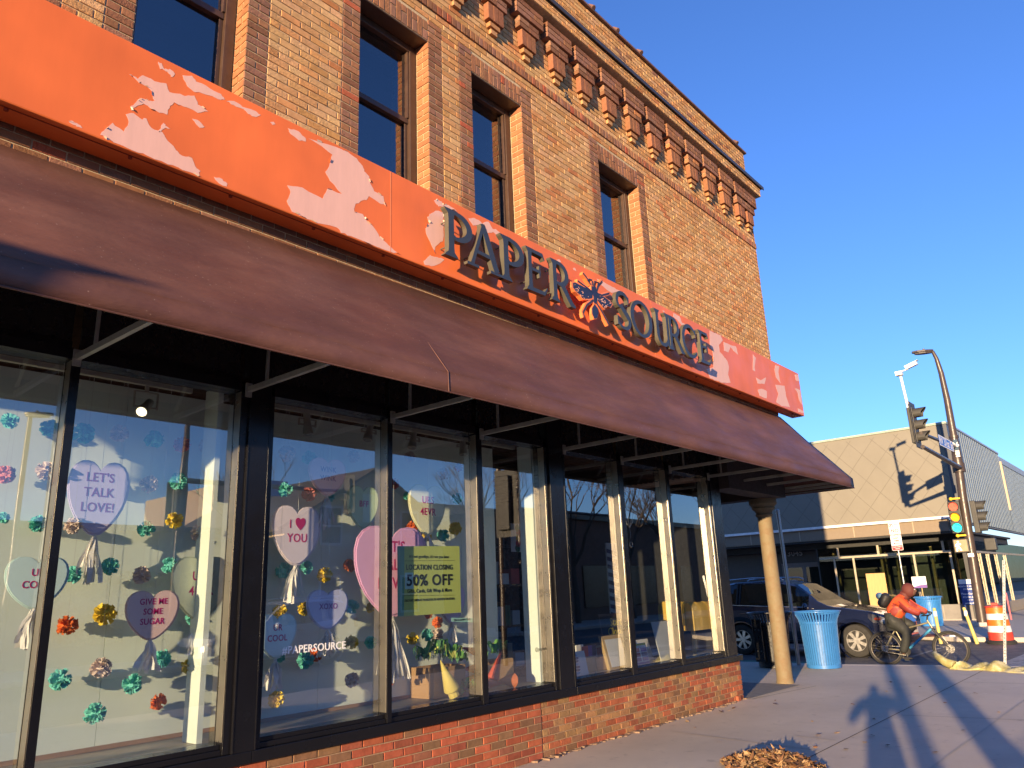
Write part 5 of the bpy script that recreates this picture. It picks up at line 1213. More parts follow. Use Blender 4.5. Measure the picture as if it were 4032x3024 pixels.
sp_ = thing('signal_pole', 'dark traffic signal pole with curved street lamp across the road', 'traffic signal', (30, 5.45, -.02))
q = MB(); q.tube([(30, 5.47, -.02), (30, 5.40, 2.0), (30, 5.33, 4.2), (30, 5.27, 5.2)], [.165, .15, .14, .135], 16); q.obj('pole', m_pole, sp_, smooth=50)
q = MB(); q.tube([(30, 5.27, 5.2), (30, 5.24, 6.3)], [.17, .135], 16); q.lathe([(.2, 5.05), (.2, 5.35)], (30, 5.27, 0), 14); q.lathe([(.16, 6.25), (.16, 6.33)], (30, 5.24, 0), 14); q.obj('collar', m_pole, sp_, smooth=50)
q = MB(); q.tube([(30, 5.24, 6.3), (30, 5.22, 7.6), (29.99, 5.24, 8.6), (29.95, 5.29, 9.15), (29.85, 5.35, 9.42)], [.125, .11, .09, .07, .055], 14); q.obj('lamp_arm', m_pole, sp_, smooth=60)
lamp_head(sp_, (29.85, 5.33, 9.38), (-.45, .9, 0))
q = MB(); q.tube([(29.9, 5.22, 5.19), (24.9, 5.2, 5.33)], [.085, .06], 12); q.tube([(29.9, 5.24, 5.92), (24.9, 5.18, 5.74)], [.055, .05], 12); q.obj('mast_arm', m_pole, sp_, smooth=50)
signal(sp_, (25.05, 5.30, 6.02), (0, -1, 0), h_=1.08, w_=.34, lit='x', vis=.34)
q = MB(); q.tube([(25.0, 5.38, 5.75), (25.0, 5.47, 7.58)], .04, 10); o = q.obj('camera_post', mat('white_steel', (.72, .72, .70), .45), sp_, smooth=50)
q = MB(); q.box(24.86, 25.06, 5.40, 5.58, 7.6, 7.72); q.bar((24.95, 5.5, 7.70), (24.95, 5.22, 7.74), .05, .03); q.obj('camera_mount', o.data.materials[0], sp_)
q = MB(); q.bar((24.92, 5.28, 7.78), (24.92, 4.94, 7.88), .12, .11); q.bar((24.92, 5.30, 7.835), (24.92, 4.90, 7.955), .14, .012); q.obj('camera', o.data.materials[0], sp_, bevel=.01)
xa, xb = 27.05, 29.0; z1 = PY(3360 + 1072 * Q, 1340 + 1207 * Q, 5.15).z; z0 = PY(3360 + 1095 * Q, 1340 + 1345 * Q, 5.15).z
m_bl = mat('street_sign_blue', (0.03, 0.13, 0.48), .5, var=.03)
q = MB(); q.box(xa, xb, 5.14, 5.15, z0, z1); o = q.obj('street_name_sign', m_bl, sp_)
q = MB()
for x0, x1, a_, b_ in ((xa, xb, z0, z0 + .03), (xa, xb, z1 - .03, z1), (xa, xa + .03, z0 + .03, z1 - .03), (xb - .03, xb, z0 + .03, z1 - .03)): q.box(x0, x1, 5.1375, 5.1395, a_, b_)
q.obj('border', m_sw, o)
text('W 31st St', .36, ((xa + xb) / 2, 5.1385, (z0 + z1) / 2), m_sw, 'lettering', o, bold=.006, sx=1.15)
ya, yb2 = PX(3360 + 1290 * Q, 1340 + 1290 * Q, 29.8), PX(3360 + 1375 * Q, 1340 + 1510 * Q, 29.8)
q = MB(); q.box(29.79, 29.80, yb2.y - .03, ya.y, lerp(ya.z, yb2.z, .6), ya.z); o = q.obj('route_plate', mat('route_plate_blue', (0.02, 0.06, 0.11), .5), sp_); text('26', .22, (29.788, (ya.y + yb2.y) / 2, lerp(ya.z, yb2.z, .3)), m_sw, 'lettering', o, face=FY, bold=.003)
q = MB(); q.box(29.79, 29.80, yb2.y - .03, ya.y, yb2.z, lerp(ya.z, yb2.z, .62)); o = q.obj('stop_plate', m_sw, sp_); text('STOP\nNO', .10, (29.788, (ya.y + yb2.y) / 2, lerp(ya.z, yb2.z, .8)), m_dark, 'lettering', o, face=FY)
a = PX(3360 + 1220 * Q, 1800 + 580 * Q, 29.8); c_ = PX(3360 + 1430 * Q, 1800 + 980 * Q, 29.8); yc2 = (a.y + c_.y) / 2; hS = a.z - c_.z
o = signal(sp_, (29.8, yc2, (a.z + c_.z) / 2), (-1, 0, 0), w_=.36, h_=hS, lit='g*', back=False, vis=.18)
for zz in (a.z + .09, c_.z - .08):
    q = MB(); q.tube([(29.85, yc2 + .05, zz), (29.85, yc2 - .1, zz), (29.95, 5.32, zz)], .035, 8); q.ball((29.85, yc2 + .05, zz), .06, 10, 6); q.obj('bracket', m_yb, sp_, smooth=50)
pz = c_.z - .42; q = MB(); q.box(29.72, 29.92, yc2 - .25, yc2 + .22, pz - .23, pz + .23); pd = q.obj('walk_signal', m_sig, sp_, bevel=.03)
q = MB(); q.box(29.712, 29.719, yc2 - .21, yc2 + .18, pz - .19, pz + .19); q.obj('face', mat('walk_face', (0.34, 0.25, 0.15), .4), pd)
m_wk = mat('walking_man_light', (.9, .9, .85), .4, emit=(1, .97, .9), es=1.0); q = MB(); f = 29.708; yo = yc2 + .06
for P in ([(0, .08), (.01, -.02)], [(.01, -.02), (.05, -.09), (.06, -.17)], [(.0, -.02), (-.03, -.08), (-.07, -.16)], [(0, .08), (.06, .03), (.08, -.02)], [(0, .08), (-.05, .04), (-.08, .05)]):
    for i in range(len(P) - 1): q.bar((f, yo + P[i][0], pz + P[i][1]), (f, yo + P[i + 1][0], pz + P[i + 1][1]), .034, .003, up=(1, 0, 0))
q.ball((f, yo - .005, pz + .13), .028, 10, 6, sc=(.1, 1, 1)); q.obj('walking_man', m_wk, pd)
signal(sp_, (30.02, 4.98, (a.z + c_.z) / 2 - .03), (0, -1, 0), w_=.36, h_=hS, lit='x', back=False, vis=.30)
q = MB(); q.box(29.9, 30.2, 4.62, 4.95, pz - .2, pz + .2); q.obj('walk_signal', m_sig, sp_, bevel=.03)
q = MB(); q.box(29.83, 29.85, 5.30, 5.48, 2.2, 2.32); q.obj('sticker', m_sw, sp_)
q = MB(); q.box(29.72, 30.28, 5.2, 5.75, -.02, .11); q.obj('footing', m_conc2, sp_, bevel=.02)
# ================= grey panelled building across the street
fb = thing('panelled_building', 'low modern building with diamond grey panels and dark glazed shopfront', 'building', (34, 10, 0))
X1 = 33.3; YC = 6.0; ZR = 7.36
m_pan = mat('grey_zinc_panel', (0.185, 0.168, 0.133), .55, var=.06, scale=1.2, metal=.0, spec=.4)
m_seam = mat('panel_seam', (0.14, 0.126, 0.10), .6)
q = MB(); q.box(X1, X1 + .3, YC + .22, 40, 3.84, ZR); q.box(X1 + .005, X1 + .3, YC, YC + .219, 3.6, ZR, 1)
fbw = q.obj('panel_wall', [m_pan, mat('corner_dark', (0.07, 0.075, 0.085), .5)], fb)
q = MB(); s_ = .62
for k in range(-6, 60):
    for sgn in (1, -1):
        y0 = YC + k * s_ * 1.5; z0, z1 = 3.9, ZR - .12; y1 = y0 + sgn * (z1 - z0) * .86
        a, b_ = (y0, z0), (y1, z1)
        def clip(a, b_):
            lo = YC + .23; hi = 39.5
            t0, t1 = 0, 1; dy = b_[0] - a[0]
            for e, sg in ((lo, 1), (hi, -1)):
                f0 = (a[0] - e) * sg; f1 = (b_[0] - e) * sg
                if f0 < 0 and f1 < 0: return None
                if f0 < 0: t0 = max(t0, f0 / (f0 - f1))
                if f1 < 0: t1 = min(t1, f0 / (f0 - f1))
            return ((a[0] + dy * t0, a[1] + (b_[1] - a[1]) * t0), (a[0] + dy * t1, a[1] + (b_[1] - a[1]) * t1)) if t0 < t1 else None
        c_ = clip(a, b_)
        if c_: q.bar((X1 - .001, *c_[0]), (X1 - .001, *c_[1]), .028, .004 + .001 * sgn, up=(1, 0, 0))
q.obj('panel_seams', m_seam, fb)
q = MB(); q.box(X1 - .05, X1 + .3, YC - .02, 40, ZR + .001, ZR + .09); q.obj('parapet_cap', mat('cap_metal', (0.28, 0.33, 0.27), .5), fb)
q = MB(); q.box(X1 - .10, X1 + .35, YC - .02, 40, 3.74, 3.838); q.obj('white_trim', mat('white_trim', (0.75, 0.73, 0.70), .5), fb)
q = MB(); q.box(X1 + .05, X1 + .6, YC + .6, 40, 3.28, 3.738); q.obj('fascia', mat('brown_fascia', (0.19, 0.145, 0.10), .6, var=.05), fb)
q = MB()
for y in (7.8, 10.05, 12.3, 14.5): q.box(X1 + .03, X1 + .049, y, y + .04, 3.3, 3.72)
q.obj('fascia_joint', mat('fascia_joint', (0.34, 0.27, 0.19), .5), fb)
m_corr = mat('corrugated_steel', (0.12, 0.158, 0.20), .5, metal=.1, var=.03, scale=2)
q = MB()
def corr(x0, x1, y, z0, z1):
    n = int((x1 - x0) / .40); dx = (x1 - x0) / n
    for i in range(n):
        x = x0 + i * dx
        for (a, b_, ya, yb_) in ((0, .55, y, y), (.55, .65, y, y + .085), (.65, .9, y + .085, y + .085), (.9, 1, y + .085, y)):
            q.quad((x + a * dx, ya, z0), (x + b_ * dx, yb_, z0), (x + b_ * dx, yb_, z1), (x + a * dx, ya, z1))
corr(X1 + .31, 44.4, YC, 3.6, ZR); corr(44.6, 60, YC + .02, 3.6, 6.95); q.obj('corrugated_wall', m_corr, fb)
q = MB(); q.box(44.4, 44.6, YC - .08, 7, 4.6, 7.0); q.obj('tan_fin', mat('tan_panel', (0.48, 0.38, 0.26), .6), fb)
q = MB(); q.box(X1 + .31, 44.45, YC - .03, YC + .3, ZR, ZR + .08); q.box(44.601, 60, YC - .01, YC + .3, 6.951, 7.02); q.box(X1 + .301, 60, YC + .08, YC + .3, 3.55, ZR - .001); q.obj('side_cap', mat('cap_metal_blue', (0.30, 0.33, 0.37), .5, metal=.3), fb)
XG = 34.0
m_gl2 = glass('far_glass', tint=(0.5, 0.55, 0.5), r0=.06); m_soff = mat('black_soffit', (0.02, 0.02, 0.02), .7)
q = MB(); q.box(X1 + .1, 44, YC + .15, 40, 3.20, 3.279); q.box(XG + .3, 44, YC + .3, 40, 2.95, 3.199); q.obj('soffit', m_soff, fb)
m_fr = mat('champagne_frame', (0.42, 0.36, 0.26), .4, metal=.3)
q = MB()
q.box(XG - .03, XG + .05, 6.8, 11.85, 2.50, 2.58)
for y in (6.80, 8.1, 10.42, 11.2): q.box(XG - .02, XG + .04, y, y + .075, .58, 2.499)
for y in (7.0, 9.4, 11.0): q.box(XG - .01, XG + .03, y, y + .085, 2.581, 2.949)
q.obj('window_frame', m_fr, fb)
q = MB(); q.box(XG, XG + .01, 6.3, 11.9, .58, 2.949); q.obj('pane', m_gl2, fb)
q = MB(); q.box(XG - .04, XG + .2, 6.2, 11.9, -.02, .565); q.obj('low_wall', mat('grey_block_wall', (0.20, 0.185, 0.165), .8, var=.15, scale=3), fb)
q = MB()
for y in (7.4, 8.6, 9.8): q.box(XG - .045, XG - .0405, y, y + .03, .03, .52)
q.box(XG - .09, XG - .041, 6.2, 11.9, -.02, .03); q.obj('low_wall_trim', mat('block_trim', (0.30, 0.26, 0.22), .7), fb)
# side windows round the corner
q = MB(); q.box(XG, 50, YC + .25, YC + .26, .45, 2.949); q.obj('pane', m_gl2, fb)
q = MB(); q.box(XG - .02, 50, YC + .18, YC + .24, 2.46, 2.54); q.box(XG - .02, 50, YC + .18, YC + .3, .0, .45)
for x in (34.6, 36.2, 37.9, 39.8, 42): q.box(x, x + .08, YC + .19, YC + .24, .451, 2.459)
q.obj('side_window_frame', m_fr, fb)
q = MB(); q.box(XG - .08, XG + .12, YC + .1, YC + .4, -.02, 3.2); q.obj('corner_post', mat('corner_post_dark', (.05, .05, .05), .5), fb)
# recessed entrance
q = MB(); q.box(35.2, 35.3, 11.9, 40, 0, 2.95); q.box(XG, 35.2, 11.86, 11.95, 0, 2.95); q.obj('entrance_wall', mat('dark_entrance', (0.035, 0.033, 0.033), .5), fb)
dm = mat('entrance_frame', (0.16, 0.13, 0.12), .5)
q = MB(); q.box(35.12, 35.199, 11.97, 12.05, 0, 2.45); q.box(35.12, 35.199, 12.9, 13.06, 0, 2.45); q.box(35.12, 35.199, 13.9, 13.98, 0, 2.45); q.box(35.12, 35.199, 12.051, 12.899, 2.25, 2.45); q.box(35.12, 35.199, 13.061, 13.899, 2.25, 2.45); q.box(35.12, 35.199, 12.051, 12.899, 0, .25); q.box(35.12, 35.199, 13.061, 13.899, 0, .25)
dd = q.obj('door', dm, fb); q = MB(); q.box(35.14, 35.15, 12.051, 12.899, .251, 2.249); q.box(35.14, 35.15, 13.061, 13.899, .251, 2.249); q.obj('pane', m_gl2, dd)
text('3045', .34, (35.11, 13.3, 2.87), mat('grey_numerals', (0.30, 0.29, 0.28), .5), 'house_number', fb, face=FY, bold=.008)
q = MB(); q.box(35.0, 35.1, 13.05, 13.35, 3.15, 3.38); q.obj('exit_light', mat('red_exit', (.3, .01, .01), .5, emit=(.6, .02, .02), es=.5), fb)
text('salon and spa', .33, (35.15, 16.3, 2.6), mat('faded_letters', (0.11, 0.12, 0.12), .5), 'door_lettering', fb, face=FY) if False else None
# interior of the far shop
q = MB(); q.box(41, 41.1, 6.4, 40, 0, 3); q.box(XG + .1, 41, 6.4, 40, -.02, .02); q.obj('shop_interior', mat('far_interior', (0.12, 0.11, 0.10), .9), fb)
rs = random.Random(9); q = MB()
for i in range(9): y = rs.uniform(7, 12.5); q.box(34.8 + i * .3, 34.9 + i * .3, y, y + .08, 0, 3)
q.obj('stud', m_wood, fb)
q = MB(); q.box(37, 37.1, 7.3, 9.0, 0, 2.9); q.obj('partition', mat('plaster_partition', (0.25, 0.24, 0.22), .8), fb)
q = MB(); q.box(35.5, 35.6, 6.9, 7.35, .5, 2.3); q.obj('brick_pier', mat('pier_brick', (0.40, 0.22, 0.15), .8, var=.3, scale=8), fb)
# boards leaning on the glass
pl = thing('plywood_board', 'sheet of plywood leaning on the far shop window', 'board', (33.9, 9.7, .58)); q = MB()
a = PX(2688 + 1185 * K, 2016 + 400 * K, 33.9); b_ = PX(2688 + 1340 * K, 2016 + 590 * K, 33.9)
q.box(33.90, 33.92, b_.y, a.y, .50, a.z); q.obj('sheet', mat('plywood', (0.50, 0.30, 0.12), .65, var=.12, scale=3, stretch=(1, 6, 1)), pl)
a = PX(2688 + 1785 * K, 2016 + 438 * K, 33.85); b_ = PX(2688 + 1928 * K, 2016 + 600 * K, 33.85)
bs = thing('letting_board', 'blue and white letting sign standing at the far shop window', 'sign', (33.85, (a.y + b_.y) / 2, .5)); q = MB()
q.box(33.83, 33.85, b_.y, a.y, b_.z, a.z - .17); q.obj('blue_panel', mat('letting_blue', (0.02, 0.05, 0.22), .5), bs); q = MB(); q.box(33.828, 33.85, b_.y, a.y, a.z - .169, a.z); q.box(33.835, 33.85, b_.y + .085, b_.y + .1, -.02, b_.z - .001); q.box(33.835, 33.85, a.y - .1, a.y - .05, -.02, b_.z - .001); q.obj('white_header', m_sw, bs)
yc = (a.y + b_.y) / 2
for s_, z_, sz in (('MONTHLY PARKING', .26, .075), ('AVAILABLE', .36, .075), ('Please Contact', .53, .09), ('612-821-0179', .65, .085), ('ext 101', .75, .07), ('parking office', .87, .075)): text(s_, sz, (33.826, yc, a.z - z_), m_sw, 'lettering', bs, face=FY, bold=.002, sx=.9)
# ================= the dark blue car (built nose along -y, near side at x=0)
def car(name, paint, lb, grp=None):
    t = thing(name, lb, 'car', (0, 0, 0), grp)
    m_p = mat(paint[0], paint[1], .22, var=.05, scale=2, coat=1.0, rvar=.04, spec=.6); m_tr = mat('car_trim', (0.02, 0.02, 0.022), .5)
    m_gs = glass('car_glass', tint=(.22, .26, .28), r0=.09); m_ch = mat('car_chrome', (0.6, 0.6, 0.6), .2, metal=.9); m_in = mat('car_interior', (.05, .048, .045), .8)
    WB, RW, GC = 2.9, .375, .24          # front axle at y=0, rear at y=WB
    hw = .955
    ys = [-.92, -.88, -.75, -.55, -.43, -.34, -.2, 0, .2, .34, .43, .6, .85, 1.05, 1.4, 1.8, 2.2, 2.47, 2.56, 2.7, 2.9, 3.1, 3.24, 3.33, 3.55, 3.75, 3.86, 3.9]
    def interp(tab, y):
        for i in range(len(tab) - 1):
            if y <= tab[i + 1][0]:
                t_ = (y - tab[i][0]) / (tab[i + 1][0] - tab[i][0]); return lerp(tab[i][1], tab[i + 1][1], max(0, t_))
        return tab[-1][1]
    belt = [(-.92, .72), (-.75, .88), (-.4, .98), (.2, 1.06), (.75, 1.12), (1.0, 1.14), (2.5, 1.2), (3.5, 1.26), (3.9, 1.28)]
    top = [(-.92, .74), (-.75, .93), (-.4, 1.03), (.2, 1.12), (.55, 1.16), (.85, 1.30), (1.15, 1.56), (1.4, 1.72), (1.7, 1.81), (2.3, 1.85), (3.1, 1.83), (3.5, 1.77), (3.75, 1.62), (3.86, 1.38), (3.9, 1.29)]
    wid = [(-.92, .60), (-.88, .70), (-.75, .82), (-.5, .92), (0, .955), (3.2, .955), (3.6, .93), (3.9, .86)]
    def zlow(y):
        z = .30
        for yc in (0, WB):
            d = abs(y - yc)
            if d < .43: z = max(z, .375 + math.sqrt(max(0, .43 ** 2 - d * d)) * .99)
        return z
    rows = []
    for y in ys:
        w_ = interp(wid, y); zb = interp(belt, y); zt = interp(top, y); zl = zlow(y); gh = max(0, zt - zb)
        inset = .27 * min(1, gh / .55)
        rows.append([(w_ - .10, y, max(.22, zl - .02)), (w_ - .03, y, zl), (w_, y, max(zl + .02, lerp(zl, zb, .35))), (w_ + .008, y, max(zl + .03, lerp(zl, zb, .72))), (w_ - .02, y, zb), (w_ - .02 - inset * .45, y, zb + gh * .5), (w_ - .02 - inset * .85, y, zb + gh * .88), (w_ - .03 - inset * 1.15, y, zb + gh * .97), ((w_ - .3) * .5, y, zt), (0, y, zt + .005)])
    def body(mb, f, ir, jr, off=0.0, m=0, sgs=(1, -1)):
        for sg in sgs:
            for i in ir:
                for j in jr:
                    P = [rows[i][j], rows[i + 1][j], rows[i + 1][j + 1], rows[i][j + 1]]
                    P = [(sg * (p[0] + off) , p[1], p[2] + (off * .4 if j > 4 else 0)) for p in P]
                    mb.add(P, [(0, 1, 2, 3) if sg > 0 else (3, 2, 1, 0)], m)
    n = len(ys) - 1
    glass_i = [i for i in range(n) if ys[i] >= 1.05 and ys[i + 1] <= 3.56]
    ws_i = [i for i in range(n) if .6 <= ys[i] and ys[i + 1] <= 1.41]
    b = MB()
    for i in range(n):
        for j in range(9):
            if j in (4, 5) and i in glass_i: continue
            if j in (7, 8) and i in ws_i: continue
            body(b, None, [i], [j])
    for e, fl in ((0, 1), (n, 0)):
        P = rows[e] + [(-p[0], p[1], p[2]) for p in reversed(rows[e][:-1])]; b.add(P, [tuple(range(len(P))) if fl else tuple(reversed(range(len(P))))])
    bo = b.obj('body', m_p, t, smooth=40)
    bo.matrix_parent_inverse = Matrix()
    for sg in (1, -1): g = MB(); body(g, None, glass_i, (4, 5), -.012, 0, (sg,)); g.obj('side_window', m_gs, t, smooth=40)
    g = MB(); body(g, None, ws_i, (7, 8), -.006); g.obj('windscreen', m_gs, t, smooth=40)
    q = MB()
    for sg in (1, -1):
        for yp in (1.95, 2.02, 2.9, 2.97):
            a = lerp(1, 0, 0); i = max(k for k in range(n) if ys[k] <= yp); r0 = rows[i]; q.bar((sg * (r0[4][0] - .004), yp, interp(belt, yp)), (sg * (r0[6][0] - .004), yp, r0[6][2] + .02), .07 if yp in (2.02, 2.97) else .05, .03, up=(0, 1, 0))
    q.obj('door_pillar', m_tr, t)
    q = MB()
    for sg in (1, -1):
        q.tube([(sg * (interp(wid, y) - .012), y, interp(belt, y) + .005) for y in (1.05, 1.6, 2.2, 2.8, 3.5)], .012, 6)
        q.tube([(sg * .62, y, z) for y, z in ((1.75, 1.83), (1.85, 1.88), (2.6, 1.91), (3.3, 1.88), (3.4, 1.82))], .02, 6)
    q.obj('chrome_trim', m_ch, t, smooth=60)
    q = MB(); q.box(-.80, .80, -.6, 3.7, .3, .62); q.box(-.78, .78, 1.0, 3.6, .62, .8)
    for x in (-.4, .4):
        q.box(x - .24, x + .24, 1.7, 1.85, .8, 1.25); q.box(x - .13, x + .13, 1.72, 1.82, 1.28, 1.48)
    q.obj('cabin', m_in, t)
    q = MB()
    for x in (-.4, .4): q.box(x - .11, x + .11, 1.70, 1.719, 1.29, 1.47); q.box(x - .22, x + .22, 1.68, 1.699, .85, 1.24)
    q.obj('seat_cover', mat('cream_seat', (.42, .40, .30), .7), t)
    for sg in (1, -1):
        m2 = MB(); m2.ball((sg * 1.06, 1.08, 1.16), .13, 12, 8, sc=(.75, .55, .72)); m2.bar((sg * .93, 1.1, 1.14), (sg * 1.02, 1.09, 1.15), .05, .03); m2.obj('mirror', m_p, t, smooth=60)
        h = MB(); h.ball((sg * .80, -.70, .80), .2, 14, 8, sc=(.62, .85, .45)); h.obj('headlight', mat('headlight_glass', (.62, .62, .6), .15, metal=.3), t, smooth=60)
        h = MB(); h.ball((sg * .86, -.50, .86), .12, 10, 6, sc=(.5, .9, .4)); h.obj('indicator', mat('indicator_red', (.5, .08, .03), .3), t, smooth=60)
        h = MB(); h.box(sg * .88 - .04, sg * .88 + .04, 3.8, 3.93, .98, 1.25); h.obj('tail_light', mat('tail_red', (.3, .01, .01), .3), t, bevel=.02)
        for yd in (1.75, 2.72):
            h = MB(); h.bar((sg * .975, yd, 1.02), (sg * .975, yd + .16, 1.02), .025, .03); h.obj('door_handle', m_ch if yd < 2 else m_p, t, bevel=.008)
        h = MB(); h.tube([(sg * .955, .52, .37), (sg * .962, 2.4, .37)], .035, 8); h.obj('side_trim', m_tr, t)
        for yw in (0, WB):
            w0 = MB(); xo = sg * .84; w0.lathe([(.23, -.10), (.30, -.115), (.355, -.10), (.375, -.06), (.375, .06), (.355, .10), (.30, .115), (.23, .10)], (xo, yw, .375), 36, ax='x', caps=False); wt = w0.obj('tyre', mat('tyre_rubber', (.025, .024, .023), .85, bump=.004), t, smooth=40)
            r_ = MB(); xf = xo + sg * .085; r_.torus((xf, yw, .375), .235, .018, 'x', 36, 6); r_.lathe([(.245, -.06), (.232, .08)] if sg > 0 else [(.232, -.08), (.245, .06)], (xo, yw, .375), 32, ax='x', caps=False)
            for k in range(7):
                a = 2 * math.pi * k / 7; u = Vector((0, math.cos(a), math.sin(a))); s2 = Vector((0, -math.sin(a), math.cos(a))); c = Vector((xf, yw, .375))
                r_.add([c + u * .05 - s2 * .028 + Vector((sg * .004, 0, 0)), c + u * .235 - s2 * .042, c + u * .235 + s2 * .042, c + u * .05 + s2 * .028 + Vector((sg * .004, 0, 0))] + [c + u * .05 - s2 * .028 - Vector((sg * .03, 0, 0)), c + u * .235 - s2 * .042 - Vector((sg * .03, 0, 0)), c + u * .235 + s2 * .042 - Vector((sg * .03, 0, 0)), c + u * .05 + s2 * .028 - Vector((sg * .03, 0, 0))], [(0, 1, 2, 3), (0, 4, 5, 1), (3, 2, 6, 7)])
            r_.lathe([(.062, -.01), (.055, .015)], (xf, yw, .375), 16, ax='x')
            ri = r_.obj('rim', mat('alloy_rim', (.52, .50, .47), .35, metal=.7), t, smooth=35); dk = MB(); dk.lathe([(.232, -.012), (.232, -.008)], (xo, yw, .375), 28, ax='x'); o = dk.obj('brake_disc', m_tr, ri)
    gr = MB(); gr.box(-.45, .45, -.955, -.90, .55, .74); gr.box(-.6, .6, -.95, -.87, .30, .45); gr.obj('grille', m_tr, t, bevel=.02)
    np_ = MB(); np_.box(-.16, .16, -.962, -.956, .5, .58); np_.obj('number_plate', m_sw, t)
    for sg in (1, -1):
        for yw in (0, WB): ar = MB(); ar.torus((sg * .935, yw, .375), .44, .022, 'x', 36, 6); ar.obj('arch_trim', m_p, t, smooth=60)
    return t
c1 = car('parked_car', ('navy_paint', (0.006, 0.010, 0.034)), 'dark navy blue estate car passing behind the bins')
c1.location = (20.50, 6.18, -.15); c1.rotation_euler = (0, 0, rad(-3.0))
# a driver glimpsed through the side window stays inside the car
c2 = car('parked_car', ('silver_paint', (0.42, 0.45, 0.48)), 'silver car parked across the shop street, seen mirrored in the glass')
c2.location = (11.5, -9.9, -.15); c2.rotation_euler = (0, 0, rad(-90))
c3 = dup(c2); c3.location = (-3.0, -3.72, -.15); c3.rotation_euler = (0, 0, rad(90)); c3['label'] = 'silver car parked at the kerb behind the viewpoint'
# ================= bicycle and rider (front wheel towards -y)
RWb = .345; ZG = -.15; hz = ZG + RWb
fy, ry, fx, rx = 3.93, 5.14, 18.03, 17.92
bk = thing('bicycle', 'grey mountain bicycle with blue frame panel ridden along the kerb', 'bicycle', (18.0, 4.55, ZG))
m_ty = mat('bike_tyre', (.02, .02, .02), .8); m_rimb = mat('bike_rim', (.10, .09, .08), .4, metal=.4); m_fr2 = mat('olive_frame', (.22, .20, .13), .35, metal=.3); m_blu = mat('blue_frame', (.07, .36, .58), .35); m_st2 = mat('bright_steel', (.6, .57, .5), .25, metal=.9); m_bp = mat('black_part', (.015, .015, .015), .45)
def bx(y): return lerp(fx, rx, (y - fy) / (ry - fy))
def BPt(y, z): return Vector((bx(y), y, z))
for y in (fy, ry):
    q = MB(); c = BPt(y, hz); q.torus(c, RWb - .027, .027, 'x', 48, 10); w_ = q.obj('tyre', m_ty, bk, smooth=180)
    q = MB(); q.torus(c, RWb - .058, .012, 'x', 48, 6); q.obj('rim', m_rimb, w_, smooth=180)
    q = MB()
    for k in range(28):
        a = 2 * math.pi * k / 28; a2 = a + (.35 if k % 2 else -.35); q.tube([c + Vector((.022 * (1 if k % 4 < 2 else -1), .025 * math.cos(a2), .025 * math.sin(a2))), c + Vector((0, (RWb - .06) * math.cos(a), (RWb - .06) * math.sin(a)))], .0012, 3, caps=False)
    q.obj('spokes', m_st2, w_)
    q = MB(); q.lathe([(.03, -.04), (.022, -.02), (.022, .02), (.03, .04)], c, 12, ax='x'); q.lathe([(.085 if y == fy else .07, -.052), (.085 if y == fy else .07, -.049)], c, 20, ax='x'); q.obj('disc_brake', m_st2, w_)
q = MB(); q.bar(BPt(fy - .02, hz + .24) - Vector((.01, 0, 0)), BPt(fy - .12, hz + .245) - Vector((.01, 0, 0)), .012, .03); q.obj('wheel_reflector', m_sw, bk)
BB = BPt(4.74, ZG + .30); ST = BPt(4.90, ZG + .72); HT = BPt(4.27, ZG + .90); HB = BPt(4.20, ZG + .75); RA = BPt(ry, hz); FA = BPt(fy, hz); SD = BPt(4.94, ZG + .85)
q = MB(); q.tube([BB, ST], .016, 10); q.tube([ST + (BB - ST) * .08, HT + (HB - HT) * .3], .018, 10)
for sg in (-.05, .05):
    o_ = Vector((sg, 0, 0)); q.tube([BB + o_ * .5, RA + o_], .010, 8); q.tube([ST + o_ * .3, RA + o_], .009, 8)
q.tube([HT, HB], .021, 10); q.obj('frame', m_fr2, bk, smooth=60)
q = MB(); q.tube([BB + (HB - BB) * .03, BB + (HB - BB) * .95], .024, 12); q.obj('down_tube', m_blu, bk, smooth=60)
q = MB(); q.tube([HB, HB + Vector((0, -.02, -.04))], .02, 8)
for sg in (-.06, .06):
    o_ = Vector((sg, 0, 0)); q.tube([HB + o_ + Vector((0, -.02, -.04)), FA + o_], [.018, .013], 10)
q.bar(HB + Vector((-.06, -.02, -.03)), HB + Vector((.06, -.02, -.03)), .04, .03); q.obj('fork', m_bp, bk, smooth=60)
HBR = BPt(4.22, ZG + 1.0)
q = MB(); q.tube([HT, HBR + Vector((0, .03, -.02)), HBR], .016, 8); q.tube([HBR + Vector((-.33, .06, .0)), HBR + Vector((-.12, 0, 0)), HBR + Vector((.12, 0, 0)), HBR + Vector((.33, .06, 0))], .013, 8); q.obj('handlebar', m_bp, bk, smooth=60)
q = MB(); q.tube([ST, SD - Vector((0, 0, .03))], .013, 8); q.obj('seat_post', m_st2, bk, smooth=60)
q = MB(); q.ball(SD, .13, 12, 8, sc=(.42, 1.0, .22)); q.ball(SD + Vector((0, .07, .01)), .10, 12, 8, sc=(.75, .7, .3)); q.obj('saddle', m_bp, bk, smooth=60)
q = MB(); q.lathe([(.09, -.002), (.09, .002)], BB + Vector((-.06, 0, 0)), 24, ax='x'); q.tube([BB - Vector((.075, 0, 0)), BB + Vector((-.075, -.02, -.165))], .012, 8); q.tube([BB + Vector((.075, 0, 0)), BB + Vector((.075, .02, .165))], .012, 8); q.obj('crank', m_bp, bk)
q = MB(); q.bar(BB + Vector((-.06, .02, .085)), RA + Vector((-.06, 0, .055)), .006, .008); q.bar(BB + Vector((-.06, .02, -.085)), RA + Vector((-.06, 0, -.06)), .006, .008); q.obj('chain', m_st2, bk)
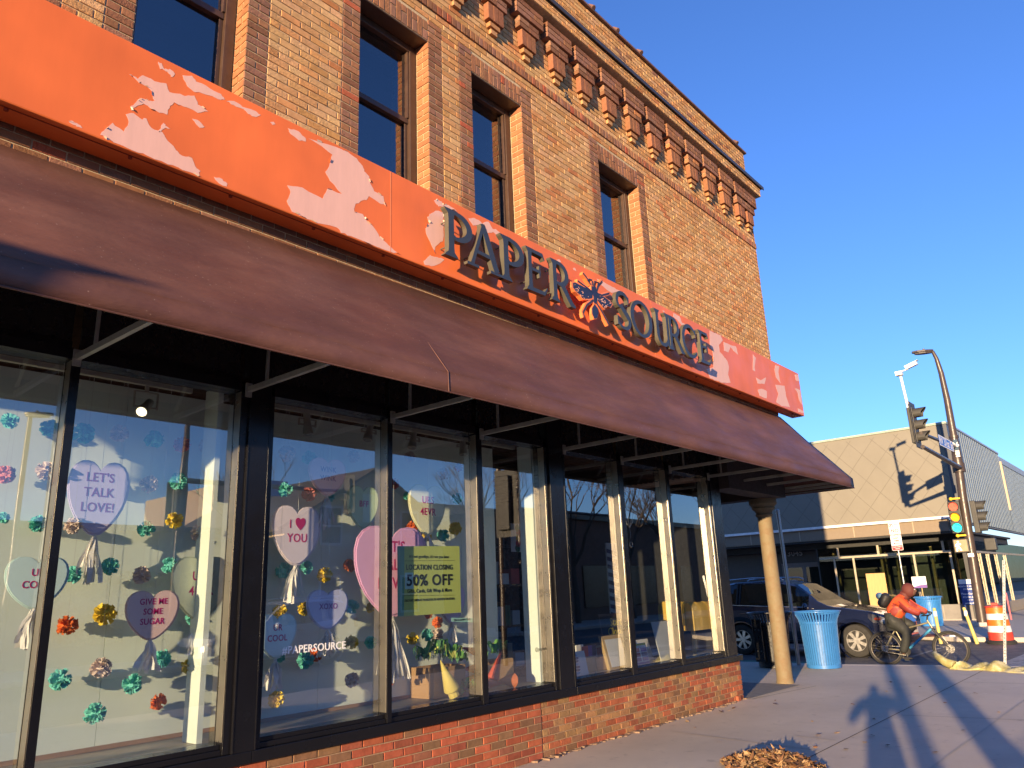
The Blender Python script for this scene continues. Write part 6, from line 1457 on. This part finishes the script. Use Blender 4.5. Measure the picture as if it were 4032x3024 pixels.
for sg, dz, dy in ((-1, -.165, -.02), (1, .165, .02)):
    q = MB(); c = BB + Vector((sg * .13, dy, dz)); q.box(c.x - .05, c.x + .05, c.y - .045, c.y + .045, c.z - .012, c.z + .012); q.obj('pedal', m_bp, bk)

# skinned figure: joints with radii, grown by the Skin modifier and frozen
def skin(name, nodes, edges, mats, parent=None, sub=2, root=0, smooth=True):
    me = bpy.data.meshes.new(name); me.from_pydata([n[0] for n in nodes], edges, []); o = bpy.data.objects.new(name, me); COL.objects.link(o)
    sk = o.modifiers.new('s', 'SKIN'); sk.use_smooth_shade = True; sk.branch_smoothing = .3
    for v, n in zip(me.skin_vertices[0].data, nodes):
        r_ = n[1]; v.radius = r_ if isinstance(r_, tuple) else (r_, r_); v.use_root = False
    me.skin_vertices[0].data[root].use_root = True
    sb = o.modifiers.new('d', 'SUBSURF'); sb.levels = sub; sb.render_levels = sub
    dg = bpy.context.evaluated_depsgraph_get(); dg.update(); m2 = bpy.data.meshes.new_from_object(o.evaluated_get(dg)); bpy.data.objects.remove(o)
    m2.name = name; m2.materials.clear()
    for m in (mats if isinstance(mats, list) else [mats]): m2.materials.append(m)
    o2 = bpy.data.objects.new(name, m2); COL.objects.link(o2); m2.shade_smooth()
    if parent: par(o2, parent)
    return o2
def chainm(*pts): return list(pts)
X0 = bx(4.7)
m_skin = mat('dark_skin', (0.11, 0.055, 0.035), .55); m_jk = mat('orange_jacket', (0.55, 0.075, 0.018), .65, var=.12, scale=6, bump=.006, bscale=16); m_jd = mat('dark_red_panel', (0.20, 0.022, 0.018), .65, var=.1, bump=.006, bscale=16); m_tro = mat('charcoal_trousers', (0.022, 0.024, 0.022), .75, var=.15, bump=.006, bscale=14); m_hood = mat('maroon_hood', (0.10, 0.022, 0.018), .75, var=.12, bump=.004, bscale=20); m_glv = mat('black_glove', (.015, .015, .015), .7); m_shoe = mat('black_shoe', (.018, .018, .02), .6)
rd = thing('person', 'person in an orange jacket and maroon hood riding the bicycle bent forward', 'person', (X0, 4.8, ZG))
HIP = Vector((X0, 4.93, ZG + .92)); CH = Vector((X0, 4.70, ZG + 1.27)); NK = Vector((X0, 4.60, ZG + 1.40)); HD = Vector((X0 - .02, 4.50, ZG + 1.50))
# body in one surface: head, neck, trunk, both arms and legs down to the ankles
HANDL, HANDR = HBR + Vector((-.29, .05, .03)), HBR + Vector((.29, .05, .03))
N = [(HIP, (.15, .13)), (lerp(HIP, CH, .5), (.145, .12)), (CH, (.16, .125)), (NK, .065), (HD, .085)]
E_ = [(0, 1), (1, 2), (2, 3), (3, 4)]
foots = {}
for sg, dz, dy in ((-1, -.165, -.02), (1, .165, .02)):
    pedal = BB + Vector((sg * .13, dy, dz)); hipj = HIP + Vector((sg * .10, -.05, -.03)); ank = pedal + Vector((0, .07, .10)); 
    knee = (hipj + ank) / 2 + Vector((sg * .03, -.21 if sg < 0 else -.30, .10 if sg < 0 else .06)); foots[sg] = (ank, pedal)
    i = len(N); N += [(hipj, .105), (lerp(hipj, knee, .55), .088), (knee, .066), (lerp(knee, ank, .4), .058), (ank, .042)]; E_ += [(0, i), (i, i + 1), (i + 1, i + 2), (i + 2, i + 3), (i + 3, i + 4)]
for sg, hand in ((-1, HANDL), (1, HANDR)):
    sh = CH + Vector((sg * .17, -.02, .035)); el = lerp(sh, hand, .52) + Vector((sg * .05, .04, -.03)); i = len(N); N += [(sh, .068), (el, .05), (lerp(el, hand, .9), .036)]; E_ += [(2, i), (i, i + 1), (i + 1, i + 2)]
skin('body', N, E_, m_skin, rd)
# trousers, jacket and hood as clothing over that body
def gr_(r_, k): return tuple(v * k for v in r_) if isinstance(r_, tuple) else r_ * k
tn = [(N[0][0] + Vector((0, .02, -.02)), (.20, .18))]; te = []
for s0 in (5, 10):
    i = len(tn); tn += [(N[s0][0], .15), (N[s0 + 1][0], .13), (N[s0 + 2][0], .105), (N[s0 + 3][0], .095), (N[s0 + 4][0] + Vector((0, .01, .02)), .078)]; te += [(0, i), (i, i + 1), (i + 1, i + 2), (i + 2, i + 3), (i + 3, i + 4)]
skin('trousers', tn, te, m_tro, rd)
jn = [(HIP + Vector((0, .0, .05)), (.23, .21)), (lerp(HIP, CH, .5), (.235, .21)), (CH, (.24, .20)), (NK + Vector((0, .01, -.01)), .105)]; je = [(0, 1), (1, 2), (2, 3)]
for s0 in (15, 18):
    i = len(jn); jn += [(N[s0][0], .115), (N[s0 + 1][0], .092), (N[s0 + 2][0], .062)]; je += [(2, i), (i, i + 1), (i + 1, i + 2)]
jk = skin('jacket', jn, je, [m_jk, m_jd], rd)
for pgn in jk.data.polygons:       # dark red side and sleeve panels
    c = pgn.center; dl = c - CH
    ax = (CH - HIP).normalized(); h_ = (c - HIP).dot(ax); 
    if c.x < X0 - .08 or c.x > X0 + .08:
        arm = c.y < CH.y - .02
        if (arm and pgn.normal.z < .35) or (not arm and -.25 < pgn.normal.y + .3 * pgn.normal.z < .30 and h_ < .36 and abs(pgn.normal.x) > .6): pgn.material_index = 1
hb_ = MB(); hb_.ball(HD + Vector((0, .015, .008)), .132, 20, 14, sc=(.88, 1.0, 1.1)); hb_.tube([HD + Vector((0, .03, -.06)), NK + Vector((0, .0, .02)), NK + Vector((0, .03, -.05))], [.10, .105, .12], 14); hd_ = hb_.obj('hood', m_hood, rd, smooth=180)
fc = MB(); fc.ball(HD + Vector((0, -.055, -.012)), .088, 16, 12, sc=(.82, .8, 1.1)); fc.ball(HD + Vector((0, -.126, -.012)), .02, 8, 6, sc=(.8, 1, 1.3)); fa = fc.obj('face', m_skin, rd, smooth=180)
fc = MB()
for sg in (-1, 1): fc.ball(HD + Vector((sg * .032, -.113, .018)), .011, 8, 6)
fc.obj('eye', mat('eye_white', (.6, .58, .55), .3), fa)
fc = MB(); fc.ball(HD + Vector((0, -.116, -.058)), .024, 8, 6, sc=(1, .4, .35)); fc.obj('mouth', mat('lip', (.12, .04, .035), .5), fa)
for sg, hand in ((-1, HANDL), (1, HANDR)):
    wr = lerp(N[16 if sg < 0 else 19][0], hand, .85)
    pn = [(wr, .038), (hand + Vector((0, .005, .022)), (.045, .026))]; pe = [(0, 1)]
    for k in range(4):
        o_ = (k - 1.5) * .021; l_ = (.9, 1.0, .95, .8)[k]; i = len(pn)
        pn += [(hand + Vector((o_, -.03 * l_, .022)), .0105), (hand + Vector((o_, -.048 * l_, .0)), .010), (hand + Vector((o_, -.035 * l_, -.022)), .009), (hand + Vector((o_, -.01, -.027)), .008)]; pe += [(1, i), (i, i + 1), (i + 1, i + 2), (i + 2, i + 3)]
    i = len(pn); pn += [(hand + Vector((-sg * .042, .015, .01)), .011), (hand + Vector((-sg * .045, -.012, -.012)), .010), (hand + Vector((-sg * .04, -.028, -.022)), .008)]; pe += [(1, i), (i, i + 1), (i + 1, i + 2)]
    skin('glove', pn, pe, m_glv, rd)
for sg in (-1, 1):
    ank, pedal = foots[sg]; skin('shoe', [(ank + Vector((0, .0, -.02)), .045), (ank + Vector((0, .015, -.068)), (.044, .036)), (pedal + Vector((0, -.03, .032)), (.046, .026)), (pedal + Vector((0, -.115, .03)), (.036, .018))], [(0, 1), (1, 2), (2, 3)], m_shoe, rd)
# rucksack on the rider's back
bpk = thing('rucksack', 'black rucksack with a pale blue pocket on the rider\'s back', 'rucksack', CH + Vector((0, .2, .05)))
ax = (CH - HIP).normalized(); nrm = Vector((0, ax.z, -ax.y)).normalized(); m_bag = mat('black_nylon', (0.018, 0.018, 0.02), .6, var=.2, bump=.008, bscale=14)
cB = lerp(HIP, CH, .66) + nrm * .29
skin('bag', [(cB - ax * .17, (.15, .10)), (cB - ax * .05, (.165, .12)), (cB + ax * .08, (.16, .115)), (cB + ax * .17, (.13, .085))], [(0, 1), (1, 2), (2, 3)], m_bag, bpk)
q = MB(); q.ball(cB + nrm * .12 + ax * .03 + Vector((0, .0, 0)), .10, 14, 10, sc=(1.1, .75, .75)); q.obj('blue_pocket', mat('pale_blue_fabric', (.30, .52, .58), .6, bump=.004), bpk, smooth=180)
q = MB()
for sg in (-1, 1): q.tube([cB + ax * .17 + Vector((sg * .09, 0, 0)) - nrm * .06, CH + ax * .07 + Vector((sg * .11, 0, 0)) + nrm * .10, CH + ax * .0 + Vector((sg * .13, 0, 0)) - nrm * .165, lerp(HIP, CH, .45) + Vector((sg * .175, 0, 0)) - nrm * .05, cB - ax * .16 + Vector((sg * .12, 0, 0)) - nrm * .08], .016, 6)
q.obj('strap', mat('tan_strap', (.14, .11, .05), .7), bpk, smooth=60)

# the photographer, whose long shadow lies across the pavement
pg = thing('person', 'standing person in a dark coat holding a phone up at arm height', 'person', (-.30, -.12, 0))
m_coat = mat('dark_coat', (.03, .03, .035), .8)
O = Vector((-.42, -.16, 0)); V3 = lambda x, y, z: O + Vector((x, y, z))
N = [(V3(0, 0, .98), (.14, .15)), (V3(0, 0, 1.2), (.12, .15)), (V3(0, 0, 1.40), (.12, .17)), (V3(.01, 0, 1.53), .06), (V3(.02, 0, 1.66), .095)]; E_ = [(0, 1), (1, 2), (2, 3), (3, 4)]
for sg in (-1, 1):
    i = len(N); N += [(V3(0, sg * .10, .92), .10), (V3(.02, sg * .12, .5), .07), (V3(0, sg * .13, .08), .05), (V3(.14, sg * .14, .04), .035)]; E_ += [(0, i), (i, i + 1), (i + 1, i + 2), (i + 2, i + 3)]
    i = len(N); N += [(V3(0, sg * .21, 1.40), .065), (V3(.10, sg * .36, 1.22), .05), (V3(.30, sg * .10, 1.46), .036)]; E_ += [(2, i), (i, i + 1), (i + 1, i + 2)]
skin('body', N, E_, m_coat, pg)
for sg in (-1, 1):
    h0 = V3(.32, sg * .085, 1.48); pn = [(h0, (.022, .035))]; pe = []
    for k in range(4): i = len(pn); pn += [(h0 + Vector((.03, -sg * .01, .03 - k * .02)), .009), (h0 + Vector((.035, -sg * .045, .03 - k * .02)), .008)]; pe += [(0, i), (i, i + 1)]
    i = len(pn); pn += [(h0 + Vector((-.01, -sg * .02, .045)), .010), (h0 + Vector((-.012, -sg * .045, .04)), .008)]; pe += [(0, i), (i, i + 1)]
    skin('hand', pn, pe, m_skin, pg)
ph = MB(); ph.box(O.x + .325, O.x + .333, O.y - .075, O.y + .075, 1.42, 1.495); o = ph.obj('phone', m_black, bevel=.004); tag(o, 'dark phone held up by the standing person', 'phone')
# ================= across the shop street: what the windows mirror and what throws the long shadows
def house(x0, x1, y0, y1, zw, zr, col, lb, ridge='y'):
    t = thing('gabled_house', lb, 'house', ((x0 + x1) / 2, (y0 + y1) / 2, 0)); m_w = mat('house_siding', col, .75, var=.1, scale=3, stretch=(1, 1, 14)); m_rf = mat('dark_shingle', (0.06, 0.052, 0.05), .85, var=.3, scale=9)
    q = MB(); q.box(x0, x1, y0, y1, 0, zw); xm = (x0 + x1) / 2
    q.add([(x0, y1, zw + .001), (x1, y1, zw + .001), (xm, y1, zr), (x0, y0, zw + .001), (x1, y0, zw + .001), (xm, y0, zr)], [(0, 2, 1), (3, 4, 5)]); q.obj('wall', m_w, t)
    q = MB()
    for sg, xe_ in ((-1, x0), (1, x1)): q.obox((xm, y0 - .4, zr + .05), (0, y1 - y0 + .8, 0), (xe_ + sg * .5 - xm, 0, (zw - zr) * (1 + .5 / (abs(xe_ - xm)))), (0, 0, .12))
    q.obj('roof', m_rf, t)
    wt = mat('white_window_trim', (.6, .58, .54), .6)
    n = max(2, int((x1 - x0) / 3))
    for k in range(n):
        for z in ([1.0] if zw < 4.5 else [1.0, 3.8]):
            xc = lerp(x0, x1, (k + .5) / n); q = MB(); q.box(xc - .55, xc + .55, y1 + .001, y1 + .06, z, z + 1.6); f = q.obj('window', wt, t); q = MB(); q.box(xc - .45, xc + .45, y1 + .061, y1 + .065, z + .1, z + .75); q.box(xc - .45, xc + .45, y1 + .061, y1 + .065, z + .82, z + 1.5); q.obj('pane', m_spand, f)
    q = MB(); q.box(xm - .5, xm + .5, y1 + .001, y1 + .05, zw + .3, zw + 1.5); q.obj('attic_window', wt, t)
    return t
house(17.0, 25.5, -26, -15.5, 4.5, 7.0, (0.50, 0.40, 0.25), 'cream gabled house across the shop street')
cb_ = thing('flat_roofed_shop', 'low dark grey flat roofed shop across the shop street', 'building', (11, -20, 0)); q = MB(); q.box(4.0, 15.5, -28, -15.5, 0, 4.1); q.obj('wall', mat('dark_render', (0.07, 0.075, 0.085), .7), cb_); q = MB(); q.box(3.9, 15.6, -28.1, -15.4, 4.101, 4.3); q.obj('parapet', m_spand, cb_)
for k in range(3): q = MB(); q.box(5 + k * 3.4, 7.8 + k * 3.4, -15.49, -15.4, .6, 2.8); q.obj('window', m_spand, cb_)
cb2 = thing('brick_block', 'two storey brown block behind the trees across the street', 'building', (-10, -20, 0)); q = MB(); q.box(-40, 2.5, -30, -21.5, 0, 5.0); q.obj('wall', mat('brown_block', (0.20, 0.14, 0.10), .8, var=.2), cb2)
cb3 = thing('long_flat_block', 'long pale flat block far along the street', 'building', (50, -38, 0)); q = MB(); q.box(26, 90, -48, -38, 0, 9.5); q.obj('wall', mat('pale_block', (0.36, 0.28, 0.2), .8, var=.2), cb3)
m_bark = mat('bare_bark', (0.10, 0.075, 0.055), .9, var=.3, scale=12)
def tree(x, y, h_, seed, lb):
    rs = random.Random(seed); t = thing('bare_tree', lb, 'tree', (x, y, 0), 'bare street trees'); tr_ = MB(); cr = MB()
    def grow_(p, d, l, r_, dep):
        q_ = p + d * l; mid = p + d * l * .5 + Vector((rs.uniform(-1, 1), rs.uniform(-1, 1), 0)) * l * .06
        (tr_ if dep < 2 else cr).tube([p, mid, q_], [r_, r_ * .87, r_ * .72], 7 if dep < 2 else 4 if dep < 4 else 3, caps=False)
        if dep >= 6: return
        for k in range(rs.choice((2, 3, 3)) if dep < 5 else 3):
            ax = Vector((rs.uniform(-1, 1), rs.uniform(-1, 1), rs.uniform(-.3, .5))).normalized(); nd_ = (d * 1.0 + ax * rs.uniform(.45, .75) + Vector((0, 0, .18))).normalized(); grow_(q_ if k else mid.lerp(q_, .9), nd_, l * rs.uniform(.62, .82), r_ * rs.uniform(.5, .68), dep + 1)
    grow_(Vector((x, y, 0)), Vector((rs.uniform(-.05, .05), rs.uniform(-.05, .05), 1)).normalized(), h_ * .3, h_ * .018, 0)
    tr_.obj('trunk', m_bark, t, smooth=60); cr.obj('crown', m_bark, t)
for i, (x, y, h_) in enumerate(((27, -13.5, 8.5), (33.5, -13.8, 9.5), (38.5, -13.6, 10), (45, -14, 9.5), (52, -14, 9), (14.6, -13.6, 7))):
    tree(x, y, h_, 40 + i, ('slim bare tree at the corner across the shop street', 'broad bare tree in front of the brown brick block', 'tall bare tree opposite the right hand windows', 'bare tree far along the shop street', 'farthest bare tree along the shop street', 'small bare tree beside the flat roofed shop')[i])
# signal pole at the near corner of the opposite pavement, mirrored in the left windows
def corner_pole(x, y, arm, lb, lamp_d, sig=True, Ht=9.2):
    t = thing('signal_pole', lb, 'traffic signal', (x, y, 0)); q = MB(); q.tube([(x, y, 0), (x, y, 5.8)], [.15, .12], 14); q.obj('pole', m_pole, t, smooth=50)
    ld = Vector(lamp_d); q = MB(); q.tube([(x, y, 5.8), (x, y, Ht - .9), (x + ld.x * .35, y + ld.y * .35, Ht - .2), (x + ld.x * 1.1, y + ld.y * 1.1, Ht), (x + ld.x * 1.7, y + ld.y * 1.7, Ht)], [.11, .08, .065, .05, .05], 12); q.obj('lamp_arm', m_pole, t, smooth=60); lamp_head(t, (x + ld.x * 1.6, y + ld.y * 1.6, Ht), lamp_d)
    if sig:
        q = MB(); q.tube([(x, y, 5.4), (x + arm[0], y + arm[1], 5.5)], [.085, .06], 12); q.obj('mast_arm', m_pole, t, smooth=50)
    return t
p = corner_pole(11.3, -12.4, (6.5, 0), 'dark signal pole across the shop street, mirrored in the left windows', (1, 0, 0), True, 8.0)
signal(p, (11.0, -12.15, 4.55), (0, -1, 0), lit='x', h_=1.1)
q = MB(); q.box(13.0, 15.0, -12.42, -12.40, 5.15, 5.65); q.obj('street_name_sign', m_bl, p)
signal(p, (17.6, -12.3, 5.4), (1, 0, 0), lit='r', h_=1.1, back=True)
p = corner_pole(27.2, -12.2, (9.0, -.3), 'dark signal pole with a long mast arm, mirrored in the right windows', (-.6, .8, 0), True)
signal(p, (36.0, -12.3, 5.6), (0, 1, 0), lit='g', h_=1.1)
p = thing('camera_pole', 'slim lamp pole mirrored in the leftmost window', 'pole', (7.2, -13.5, 0)); q = MB(); q.tube([(7.2, -13.5, 0), (7.25, -13.5, 7.0)], [.1, .06], 10); q.obj('pole', m_pole, p, smooth=50); lamp_head(p, (7.1, -13.5, 7.0), (.8, .5, 0))
# things behind the viewpoint whose long shadows reach the picture
p = thing('shadow_lamp_post', 'street lamp with a tapering banner at the kerb behind the viewpoint', 'street lamp', (-7.5, 3.45, 0))  # unseen stand-in, added to throw the shadow on the awning's left end
q = MB(); q.tube([(-7.5, 3.45, 0), (-7.5, 3.45, 6.4)], [.09, .06], 12); q.obj('pole', m_pole, p, smooth=50)
q = MB(); q.ext([(1.336, 4.557), (1.60, 4.46), (3.40, 4.46), (3.40, 4.14), (1.46, 4.14), (1.43, 4.34), (1.40, 4.44)], lambda u, v: (-7.5, u, v), (.02, 0, 0)); q.obj('banner', mat('shadow_plate', (.12, .05, .05), .8), p)  # plate outline shaped so its shadow falls as a wedge on the canvas
lamp_head(p, (-7.5, 3.45, 6.4), (.3, 1, 0))
p = thing('signal_post', 'plain dark signal post at the kerb behind the viewpoint', 'post', (-6, -2.2, 0)); q = MB(); q.tube([(-6, -2.25, 0), (-6, -2.25, 4.2)], .11, 14); q.obj('post', m_pole, p, smooth=50); q = MB(); q.lathe([(.12, 4.2), (.13, 4.25), (.02, 4.32)], (-6, -2.25, 0), 14); q.obj('cap', m_pole, p)
p = thing('shadow_column', 'thick round notice column at the kerb behind the viewpoint', 'column', (-2.5, -1.8, 0)); q = MB(); q.tube([(-2.5, -1.85, 0), (-2.5, -1.85, 2.9)], .17, 18); q.obj('shaft', m_conc2, p, smooth=50); q = MB(); q.lathe([(.19, 2.9), (.19, 2.98), (.05, 3.05)], (-2.5, -1.85, 0), 18); q.obj('cap', m_pole, p)  # unseen stand-in, added so its shadow makes a broad stripe on the pavement
for k, (y0, y1, h_) in enumerate(((-70, -30, 5.5), (-29, 0, 4.6), (22, 60, 5.2))):
    t = thing('low_shop_row', ('southern', 'middle', 'northern')[k] + ' row of low brown shops far down the street toward the sun', 'building', (-95, (y0 + y1) / 2, 0)); q = MB(); q.box(-105, -95, y0, y1, -.1, h_); q.obj('wall', mat('shop_row_wall', (0.12, 0.095, 0.08), .8, var=.2), t); q = MB(); q.box(-105.2, -94.8, y0 - .2, y1 + .2, h_ + .001, h_ + .3); q.obj('parapet', m_spand, t)
cb4 = thing('brown_brick_block', 'brown brick block on the far corner across both streets', 'building', (48, -20, 0)); q = MB(); q.box(30, 75, -30, -15.5, 0, 5.6); q.obj('wall', mat('brown_brick_wall', (0.22, 0.13, 0.09), .85, var=.25, scale=7), cb4); q = MB(); q.box(29.8, 75.2, -30.2, -15.3, 5.601, 5.9); q.obj('parapet', m_spand, cb4)
for k in range(6): q = MB(); q.box(31.5 + k * 5, 34.5 + k * 5, -15.49, -15.42, .7, 3.0); q.obj('window', m_spand, cb4)
cb5 = thing('distant_block', 'long tan block far down the cross street', 'building', (170, -30, 0)); q = MB(); q.box(85, 300, -50, -17, 0, 8); q.obj('wall', mat('distant_tan', (0.20, 0.15, 0.11), .85, var=.25, scale=.3), cb5)
p = thing('signal_pole', 'corner signal pole whose dark head is mirrored in the window left of the second pillar', 'traffic signal', (14.2, -1.75, 0)); q = MB(); q.tube([(14.2, -1.9, 0), (14.2, -1.9, 4.9)], .07, 12); q.obj('pole', m_pole, p, smooth=50)
signal(p, (14.15, -1.62, 3.75), (1, 0, 0), lit='x', h_=1.3, w_=.38, vis=.26)
